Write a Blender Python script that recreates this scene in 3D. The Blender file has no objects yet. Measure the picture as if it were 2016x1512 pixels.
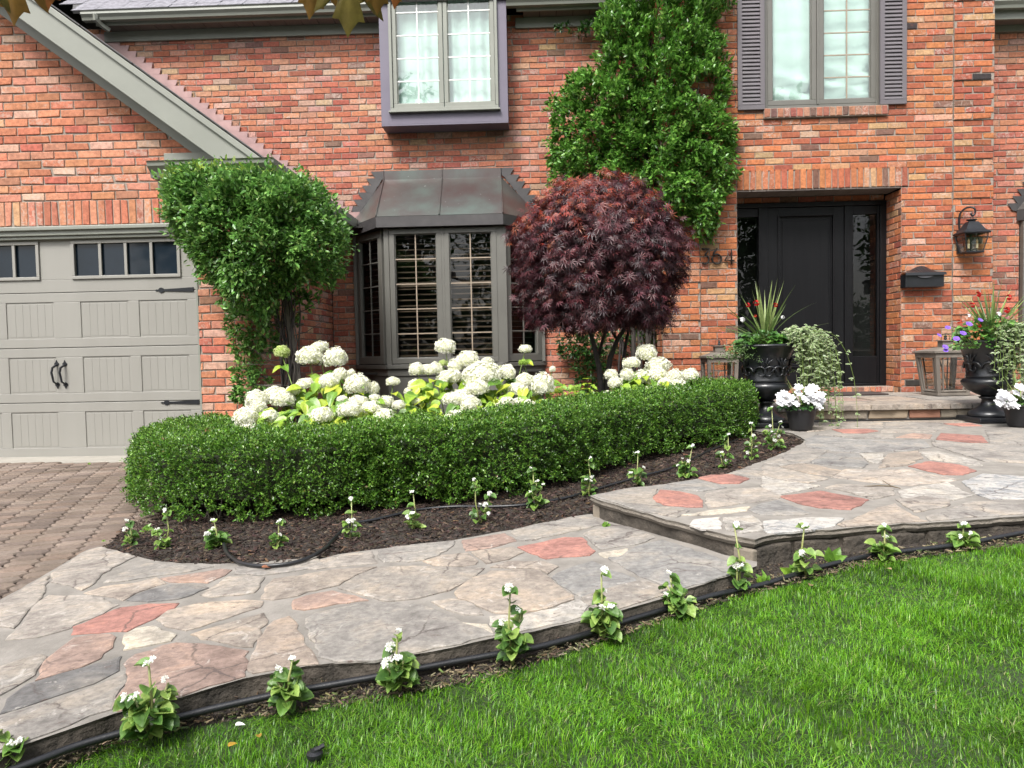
import bpy, math, random
import numpy as np
from mathutils import Vector, Matrix
rad = math.radians
SC = bpy.context.scene
COL = SC.collection
rng = np.random.default_rng(7)
random.seed(7)
# ------------------------------------------------------------------ camera
CAM = np.array([0.0, 0.0, 0.96])
YAW, PITCH, ROLL, FPX = rad(1.8), rad(2.5), rad(1.15), 1456.0
FW = np.array([-math.sin(YAW)*math.cos(PITCH), math.cos(YAW)*math.cos(PITCH), -math.sin(PITCH)])
_r0 = np.array([math.cos(YAW), math.sin(YAW), 0.0]); _u0 = np.cross(_r0, FW)
RT = _r0*math.cos(ROLL)-_u0*math.sin(ROLL)
UP = _u0*math.cos(ROLL)+_r0*math.sin(ROLL)
cd = bpy.data.cameras.new('camera'); co = bpy.data.objects.new('camera', cd); COL.objects.link(co)
cd.sensor_width = 36.0; cd.lens = 36.0*FPX/2016.0; cd.clip_start = 0.05; cd.clip_end = 400.0
co.matrix_world = Matrix(((RT[0], UP[0], -FW[0], CAM[0]), (RT[1], UP[1], -FW[1], CAM[1]), (RT[2], UP[2], -FW[2], CAM[2]), (0, 0, 0, 1)))
SC.camera = co
# ------------------------------------------------------------------ light
w = bpy.data.worlds.new("World"); SC.world = w; w.use_nodes = True
nt = w.node_tree; nt.nodes.clear()
sky = nt.nodes.new('ShaderNodeTexSky'); sky.sky_type = 'NISHITA'; sky.sun_disc = False
SUN_EL, SUN_AZ = rad(52), rad(204)          # azimuth clockwise from +Y
sky.sun_elevation = SUN_EL; sky.sun_rotation = SUN_AZ
sky.air_density = 1.0; sky.dust_density = 4.0; sky.ozone_density = 1.0
hsv = nt.nodes.new('ShaderNodeHueSaturation'); hsv.inputs['Saturation'].default_value = 0.28
bg = nt.nodes.new('ShaderNodeBackground'); bg.inputs['Strength'].default_value = 0.12
wo = nt.nodes.new('ShaderNodeOutputWorld')
nt.links.new(sky.outputs[0], hsv.inputs['Color']); nt.links.new(hsv.outputs[0], bg.inputs['Color']); nt.links.new(bg.outputs[0], wo.inputs[0])
sd = bpy.data.lights.new('sun', 'SUN'); sd.energy = 1.5; sd.angle = rad(16); sd.color = (1, .97, .92)
so = bpy.data.objects.new('sun', sd); COL.objects.link(so)
sdir = Vector((math.sin(SUN_AZ)*math.cos(SUN_EL), math.cos(SUN_AZ)*math.cos(SUN_EL), math.sin(SUN_EL)))
so.rotation_euler = sdir.to_track_quat('Z', 'Y').to_euler(); so.location = (-3, -6, 12)
SC.view_settings.view_transform = 'Standard'; SC.view_settings.look = 'None'
SC.view_settings.exposure = 1.55; SC.view_settings.gamma = 1.0
SC.view_settings.use_curve_mapping = False
SC.render.engine = 'CYCLES'
SC.cycles.max_bounces = 8; SC.cycles.transparent_max_bounces = 16

# ------------------------------------------------------------------ projection of photo points on real planes
def ray(px, py):
    return FW + RT*(px-1008.0)/FPX - UP*(py-756.0)/FPX
def PY(px, py, Y):                      # on the vertical plane y = Y
    d = ray(px, py); t = Y/d[1]; return CAM+d*t
def PX(px, py, X):
    d = ray(px, py); t = (X-CAM[0])/d[0]; return CAM+d*t
def PZ(px, py, pl):                     # on z = a + b x + c y
    a, b, c = pl if isinstance(pl, tuple) else (pl, 0, 0)
    d = ray(px, py); t = (a+b*CAM[0]+c*CAM[1]-CAM[2])/(d[2]-b*d[0]-c*d[1]); return CAM+d*t
def proj(p):
    d = np.asarray(p, float)-CAM; k = d@FW
    return 1008+FPX*(d@RT)/k, 756-FPX*(d@UP)/k, k
def inview(p, m=20):
    x, y, k = proj(p); return k > .1 and -m < x < 2016+m and -m < y < 1512+m
WALK = (.127, .048, 0.0); BED = (.115, .045, 0.0); LAND = (.24, 0., 0.); LAWN = (.012, .05, .022)
PORCH = .395
def zp(pl, x, y): return pl[0]+pl[1]*x+pl[2]*y
DRIVE = (.07-.022*6.7, 0.0, .022)

# ------------------------------------------------------------------ tagging
def tag(o, label=None, cat=None, group=None, kind=None):
    if label: o['label'] = label
    if cat: o['category'] = cat
    if group: o['group'] = group
    if kind: o['kind'] = kind
    return o
def thing(name, loc, label, cat, group=None):
    o = bpy.data.objects.new(name, None); COL.objects.link(o); o.location = loc; o.empty_display_size = .1
    return tag(o, label, cat, group)
def rootloc(p):
    v = Vector((0, 0, 0))
    while p is not None: v += Vector(p.location); p = p.parent
    return v
def link(name, me, parent=None, loc=None):
    o = bpy.data.objects.new(name, me); COL.objects.link(o)
    if parent is not None: o.parent = parent
    if loc is not None: o.location = Vector(loc)-(rootloc(parent) if parent is not None else Vector((0, 0, 0)))
    return o
def copy_tree(o, parent=None):
    c = o.copy(); COL.objects.link(c)
    if parent is not None: c.parent = parent
    for ch in [k for k in bpy.data.objects if k.parent == o]: copy_tree(ch, c)
    return c

# ------------------------------------------------------------------ materials
def nodes(m):
    m.use_nodes = True; t = m.node_tree; t.nodes.clear(); return t
def N(t, typ, **k):
    n = t.nodes.new(typ)
    for a, b in k.items():
        if a.startswith('_'): setattr(n, a[1:], b)
        else:
            try: n.inputs[a].default_value = b
            except Exception: n.inputs[int(a[1:])].default_value = b
    return n
def ramp(t, fac, stops):
    r = t.nodes.new('ShaderNodeValToRGB'); cr = r.color_ramp
    while len(cr.elements) < len(stops): cr.elements.new(.5)
    for e, (p, c) in zip(cr.elements, stops):
        e.position = p; e.color = (*c, 1) if len(c) == 3 else c
    t.links.new(fac, r.inputs[0]); return r
def noise(t, scale, detail=5, rough=.6, vec=None, dist=0.0):
    n = N(t, 'ShaderNodeTexNoise', Scale=scale, Detail=detail, Roughness=rough, Distortion=dist)
    if vec is not None: t.links.new(vec, n.inputs['Vector'])
    return n
def mix(t, fac, a, b, mode='MIX'):
    m = t.nodes.new('ShaderNodeMix'); m.data_type = 'RGBA'; m.blend_type = mode
    for s, v in ((m.inputs[0], fac), (m.inputs[6], a), (m.inputs[7], b)):
        if hasattr(v, 'is_linked') or isinstance(v, bpy.types.NodeSocket): t.links.new(v, s)
        elif isinstance(v, (int, float)): s.default_value = v
        else: s.default_value = (*v, 1)
    return m.outputs[2]
def pos(t, sc=None):
    g = t.nodes.new('ShaderNodeNewGeometry')
    if sc is None: return g.outputs['Position']
    mp = t.nodes.new('ShaderNodeMapping'); mp.inputs['Scale'].default_value = sc
    t.links.new(g.outputs['Position'], mp.inputs[0]); return mp.outputs[0]
def finish(t, col, rough=.6, bumpsrc=None, bump=.2, dist=.01, metal=0., spec=.5, coat=0., transl=0.):
    b = t.nodes.new('ShaderNodeBsdfPrincipled'); o = t.nodes.new('ShaderNodeOutputMaterial')
    if isinstance(col, bpy.types.NodeSocket): t.links.new(col, b.inputs['Base Color'])
    else: b.inputs['Base Color'].default_value = (*col, 1)
    if isinstance(rough, bpy.types.NodeSocket): t.links.new(rough, b.inputs['Roughness'])
    else: b.inputs['Roughness'].default_value = rough
    b.inputs['Metallic'].default_value = metal; b.inputs['Specular IOR Level'].default_value = spec
    b.inputs['Coat Weight'].default_value = coat
    if bumpsrc is not None:
        bp = t.nodes.new('ShaderNodeBump'); bp.inputs['Strength'].default_value = bump; bp.inputs['Distance'].default_value = dist
        t.links.new(bumpsrc, bp.inputs['Height']); t.links.new(bp.outputs[0], b.inputs['Normal'])
    out = b.outputs[0]
    if transl > 0:
        tr = t.nodes.new('ShaderNodeBsdfTranslucent')
        if isinstance(col, bpy.types.NodeSocket): t.links.new(col, tr.inputs[0])
        else: tr.inputs[0].default_value = (*col, 1)
        ms = t.nodes.new('ShaderNodeMixShader'); ms.inputs[0].default_value = transl
        t.links.new(out, ms.inputs[1]); t.links.new(tr.outputs[0], ms.inputs[2]); out = ms.outputs[0]
    t.links.new(out, o.inputs[0])
MATS = {}
def simple(name, c1, c2=None, scale=8, rough=.6, bump=.15, bscale=60, metal=0., spec=.5, coat=0., stretch=None, dist=.004):
    if name in MATS: return MATS[name]
    m = bpy.data.materials.new(name); t = nodes(m)
    p = pos(t, stretch)
    if c2 is None: c2 = tuple(x*.8 for x in c1)
    n = noise(t, scale, 6, .6, p)
    r = ramp(t, n.outputs[0], [(.3, c2), (.7, c1)])
    n2 = noise(t, bscale, 4, .6, p)
    finish(t, r.outputs[0], rough, n2.outputs[0], bump, dist, metal, spec, coat); MATS[name] = m; return m
def attr(t, name):
    a = t.nodes.new('ShaderNodeAttribute'); a.attribute_name = name; return a
def leafmat(name, rough=.38, transl=.3, spec=.5, var=.35):
    if name in MATS: return MATS[name]
    m = bpy.data.materials.new(name); t = nodes(m); a = attr(t, 'tint')
    n = noise(t, 30, 3, .6, pos(t)); r = ramp(t, n.outputs[0], [(.3, (1-var,)*3), (.7, (1+var*.4,)*3)])
    c = mix(t, 1.0, a.outputs[0], r.outputs[0], 'MULTIPLY')
    finish(t, c, rough, None, spec=spec, transl=transl); MATS[name] = m; return m
def brickmat():
    m = bpy.data.materials.new('brick_clay'); t = nodes(m); a = attr(t, 'tint'); p = pos(t)
    n1 = noise(t, 35, 5, .7, p); n2 = noise(t, 9, 4, .6, p); n3 = noise(t, 140, 3, .6, p)
    r1 = ramp(t, n1.outputs[0], [(.33, (.66,)*3), (.67, (1.28,)*3)])
    c = mix(t, 1.0, a.outputs[0], r1.outputs[0], 'MULTIPLY')
    # streaks of lime wash / old mortar, more on some bricks
    ps = pos(t, (1, 1, 1)); n4 = noise(t, 22, 6, .75, ps, 1.2)
    add = N(t, 'ShaderNodeMath', _operation='ADD'); t.links.new(n4.outputs[0], add.inputs[0]); t.links.new(a.outputs['Alpha'], add.inputs[1])
    r2 = ramp(t, add.outputs[0], [(.66, (0,)*3), (.84, (.8,)*3)])
    c = mix(t, r2.outputs[0], c, (.44, .36, .31))
    r3 = ramp(t, n2.outputs[0], [(.60, (0,)*3), (.75, (.35,)*3)])
    c = mix(t, r3.outputs[0], c, (.22, .07, .05))
    finish(t, c, .85, n3.outputs[0], .5, .004, spec=.25); return m
def mortarmat():
    m = bpy.data.materials.new('mortar'); t = nodes(m); p = pos(t)
    n = noise(t, 50, 5, .7, p); r = ramp(t, n.outputs[0], [(.3, (.19, .16, .135)), (.7, (.30, .26, .225))])
    finish(t, r.outputs[0], .95, n.outputs[0], .5, .006, spec=.1); return m
BRICK = brickmat(); MORTAR = mortarmat()
def glassmat(name, tint=(1, 1, 1), refl=1.0, ior=1.55):
    if name in MATS: return MATS[name]
    m = bpy.data.materials.new(name); t = nodes(m)
    tr = N(t, 'ShaderNodeBsdfTransparent'); tr.inputs[0].default_value = (*tint, 1)
    gl = N(t, 'ShaderNodeBsdfGlossy', Roughness=.0); lw = N(t, 'ShaderNodeLayerWeight', Blend=.5); pw_ = N(t, 'ShaderNodeMath', _operation='POWER', i1=5.0); ml = N(t, 'ShaderNodeMath', _operation='MULTIPLY_ADD', i1=.95, i2=.05); t.links.new(lw.outputs['Facing'], pw_.inputs[0]); t.links.new(pw_.outputs[0], ml.inputs[0])
    nb = noise(t, 2.2, 2, .5, pos(t)); bp = N(t, 'ShaderNodeBump', Strength=.05, Distance=.05)
    t.links.new(nb.outputs[0], bp.inputs['Height']); t.links.new(bp.outputs[0], gl.inputs['Normal'])
    mu = N(t, 'ShaderNodeMath', _operation='MULTIPLY', i1=refl, _use_clamp=True); t.links.new(ml.outputs[0], mu.inputs[0])
    ms = N(t, 'ShaderNodeMixShader'); o = N(t, 'ShaderNodeOutputMaterial')
    t.links.new(mu.outputs[0], ms.inputs[0]); t.links.new(tr.outputs[0], ms.inputs[1]); t.links.new(gl.outputs[0], ms.inputs[2]); t.links.new(ms.outputs[0], o.inputs[0])
    MATS[name] = m; return m

# ------------------------------------------------------------------ mesh building
class MB:
    def __init__(s): s.v = []; s.f = []; s.c = []; s.tints = False
    def add(s, vs, fs, tint=None):
        b = len(s.v); s.v += [tuple(x) for x in vs]; s.f += [[b+i for i in f] for f in fs]
        if tint is not None: s.tints = True
        s.c += [tint or (1, 1, 1, 0)]*len(vs); return s
    def box(s, x0, x1, y0, y1, z0, z1, tint=None):
        v = [(x, y, z) for z in (z0, z1) for y in (y0, y1) for x in (x0, x1)]
        return s.add(v, [(0, 2, 3, 1), (4, 5, 7, 6), (0, 1, 5, 4), (2, 6, 7, 3), (0, 4, 6, 2), (1, 3, 7, 5)], tint)
    def obox(s, o, u, v, n, a, b, c, tint=None):   # box from o along u*a, v*b, n*c
        o, u, v, n = map(np.asarray, (o, u, v, n)); P = [o+u*a*i+v*b*j+n*c*k for k in (0, 1) for j in (0, 1) for i in (0, 1)]
        fs = [(0, 2, 3, 1), (4, 5, 7, 6), (0, 1, 5, 4), (2, 6, 7, 3), (0, 4, 6, 2), (1, 3, 7, 5)]
        if np.dot(np.cross(u, v), n)*a*b*c < 0: fs = [f[::-1] for f in fs]
        return s.add(P, fs, tint)
    def tube(s, path, r, n=8, tint=None, cap=True):
        P = [np.asarray(p, float) for p in path]; k = len(P); rr = r if hasattr(r, '__len__') else [r]*k
        up = np.array([0.13, .21, .97]); vs = []
        for i in range(k):
            d = P[min(i+1, k-1)]-P[max(i-1, 0)]; d = d/(np.linalg.norm(d)+1e-9)
            if i == 0:
                if abs(d@up) > .95: up = np.array([1., .1, 0])
                a = np.cross(d, up)
            else: a = a-d*(a@d)
            a = a/(np.linalg.norm(a)+1e-9); b = np.cross(d, a)
            vs += [P[i]+rr[i]*(a*math.cos(2*math.pi*j/n)+b*math.sin(2*math.pi*j/n)) for j in range(n)]
        fs = [(i*n+j, i*n+(j+1) % n, (i+1)*n+(j+1) % n, (i+1)*n+j) for i in range(k-1) for j in range(n)]
        if cap: fs += [tuple(range(n))[::-1], tuple((k-1)*n+j for j in range(n))]
        return s.add(vs, fs, tint)
    def lathe(s, c, prof, n=24, mod=None):
        vs = []
        for i, (r, z) in enumerate(prof):
            for j in range(n):
                a = 2*math.pi*j/n; q = r*(mod(i, j) if mod else 1); vs.append((c[0]+q*math.cos(a), c[1]+q*math.sin(a), c[2]+z))
        k = len(prof); fs = [(i*n+j, i*n+(j+1) % n, (i+1)*n+(j+1) % n, (i+1)*n+j) for i in range(k-1) for j in range(n)]
        fs += [tuple(range(n))[::-1], tuple((k-1)*n+j for j in range(n))]
        return s.add(vs, fs)
    def poly(s, pts, n, th, tint=None):               # polygon extruded by th against normal n (flat prism)
        pts = [np.asarray(p, float) for p in pts]; n = np.asarray(n, float)
        ar = sum(np.cross(pts[i], pts[(i+1) % len(pts)]) for i in range(len(pts)))
        if ar@n < 0: pts = pts[::-1]
        k = len(pts); vs = pts+[p-n*th for p in pts]
        fs = [tuple(range(k)), tuple(range(2*k-1, k-1, -1))]+[(i, i+k, (i+1) % k+k, (i+1) % k) for i in range(k)]
        return s.add(vs, fs, tint)
    def mesh(s, name, off=(0, 0, 0), smooth=False):
        me = bpy.data.meshes.new(name); off = np.asarray(off)
        me.from_pydata([tuple(np.asarray(v)-off) for v in s.v], [], s.f)
        if s.tints:
            ca = me.color_attributes.new('tint', 'FLOAT_COLOR', 'POINT'); ca.data.foreach_set('color', np.array(s.c, dtype=np.float32).ravel())
        if smooth: me.polygons.foreach_set('use_smooth', [True]*len(me.polygons))
        return me
    def build(s, name, mat, parent=None, smooth=False, bevel=0, kind=None, label=None):
        off = rootloc(parent) if parent is not None else Vector((0, 0, 0))
        if parent is None and s.v: pass
        me = s.mesh(name, off, smooth); me.materials.append(mat)
        o = bpy.data.objects.new(name, me); COL.objects.link(o)
        if parent is not None: o.parent = parent
        if bevel:
            b = o.modifiers.new('bevel', 'BEVEL'); b.width = bevel; b.segments = 2; b.limit_method = 'ANGLE'; b.angle_limit = rad(40)
        if kind: o['kind'] = kind
        if label: o['label'] = label
        return o
def npmesh(name, V, F, mat, parent=None, tint=None, smooth=False, kind=None):
    """V (n,3) float, F (m,k) int"""
    me = bpy.data.meshes.new(name); off = np.array(rootloc(parent)) if parent is not None else np.zeros(3)
    V = (V-off).astype(np.float32); m, k = F.shape
    me.vertices.add(len(V)); me.vertices.foreach_set('co', V.ravel())
    me.loops.add(m*k); me.loops.foreach_set('vertex_index', F.astype(np.int32).ravel())
    me.polygons.add(m); me.polygons.foreach_set('loop_start', np.arange(0, m*k, k, dtype=np.int32))
    me.update(calc_edges=True)
    if smooth: me.polygons.foreach_set('use_smooth', np.ones(m, bool))
    if tint is not None:
        ca = me.color_attributes.new('tint', 'FLOAT_COLOR', 'POINT')
        c = np.ones((len(V), 4), np.float32); c[:, :3] = tint; ca.data.foreach_set('color', c.ravel())
    me.materials.append(mat); o = bpy.data.objects.new(name, me); COL.objects.link(o)
    if parent is not None: o.parent = parent
    if kind: o['kind'] = kind
    return o
def unit(a): return a/(np.linalg.norm(a, axis=-1, keepdims=True)+1e-9)
# leaf templates: x across, y along, z up
LEAF = (np.array([[0, 0, 0], [-.22, .35, .05], [0, .4, -.03], [.22, .35, .05], [-.17, .75, .02], [0, .8, -.05], [.17, .75, .02], [0, 1, -.1]]), np.array([[0, 2, 1, 1], [0, 3, 2, 2], [1, 2, 5, 4], [2, 3, 6, 5], [4, 5, 7, 7], [5, 6, 7, 7]]))
LEAFQ = (np.array([[0, 0, 0], [-.26, .45, .05], [0, .5, -.03], [.26, .45, .05], [0, 1, -.06]]), np.array([[0, 2, 4, 1], [0, 3, 4, 2]]))
def fixdeg(F):
    return F
def scatter(name, P, D, Nn, S, tpl, mat, tint, parent=None, kind=None, wid=1.0):
    tv, tf = tpl; D = unit(D); X = unit(np.cross(D, Nn)); Z = np.cross(X, D)
    S = np.broadcast_to(np.asarray(S, float), (len(P),))
    wv = np.broadcast_to(np.asarray(wid, float), (len(P),))
    V = P[:, None]+S[:, None, None]*(tv[None, :, 0:1]*X[:, None]*wv[:, None, None]+tv[None, :, 1:2]*D[:, None]+tv[None, :, 2:3]*Z[:, None])
    n, k = len(P), len(tv); F = (tf[None]+(np.arange(n)*k)[:, None, None]).reshape(-1, tf.shape[1])
    T = np.repeat(np.broadcast_to(tint, (n, 3)), k, axis=0)
    return npmesh(name, V.reshape(-1, 3), F, mat, parent, T, False, kind)
# triangles only version of LEAF to stay valid
def tris(F):
    out = []
    for f in F:
        f = list(dict.fromkeys(f))
        out.append(f[:3])
        if len(f) == 4: out.append([f[0], f[2], f[3]])
    return np.array(out)
LEAF = (LEAF[0], tris(LEAF[1])); LEAFT = (LEAFQ[0], tris(LEAFQ[1]))
LEAF2 = (np.array([[0, 0, 0], [-.27, .5, .05], [.27, .5, .05], [0, 1, -.06]]), np.array([[0, 3, 1], [0, 2, 3]]))
def palette(n, cols, wts, jit=.12):
    cols = np.array(cols, float); wts = np.array(wts, float)/sum(wts)
    c = cols[rng.choice(len(cols), n, p=wts)]; return np.clip(c*(1+rng.normal(0, jit, (n, 1)))*(1+rng.normal(0, jit*.4, (n, 3))), .003, .95)
def clumps(tips, dirs, per, spread, size, up=.25, droop=0., jd=.55):
    """leaves round twig tips: returns P, D, N, S, tip index"""
    idx = np.repeat(np.arange(len(tips)), per); n = len(idx); d0 = unit(dirs[idx])
    rnd = rng.normal(0, 1, (n, 3)); D = unit(d0*.7+rnd*jd+np.array([0, 0, up-droop]))
    P = tips[idx]-d0*rng.random((n, 1))*spread*1.3+rng.normal(0, spread*.35, (n, 3))
    Nn = unit(np.array([0, 0, 1.])+.6*rng.normal(0, 1, (n, 3))+d0*.5)
    S = size*(.65+.6*rng.random(n)); return P, D, Nn, S, idx
# ------------------------------------------------------------------ house
TRIM = simple('trim_grey', (.20, .208, .178), (.175, .182, .156), 3, .5, .05)
TRIMD = simple('trim_grey_window', (.125, .122, .108), (.105, .102, .09), 3, .45, .05)
DOORG = simple('garage_paint', (.24, .233, .211), (.212, .205, .184), 2.5, .45, .12, 200, dist=.001, stretch=(1, 1, .15))
PURPLE = simple('purple_grey_paint', (.118, .104, .142), (.104, .092, .126), 4, .55, .06)
SHUT = simple('shutter_paint', (.115, .102, .112), (.10, .09, .098), 4, .5, .05)
BLACKP = simple('black_door_paint', (.009, .009, .010), (.006, .006, .007), 5, .34, .12, 90, stretch=(6, 6, .3), dist=.001, spec=.22)
BLACKM = simple('black_iron', (.012, .0135, .017), (.007, .008, .010), 20, .42, .2, 160, spec=.35)
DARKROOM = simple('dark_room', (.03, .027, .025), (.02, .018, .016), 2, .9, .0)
WOODB = simple('stained_blind_wood', (.16, .10, .065), (.11, .07, .045), 6, .5, .1, 40, stretch=(.3, 1, 6))
WOODC = simple('muntin_wood', (.30, .24, .18), (.25, .2, .15), 6, .5, .05)
WHITEM = simple('white_muntin', (.62, .62, .60), (.56, .56, .54), 6, .5, .05)
CURT = simple('white_curtain', (.50, .60, .56), (.38, .48, .45), 3, .8, .1, 200, dist=.001)
SHING = simple('roof_shingle', (.25, .245, .27), (.11, .105, .12), 18, .9, .6, 260, dist=.003)
SHINGD = simple('roof_shingle_dark', (.11, .105, .105), (.05, .05, .05), 18, .9, .6, 260, dist=.003)
SOFF = simple('soffit_brown', (.15, .125, .11), (.12, .10, .09), 5, .7, .05)
COPPINK = simple('pink_copper_flashing', (.36, .225, .21), (.24, .15, .145), 6, .45, .1, metal=.2)
COPD = simple('dark_flashing', (.075, .07, .07), (.05, .047, .048), 6, .45, .1, metal=.3)
WEATHERW = simple('weathered_grey_wood', (.17, .145, .12), (.11, .095, .08), 10, .8, .3, 60, stretch=(1, 1, .3))
def copper():
    m = bpy.data.materials.new('aged_copper_roof'); t = nodes(m); p = pos(t)
    n = noise(t, 2.2, 5, .55, p); r = ramp(t, n.outputs[0], [(.3, (.10, .070, .068)), (.5, (.11, .105, .10)), (.7, (.13, .165, .148))])
    n2 = noise(t, 28, 3, .5, p); r2 = ramp(t, n2.outputs[0], [(.71, (0,)*3), (.74, (.6,)*3)])
    c = mix(t, r2.outputs[0], r.outputs[0], (.35, .38, .38))
    n3 = noise(t, 14, 3, .5, pos(t, (1, 1, .15)))
    finish(t, c, .33, n3.outputs[0], .12, .01, metal=.55, spec=.6); return m
COPPER = copper()
GLASS = glassmat('window_glass', (.93, 1.0, .97), 2.6)
GLASSD = glassmat('dark_window_glass', (.6, .65, .65), .95)
BRIGHT = [((0.399, 0.144, 0.088), 32), ((0.420, 0.173, 0.095), 30), ((0.430, 0.198, 0.123), 20), ((0.336, 0.104, 0.069), 8), ((0.420, 0.243, 0.136), 3), ((0.231, 0.119, 0.079), 1.5), ((0.053, 0.040, 0.033), .7), ((0.462, 0.277, 0.202), 5)]
ORANGE = [((0.318, 0.100, 0.052), 30), ((0.360, 0.130, 0.057), 30), ((0.371, 0.165, 0.090), 14), ((0.254, 0.075, 0.046), 12), ((0.371, 0.215, 0.114), 6), ((0.148, 0.080, 0.057), 5), ((0.037, 0.030, 0.028), 1.4), ((0.403, 0.220, 0.152), 4)]
PINKY = [((0.350, 0.120, 0.076), 30), ((0.387, 0.155, 0.090), 28), ((0.392, 0.185, 0.122), 18), ((0.286, 0.088, 0.059), 11), ((0.371, 0.230, 0.140), 3), ((0.191, 0.105, 0.079), 4), ((0.048, 0.037, 0.032), .7), ((0.392, 0.230, 0.180), 6)]
def pick(pal):
    c = random.choices([p[0] for p in pal], [p[1] for p in pal])[0]; k = random.gauss(1, .08)
    wear = random.choice([-.2, -.1, -.05, 0, .0, .03, .06, .1, .16, .2]) if c[0] > .1 else -.15
    return (*[max(.01, x*k*random.gauss(1, .04)) for x in c], wear)
def brick_geo(u, n, zv, L, Hh, d=.012, jit=1.0):
    u, n, zv = map(np.asarray, (u, n, zv)); a, b = L/2, Hh/2; c = .0045
    ring = [(-1, -1), (1, -1), (1, 1), (-1, 1)]; V = []
    j = [(random.uniform(-.0022, .0022)*jit, random.uniform(-.0022, .0022)*jit) for _ in range(4)]
    if random.random() < .3:
        k = random.randrange(4); s = ring[k]; j[k] = (-s[0]*random.uniform(.004, .014), -s[1]*random.uniform(.003, .009))
    dn = random.gauss(0, .0012)
    for depth, ins in ((-d, 0), (-.0035, 0), (0, c)):
        for (sx, sz), (jx, jz) in zip(ring, j):
            V.append(u*(sx*(a-ins)+jx)+zv*(sz*(b-ins)+jz)+n*(depth+dn if depth > -.01 else depth))
    F = [(4*r+i, 4*r+(i+1) % 4, 4*r+4+(i+1) % 4, 4*r+4+i) for r in (0, 1) for i in range(4)]+[(8, 9, 10, 11)]
    if np.dot(np.cross(u, zv), n) < 0: F = [f[::-1] for f in F]
    return V, F
def brickwall(parent, wname, O, u, n, z0, z1, intervals, pal, solo=300, soldiers=(), ch=.075, bl=.218, label=None, seed=1):
    """O + u*s + z ; intervals(z) -> [(s0,s1,proud)]"""
    random.seed(seed); O, u, n = map(np.asarray, (O, u, n)); zv = np.array([0, 0, 1.]); mort = MB(); items = []
    rows = int(round((z1-z0)/ch))
    for r in range(rows):
        za = z0+r*ch; zc = za+ch/2; ph = (r % 2)*bl/2+random.uniform(-.02, .02)
        for (s0, s1, pr) in intervals(zc):
            if s1-s0 < .02: continue
            b = O+u*s0+zv*(za-O[2])-n*.009+n*pr
            P = [b, b+u*(s1-s0), b+u*(s1-s0)+zv*ch, b+zv*ch]
            mort.add(P, [(0, 1, 2, 3)] if np.dot(np.cross(u, zv), n) > 0 else [(3, 2, 1, 0)])
            if pr:
                for e in (s0, s1): mort.obox(O+u*e+zv*(za-O[2])-n*.009, u, n, zv, .002 if e == s0 else -.002, pr, ch)
            s = math.floor((s0-ph)/bl)*bl+ph
            while s < s1:
                a, e = max(s, s0)+.005, min(s+bl, s1)-.005; s += bl
                if e-a < .025: continue
                items.append((a, e, zc+random.gauss(0, .0012), pr))
    for (s0, s1, za, zb, wd) in soldiers:
        b = O+u*s0+zv*(za-O[2])-n*.009; mort.add([b, b+u*(s1-s0), b+u*(s1-s0)+zv*(zb-za), b+zv*(zb-za)], [(0, 1, 2, 3)] if np.dot(np.cross(u, zv), n) > 0 else [(3, 2, 1, 0)])
        k = int((s1-s0)/wd)
        for i in range(k):
            a = s0+i*(s1-s0)/k; items.append((a+.005, a+(s1-s0)/k-.005, (za+zb)/2, 0.0, zb-za-.008))
    wall = mort.build(wname, MORTAR, parent)
    if label: wall['label'] = label
    vis = []
    for i, it in enumerate(items):
        c = O+u*(it[0]+it[1])/2+zv*(it[2]-O[2])
        if inview(c, -5): vis.append((np.linalg.norm(c-CAM), i))
    vis.sort(); chosen = set(i for _, i in vis[:solo])
    full = []
    for q in range(36):
        V, F = brick_geo(u, n, zv, bl-.010, ch-.011); t = pick(pal); mb = MB(); mb.add(V, F, t); me = mb.mesh('brick'); me.materials.append(BRICK); full.append(me)
    rest = MB()
    for i, it in enumerate(items):
        L = it[1]-it[0]; h = it[4] if len(it) > 4 else ch-.011; c = O+u*(it[0]+it[1])/2+zv*(it[2]-O[2])+n*it[3]
        if i in chosen:
            if abs(L-(bl-.010)) < .003 and len(it) < 5: me = random.choice(full)
            else:
                V, F = brick_geo(u, n, zv, L, h); mb = MB(); mb.add(V, F, pick(pal)); me = mb.mesh('brick'); me.materials.append(BRICK)
            link('brick', me, wall, c)
        else:
            if it[3]: pass
            V, F = brick_geo(u, n, zv, L, h); rest.add([v+c for v in V], F, pick(pal))
    if rest.v: rest.build('bricks', BRICK, wall, kind='stuff')
    return wall
house = thing('house', (0, 9.0, 0), 'two-storey red brick house with grey trim, bay window and black front door', 'house')
RX = lambda z: -2.30-(z-2.66)/.75      # roof line of the garage wing
X_, Y_, Z_ = (1, 0, 0), (0, 1, 0), (0, 0, 1); NY = (0, -1, 0)
# ---- garage front
GY = 6.7
def gi(z):
    if z < 2.185: return [(-9, -5.55, 0), (-3.08, -2.58, 0)]
    if z < 2.425: return [(-9, -5.7, 0), (-3.03, -2.58, 0)]
    return [(-9, min(-2.58, RX(z)-.12), 0)]
brickwall(house, 'garage_wall', (0, GY, 0), X_, NY, -.055, 5.195, gi, BRIGHT, 300, [(-5.7, -3.03, 2.195, 2.42, .0715)], seed=11)
brickwall(house, 'garage_side_wall', (-2.58, 0, 0), Y_, X_, -.055, 2.645, lambda z: [(6.7, 9.45, 0)], PINKY, 150, seed=12)
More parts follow.
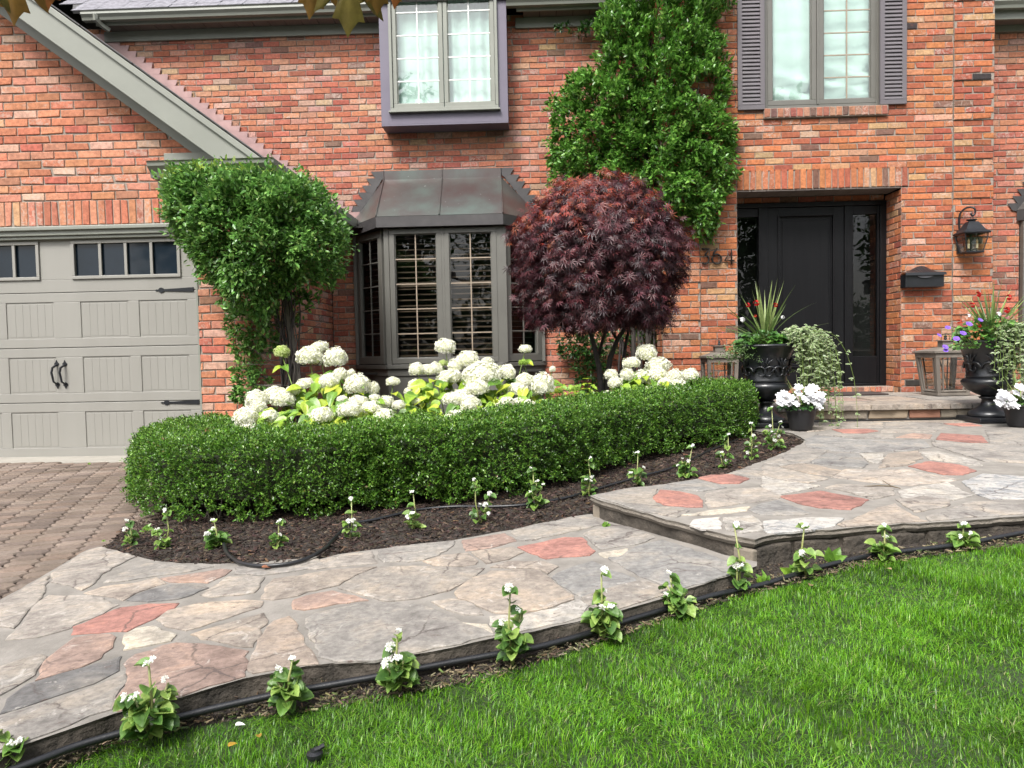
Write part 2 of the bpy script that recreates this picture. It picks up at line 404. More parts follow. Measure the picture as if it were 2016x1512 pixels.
# ---- main wall (upper and lower)
zs_ = MB()
BX0, BX1 = -2.28, .136          # bay contact
def mi(z, x1=1.52):
    a = -2.58 if z < 2.7 else max(RX(z)-.05, -6.0)
    if .8 < z < 2.75: return [(a, BX0+.04, 0), (BX1-.04, x1, 0)]
    if z > 3.95: return [(a, -1.75, 0), (-.5, x1, 0)]
    return [(a, x1, 0)]
brickwall(house, 'main_wall', (0, 9.45, 0), X_, NY, 0.0, 5.175, mi, PINKY, 300, seed=13)
# ---- entrance block
EY = 8.85; EX0, EX1 = 1.52, 5.36; DX0, DX1 = 2.41, 4.31; WX0, WX1 = 2.74, 4.10
WZ0 = PY(1610, 210, EY)[2]; DZT = PY(1610, 371, EY)[2]
def proudq(z, k0): return .014 if int((z-.3)/.075) % 6 != k0 else 0.0
def ei(z):
    q1 = .014 if int((z+.1)/.075) % 6 < 5 else 0.0
    L, Rr = [], []
    def span(a, b):
        out = []
        for (s0, s1, p) in ((EX0, 1.97, q1), (1.97, 4.90, 0), (4.90, EX1, q1)):
            s, e = max(a, s0), min(b, s1)
            if e-s > .03: out.append((s, e, p))
        return out
    if z < .46: return span(EX0, DX0)+span(DX1, EX1)
    if z < DZT: return span(EX0, DX0)+span(DX1, EX1)
    if z < DZT+.235: return span(EX0, DX0-.002)+span(DX1+.082, EX1)
    if z > WZ0-.02: return span(EX0, WX0)+span(WX1, EX1)
    return span(EX0, EX1)
ew = brickwall(house, 'entrance_wall', (0, EY, 0), X_, NY, .16, 6.01, ei, ORANGE, 300, [(DX0, DX1+.08, DZT, DZT+.235, .0715)], seed=24)
brickwall(house, 'entrance_side_wall', (EX0, 0, 0), (0, 1, 0), (-1, 0, 0), .01, 6.01, lambda z: [(EY, 9.45, 0)], ORANGE, 60, seed=15)
brickwall(house, 'doorway_jamb_wall', (DX1, 0, 0), (0, 1, 0), (-1, 0, 0), .37, DZT, lambda z: [(EY+.004, 9.26, 0)], ORANGE, 120, seed=16)
brickwall(house, 'doorway_left_wall', (DX0, 0, 0), (0, 1, 0), (1, 0, 0), .37, DZT, lambda z: [(EY+.004, 9.26, 0)], ORANGE, 0, seed=17)
brickwall(house, 'doorway_head_wall', (0, 9.25, 0), X_, NY, DZT-.082, DZT-.007, lambda z: [(DX0+.01, DX1-.01, 0)], ORANGE, 30, seed=18)
def ri(z): return [(EX1-.05, 6.05, 0), (8.5, 9.5, 0)] if .8 < z < 2.75 else [(EX1-.05, 9.5, 0)]
brickwall(house, 'right_wall', (0, 9.45, 0), X_, NY, .1, 5.05, ri, PINKY, 200, seed=19)
brickwall(house, 'window_jamb_wall', (WX1, 0, 0), (0, 1, 0), (-1, 0, 0), WZ0-.0, 6.0, lambda z: [(EY+.004, EY+.095, 0)], ORANGE, 30, ch=.075, bl=.2, seed=20)
# brick sill under the upper right window
sill = MB(); sill.box(WX0-.02, WX1+.04, EY-.035, EY+.1, WZ0-.125, WZ0-.012); so_ = sill.build('window_sill', MORTAR, house)
random.seed(3)
for i in range(19):
    a = WX0-.02+(WX1-WX0+.06)*i/19; V, F = brick_geo(X_, NY, Z_, (WX1-WX0+.06)/19-.009, .10); mb = MB(); tt = pick(PINKY); tt = (tt[0]*.75, tt[1]*.8, tt[2]*.85, tt[3]); mb.add(V, F, tt)
    me = mb.mesh('brick'); me.materials.append(BRICK); link('brick', me, so_, (a+(WX1-WX0+.06)/38, EY-.044, WZ0-.068))
# threshold course of rowlock bricks
ts = MB(); ts.box(DX0, DX1+.3, 9.02, 9.3, .36, .452); th_ = ts.build('door_threshold', MORTAR, house)
for i in range(27):
    a = DX0+.01+(DX1-DX0-.02)*i/27; V, F = brick_geo(X_, NY, Z_, (DX1-DX0)/27-.008, .062); mb = MB(); mb.add(V, F, pick(PINKY)); me = mb.mesh('brick'); me.materials.append(BRICK)
    link('brick', me, th_, (a+(DX1-DX0)/54, 9.011, .42))
# ---- garage door
GZ0, GZ1 = PY(300, 897, GY+.05)[2], 2.10; GX0, GX1 = -5.53, -3.085; gy = GY+.06
gd = MB(); gd.box(GX0, GX1, gy+.01, gy+.05, GZ0, GZ1+.02); gdo = gd.build('garage_door', DOORG, house)
sh = (GZ1-GZ0)/4
def frame_geo(mb, x0, x1, z0, z1, y, w, d, bev=.0):
    mb.box(x0, x1, y-d, y, z0, z0+w); mb.box(x0, x1, y-d, y, z1-w, z1); mb.box(x0, x0+w, y-d, y, z0+w, z1-w); mb.box(x1-w, x1, y-d, y, z0+w, z1-w)
cols = [(-5.44, -4.99), (-4.90, -4.45), (-4.195, -3.745), (-3.645, -3.195)]
for r in range(4):
    za, zb = GZ0+r*sh+.003, GZ0+(r+1)*sh-.003
    s = MB()
    if r < 3:
        pz0, pz1 = za+.085, zb-.085
        s.box(GX0, GX1, gy-.012, gy+.009, za, pz0); s.box(GX0, GX1, gy-.012, gy+.009, pz1, zb)
        xs = [GX0]+[v for c in cols for v in c]+[GX1]
        for a, b in zip(xs[::2], xs[1::2]): s.box(a, b, gy-.012, gy+.009, pz0, pz1)
        o = s.build('door_section', DOORG, gdo, bevel=.004)
        for (a, b) in cols:
            p = MB(); k = 6; wv = (b-a-.03)/k; s2 = MB(); s2.box(a+.001, b-.001, gy-.0042, gy+.008, pz0+.001, pz1-.001); s2.build('panel_ground', DOORG, gdo)
            for i in range(k): p.box(a+.015+i*wv+.0015, a+.015+(i+1)*wv-.0015, gy-.006, gy+.012, pz0+.014, pz1-.014)
            p.build('recessed_panel', DOORG, gdo, bevel=.003)
    else:
        wz0, wz1 = PY(250, 548, gy)[2], PY(250, 472, gy)[2]
        wins = [(-5.46, -4.42), (PY(143, 510, gy)[0], PY(357, 510, gy)[0])]
        wins[0] = (wins[0][0], PY(80, 510, gy)[0])
        s.box(GX0, GX1, gy-.012, gy+.009, za, wz0); s.box(GX0, GX1, gy-.012, gy+.009, wz1, zb+.02)
        for a, b in ((GX0, wins[0][0]), (wins[0][1], wins[1][0]), (wins[1][1], GX1)): s.box(a, b, gy-.012, gy+.009, wz0, wz1)
        s.build('door_section', DOORG, gdo, bevel=.003)
        for (a, b) in wins:
            f = MB(); frame_geo(f, a, b, wz0, wz1, gy-.006, .03, .022)
            k = 4; wv = (b-a-.06)/k
            for i in range(1, k): f.box(a+.03+i*wv-.014, a+.03+i*wv+.014, gy-.024, gy-.006, wz0+.03, wz1-.03)
            f.build('window_frame', DOORG, gdo, bevel=.004)
            for i in range(k):
                x = a+.03+i*wv; q = MB(); q.add([(x, gy+.004, wz0+.02), (x+wv, gy+.004, wz0+.02), (x+wv, gy+.004, wz1-.02), (x, gy+.004, wz1-.02)], [(0, 1, 2, 3)])
                q.build('pane', simple('blue_black_glass', (.010, .017, .026), (.007, .012, .018), 3, .05, .0, spec=.25), gdo)
hd = MB(); hd.box(GX0-.03, GX1+.05, GY-.02, gy+.03, 2.105, 2.192); hd.box(GX0-.03, GX1+.05, GY-.045, GY+.02, 2.15, 2.185); hd.box(GX0-.02, GX1+.04, GY+.0, gy+.02, 2.075, 2.104)
hd.build('garage_header_trim', TRIM, house, bevel=.006)
def strapq(px0, px1, py):
    a, b = PY(px0, py, gy), PY(px1, py, gy); y = gy-.016; L = b[0]-a[0]; z = (a[2]+b[2])/2
    m = MB(); pts = [(0, 0), (.012, .008), (.03, .006), (.045, .022), (.06, .024), (.075, .018), (.085, .009), (L, .021), (L, -.021), (.085, -.009), (.075, -.018), (.06, -.024), (.045, -.022), (.03, -.006), (.012, -.008)]
    m.poly([(a[0]+p, y-.004, z+q) for p, q in pts], NY, .006); o = m.build('strap_hinge', BLACKM, gdo)
for y in (571, 792): strapq(307 if y < 600 else 318, 383 if y < 600 else 394, y)
for px in (113, 129):
    h = MB(); p0 = PY(px, 708, gy); p1 = PY(px+2, 764, gy); x = p0[0]; y = gy-.02; L = p0[2]-p1[2]
    for zc, s in ((p0[2]-.035, 1), (p1[2]+.025, -1)):
        pts = [(0, .036*s), (.01, .012*s), (.024, -.004*s), (.018, -.02*s), (0, -.034*s), (-.018, -.02*s), (-.024, -.004*s), (-.01, .012*s)]
        h.poly([(x+a, y+.003, zc+b*.9) for a, b in pts], NY, .006)
    h.tube([(x, y, p0[2]-.05), (x-.012, y-.04, p0[2]-.075), (x-.02, y-.045, p0[2]-.12), (x-.006, y-.04, p1[2]+.06), (x, y-.0, p1[2]+.035)], [.011, .010, .010, .009, .008], 8)
    h.build('door_handle', BLACKM, gdo, smooth=False)
gs = MB(); gs.box(GX0, GX1, GY-.1, GY+.1, GZ0-.06, GZ0-.012); gs.build('door_seal', simple('dark_rubber', (.02,)*3), gdo)
jam = MB(); jam.box(GX1+.001, GX1+.018, GY-.0, gy+.04, GZ0, 2.1); jam.build('door_jamb', TRIM, house)
# ---- garage roof wing: slab, rake boards, soffit, return, gutter
sl = .75; e = unit(np.array([1, 0, -sl])); nr = np.array([e[2]*-1, 0, e[0]]); nr = np.array([.6, 0, .8])
E0 = np.array([-2.30, 0, 2.66]); T0 = E0-e*5.2
def along(t, dn, y): return E0-e*t+nr*dn+np.array([0, y, 0])
rf = MB(); rf.poly([along(0, -.03, 6.40), along(5.2, -.03, 6.40), along(5.2, -.03, 9.5), along(0, -.03, 9.5)], nr, .03); garoof = rf.build('garage_roof', SHINGD, house)
random.seed(5)
for i in range(37):
    s = MB(); t0 = i*.14; a = along(t0-.02+random.uniform(-.004, .004), .004, 6.355+random.uniform(-.008, .008))
    s.obox(a, -e, np.array([0, 1., 0]), nr, .15, 3.1, .009); s.build('shingle_course', SHINGD, garoof)
rk = MB()
rk.poly([along(-.02, -.035, 6.385), along(5.2, -.035, 6.385), along(5.2, -.245, 6.385), along(.18, -.245, 6.385)], NY, .028)
rk.build('rake_board', TRIM, house, bevel=.004)
rk = MB(); rk.poly([along(-.05, -.006, 6.36), along(5.2, -.006, 6.36), along(5.2, -.058, 6.36), along(.0, -.058, 6.36)], NY, .024); rk.build('rake_trim', TRIM, house, bevel=.004)
rk = MB(); rk.poly([along(.2, -.225, 6.415), along(5.2, -.225, 6.415), along(5.2, -.225, 6.69), along(.2, -.225, 6.69)], nr, .018); rk.build('rake_soffit', TRIM, house)
rk = MB(); rk.poly([along(.35, -.244, 6.668), along(5.2, -.244, 6.668), along(5.2, -.33, 6.668), along(.5, -.33, 6.668)], NY, .03); rk.build('rake_frieze', TRIM, house)
a = PY(286, 316, 6.32); zt = a[2]; x0 = a[0]
rt = MB(); prof = [(6.32, zt), (6.335, zt-.012), (6.34, zt-.04), (6.385, zt-.085), (6.40, zt-.13), (6.66, zt-.13), (6.66, zt)]
k = len(prof); vs = [(x0, y, z) for y, z in prof]+[(-2.2, y, z) for y, z in prof]
rt.add(vs, [tuple(range(k)), tuple(range(2*k-1, k-1, -1))]+[(i, i+k, (i+1) % k+k, (i+1) % k) for i in range(k)]); rt.build('cornice_return', TRIM, house, bevel=.003)
rt = MB(); rt.box(PY(310, 350, 6.5)[0], -2.45, 6.5, 6.69, zt-.215, zt-.131); rt.box(PY(322, 300, 6.6)[0], -2.5, 6.6, 6.69, zt+.001, zt+.135); rt.build('cornice_block', TRIM, house, bevel=.003)
def gutter(parent, name, xa, xb, yf, zt, h=.105, d=.12, mat=None):
    prof = [(yf, zt), (yf+.012, zt-.012), (yf+.008, zt-.04), (yf+.035, zt-h*.7), (yf+.045, zt-h), (yf+d, zt-h), (yf+d, zt), (yf+d-.004, zt), (yf+d-.004, zt-h+.005), (yf+.05, zt-h+.005), (yf+.018, zt-.04), (yf+.018, zt)]
    k = len(prof); vs = [(xa, y, z) for y, z in prof]+[(xb, y, z) for y, z in prof]; m = MB()
    m.add(vs, [tuple(range(k)), tuple(range(2*k-1, k-1, -1))]+[(i, i+k, (i+1) % k+k, (i+1) % k) for i in range(k)]); return m.build(name, mat or TRIM, parent)
sg = MB(); sg.box(-2.33, -2.19, 6.66, 9.42, zt-.13, zt-.002); sg.build('side_gutter', TRIM, house, bevel=.006)
sg = MB(); sg.box(-2.58, -2.33, 6.70, 9.42, zt-.11, zt-.09); sg.build('side_soffit', TRIM, house)
# step flashing
random.seed(8)
i = 0
z = 2.70
while z < 5.05:
    m = MB(); z2 = z+.075; y = 9.432-(i % 2)*.0015
    m.poly([(RX(z)-.06, y, z), (RX(z)+.15, y, z), (RX(z2)+.27+random.uniform(-.012, .012), y, z2), (RX(z2)-.06, y, z2)], NY, .003); m.build('step_flashing', COPPINK, house); z = z2; i += 1
# ---- main eave
YG = 9.08
zg1, zg0 = PY(450, 10, YG)[2], PY(450, 27, YG)[2]; zf0 = PY(450, 42, 9.21)[2]; zfr = PY(450, 75, 9.42)[2]
XL = PY(157, 30, YG)[0]
BXa, BXb = PY(750, 200, 9.15)[0], PY(1000, 200, 9.15)[0]; BZ0 = PY(880, 245, 9.15)[2]; BY = 9.15
for xa, xb in ((XL, BXa-.003), (BXb+.003, 1.49)):
    gutter(house, 'gutter', xa, xb, YG, zg1, zg1-zg0)
    m = MB(); m.box(xa+.12, xb, 9.208, 9.232, zf0, zg1-.01); m.build('fascia', TRIM, house, bevel=.003)
    sf = MB(); sf.box(xa+.2, xb, 9.236, 9.448, zf0+.032, zf0+.04); sfo = sf.build('eave_soffit', DARKROOM, house)
    x = xa+.2
    while x < xb-.02:
        x2 = min(x+.205, xb); p = MB(); p.box(x+.004, x2-.004, 9.234, 9.44, zf0+.016, zf0+.03); p.build('soffit_plank', SOFF, sfo); x = x2
    m = MB(); m.box(max(xa+.1, RX(zfr)+.0), xb, 9.415, 9.447, zfr, zf0+.014); m.build('frieze_board', TRIM, house, bevel=.003)
# main roof above with single shingles
sl2 = .70; d2 = unit(np.array([0, 1, sl2])); n2 = unit(np.array([0, -sl2, 1])); R0 = np.array([0, YG+.02, zg1+.004])
m = MB(); m.poly([R0+np.array([XL-.1, 0, 0]), R0+np.array([9.5, 0, 0]), R0+np.array([9.5, 0, 0])+d2*5, R0+np.array([XL-2.5, 0, 0])+d2*5], n2, .03)
mroof = m.build('main_roof', SHINGD, house)
shm = []
for q in range(8):
    m = MB(); wv = .29+.01*random.random(); m.obox((0, 0, 0), X_, d2, n2, wv, .17, .006+.004*random.random()); shm.append(m.mesh('shingle')); shm[-1].materials.append(SHING)
cnt = 0
for r in range(7):
    x = XL-.12-r*.12+(r % 3)*.1
    while x < -1.5:
        link('shingle', shm[random.randrange(8)], mroof, R0+np.array([x, 0, 0])+d2*(r*.14+random.uniform(-.004, .004))+n2*(.003+.001*(cnt % 2))); x += .305; cnt += 1
# downspout elbow
m = MB(); p = PY(190, 38, 9.12); m.tube([p+np.array([0, -.02, .05]), p+np.array([0, -.02, -.01]), p+np.array([.03, .05, -.05]), p+np.array([.09, .12, -.09])], .035, 4); m.build('downspout_elbow', TRIM, house, bevel=.004)
m = MB(); gx = EX1+.02; zr = PY(1960, 8, YG)[2]; gutter(house, 'gutter', gx, 9.5, YG, zr+.08, .11)
m.box(gx, 9.5, 9.2, 9.23, zr-.13, zr+.06); m.build('fascia', TRIM, house, bevel=.003); m = MB(); m.box(gx, 9.5, 9.232, 9.44, zr-.11, zr-.095); m.build('eave_soffit', SOFF, house)
m = MB(); m.box(gx, 9.5, 9.41, 9.447, PY(1960, 62, 9.41)[2], zr-.111); m.build('frieze_board', TRIM, house, bevel=.003)

# ---- window builder in any vertical frame
def casement(parent, O, u, n, L, Hh, cols, rows, fw=.05, depth=.05, mf=TRIMD, mm=WOODC, glass=GLASS, mw=.016, name='sash'):
    O, u, n = map(np.asarray, (O, u, n)); zv = np.array([0, 0, 1.]); u = unit(u.astype(float)); n = unit(n.astype(float))
    f = MB()
    for (a, b, c, d, dd) in ((0, L, 0, fw, depth), (0, L, Hh-fw, Hh, depth), (0, fw, fw, Hh-fw, depth), (L-fw, L, fw, Hh-fw, depth)):
        f.obox(O+u*a+zv*c-n*.02, u, zv, n, b-a, d-c, dd)
    t = .012
    for (a, b, c, d) in ((fw, L-fw, fw, fw+t), (fw, L-fw, Hh-fw-t, Hh-fw), (fw, fw+t, fw+t, Hh-fw-t), (L-fw-t, L-fw, fw+t, Hh-fw-t)):
        f.obox(O+u*a+zv*c-n*.02, u, zv, n, b-a, d-c, depth*.6)
    fo = f.build(name, mf, parent, bevel=.004)
    w, h = (L-2*fw)/cols, (Hh-2*fw)/rows
    pm = MB(); pm.add([u*0, u*w, u*w+zv*h, zv*h], [(0, 1, 2, 3)]); me = pm.mesh('pane'); me.materials.append(glass)
    tgt = fo if parent.parent is None else parent
    for i in range(cols):
        for j in range(rows): link('pane', me, tgt, O+u*(fw+i*w)+zv*(fw+j*h)+n*.0)
    for i in range(1, cols):
        m = MB(); m.obox(O+u*(fw+i*w-mw/2)+zv*fw-n*.004, u, zv, n, mw, Hh-2*fw, .014); m.build('muntin', mm, tgt)
    for j in range(1, rows):
        m = MB(); m.obox(O+u*fw+zv*(fw+j*h-mw/2)-n*.003, u, zv, n, L-2*fw, mw, .011); m.build('muntin', mm, tgt)
    return fo
def curtain(parent, x0, x1, z0, z1, y, amp=.02, k=9, fold=None):
    nx, nz = 60, 30; V = []; 
    for j in range(nz+1):
        for i in range(nx+1):
            s = i/nx; t = j/nz; zz = z0+(z1-z0)*t
            yy = y+amp*math.sin(s*k*6.28+math.sin(t*3)*.7)*(.6+.4*math.sin(s*23))
            if fold: yy += fold(s, t); 
            V.append((x0+(x1-x0)*s, yy, zz))
    F = [(j*(nx+1)+i, j*(nx+1)+i+1, (j+1)*(nx+1)+i+1, (j+1)*(nx+1)+i) for j in range(nz) for i in range(nx)]
    m = MB(); m.add(V, F); return m.build('curtain', CURT, parent, smooth=True)
# ---- purple framed projecting window
pw = MB(); PWX0, PWX1 = PY(768, 150, BY-.02)[0]-.005, PY(979, 150, BY-.02)[0]+.01; PWZ0 = PY(880, 216, BY-.02)[2]; ZT = 5.75
pw.box(BXa, PWX0+.02, BY, 9.449, BZ0+.02, ZT); pw.box(PWX1-.02, BXb, BY, 9.449, BZ0+.02, ZT); pw.box(PWX0+.02, PWX1-.02, BY, 9.2, BZ0+.02, PWZ0+.02)
pw.box(BXa, BXb, BY, 9.449, BZ0, BZ0+.019); pw.box(BXa, BXb, BY, 9.449, ZT, ZT+.1)
for s in (0,): pw.box(BXa+.085, BXa+.09, BY-.002, BY, BZ0+.0, BZ0+.12)
pwo = pw.build('projecting_window', PURPLE, house, bevel=.005)
f = MB(); frame_geo(f, PWX0, PWX1, PWZ0, ZT, BY-.001, .035, .035); f.box(PWX0-.02, PWX1+.02, BY-.055, BY-.001, PWZ0-.022, PWZ0-.001)
f.build('window_frame', TRIM, pwo, bevel=.004)
xm = (PWX0+PWX1)/2; 
for a, b in ((PWX0+.038, xm-.004), (xm+.004, PWX1-.038)):
    casement(pwo, (a, BY+.01, PWZ0+.038), X_, NY, b-a, ZT-PWZ0-.08, 2, 6, .05, .045, TRIM, WHITEM, GLASS, .015)
curtain(pwo, PWX0, PWX1, PWZ0+.02, ZT, BY+.11, .018, 8, lambda s, t: -.05*math.exp(-(t*22)**2)*1.0+(.012*math.sin(s*60+t*90) if t < .07 else 0))
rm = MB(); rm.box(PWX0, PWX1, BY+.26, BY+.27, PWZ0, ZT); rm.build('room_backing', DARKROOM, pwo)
# ---- upper right window with shutters
wy = EY+.075; RZT = 6.0
rw = MB(); rw.box(WX0-.0, WX0+.045, wy-.03, wy+.06, WZ0, RZT); rw.box(WX1-.06, WX1-.008, wy-.03, wy+.06, WZ0, RZT); rw.box(WX0+.045, WX1-.06, wy-.03, wy+.06, WZ0-.01, WZ0+.04); xm = PY(1608, 100, wy)[0]; rw.box(xm-.012, xm+.012, wy-.04, wy+.05, WZ0+.04, RZT)
rwo = rw.build('upper_window', TRIMD, house, bevel=.004)
casement(rwo, (WX0+.047, wy, WZ0+.042), X_, NY, xm-.014-WX0-.047, 1.9, 1, 1, .055, .05, TRIMD, WOODC, GLASS)
casement(rwo, (xm+.014, wy, WZ0+.042), X_, NY, WX1-.062-xm-.014, 1.9, 2, 7, .055, .05, TRIMD, WOODC, GLASS, .013)
def roman(s, t):
    q = (t*12) % 1.0; return -.05*math.exp(-((q-.1)/.09)**2)+(.045*math.sin(s*9+t*70) if t < .16+.08*s else 0)
curtain(rwo, WX0+.05, WX1-.06, WZ0+.10, RZT, wy+.10, .008, 5, roman)
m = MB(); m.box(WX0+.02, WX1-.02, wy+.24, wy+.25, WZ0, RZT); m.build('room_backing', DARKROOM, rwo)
for (pa, pb, pbot) in ((1453, 1506, 216), (1733, 1785, 205)):
    a, b = PY(pa, pbot, EY-.03), PY(pb, pbot, EY-.03); z0, x0, x1 = (a[2]+b[2])/2, a[0], b[0]; y = EY-.004
    m = MB(); frame_geo(m, x0, x1, z0, 6.0, y, .052, .032); m.box(x0+.052, x1-.052, y-.006, y, z0+.052, 5.95); so2 = m.build('shutter', SHUT, house, bevel=.003)
    sm = MB(); P = [np.array([0, 0, 0]), ]; L = x1-x0-.104
    sm.add([(0, -.022, 0), (L, -.022, 0), (L, -.022, .008), (0, -.022, .008), (0, -.004, .043), (L, -.004, .043), (0, 0, 0), (L, 0, 0), (0, 0, .043), (L, 0, .043)], [(0, 1, 2, 3), (3, 2, 5, 4), (0, 6, 7, 1), (4, 5, 9, 8), (0, 3, 4, 8, 6), (1, 7, 9, 5, 2)])
    me = sm.mesh('slat'); me.materials.append(SHUT); z = z0+.058
    while z < 5.9:
        link('slat', me, so2, (x0+.052, y-.006, z)); z += .0445
# ---- front door
DY = 9.26; FZ0, FZ1 = PY(1690, 759, DY)[2], DZT-.085
m = MB(); m.box(DX0, DX1, DY-.05, DY+.06, FZ1-.055, FZ1); m.box(DX1-.075, DX1, DY-.05, DY+.06, FZ0, FZ1-.055); m.box(DX0, DX0+.05, DY-.05, DY+.06, FZ0, FZ1-.055); m.box(DX0+.05, DX1-.075, DY-.05, DY+.06, FZ0-.0, FZ0+.03)
xs = [PY(p, 600, DY-.03)[0] for p in (1494, 1512, 1662, 1679)]
m.box(xs[0], xs[1]-.001, DY-.045, DY+.06, FZ0+.03, FZ1-.056); m.box(xs[2]+.001, xs[3], DY-.045, DY+.06, FZ0+.03, FZ1-.056)
m.box(DX1-.10, DX1-.076, DY-.03, DY+.05, FZ0+.03, FZ1-.056)
df = m.build('door_frame', BLACKP, house, bevel=.006)
m = MB(); a, b, c, d = xs[1]+.003, xs[2]-.003, FZ0+.033, FZ1-.06
pa, pb = a+.13, b-.13; pc, pd = FZ0+.25, FZ1-.16
m.box(a, pa, DY-.03, DY+.02, c, d); m.box(pb, b, DY-.03, DY+.02, c, d); m.box(pa, pb, DY-.03, DY+.02, c, pc); m.box(pa, pb, DY-.03, DY+.02, pd, d); m.box(pa, pb, DY-.01, DY+.02, pc, pd)
fd = m.build('front_door', BLACKP, house, bevel=.004)
m = MB(); frame_geo(m, pa-.012, pb+.012, pc-.012, pd+.012, DY-.0285, .02, .02); frame_geo(m, pa+.012, pb-.012, pc+.012, pd-.012, DY-.0105, .012, .012); m.box(pa+.05, pb-.05, DY-.02, DY-.0105, pc+.05, pd-.05); m.build('door_panel', BLACKP, fd, bevel=.005)
for (x0, x1, ps) in ((DX0+.052, xs[0]-.002, 0), (xs[3]+.002, DX1-.102, 1)):
    m = MB(); zt_ = FZ1-.16; zb_ = FZ0+.36
    m.box(x0, x1, DY-.025, DY+.03, FZ0+.032, zb_); o = m.build('sidelight', BLACKP, house, bevel=.004); m = MB(); m.box(x0, x1, DY-.025, DY+.03, zt_, FZ1-.058); m.build('top_rail', BLACKP, o, bevel=.004)
    q = MB(); q.add([(x0, DY, zb_), (x1, DY, zb_), (x1, DY, zt_), (x0, DY, zt_)], [(0, 1, 2, 3)]); q.build('pane', GLASSD, o)
m = MB(); m.box(DX0-.1, DX1+.1, DY+.5, DY+.51, .3, 3.0); m.build('hall_backing', DARKROOM, house)
m = MB(); m.box(DX0, DX1, EY+.01, DY-.05, DZT-.0, DZT+.012); ds = m.build('doorway_soffit', DARKROOM, house)
x = DX0
while x < DX1-.05:
    m = MB(); m.box(x+.003, min(x+.17, DX1), EY+.012, DY-.052, DZT-.014, DZT-.002); m.build('soffit_plank', SOFF, ds); x += .173
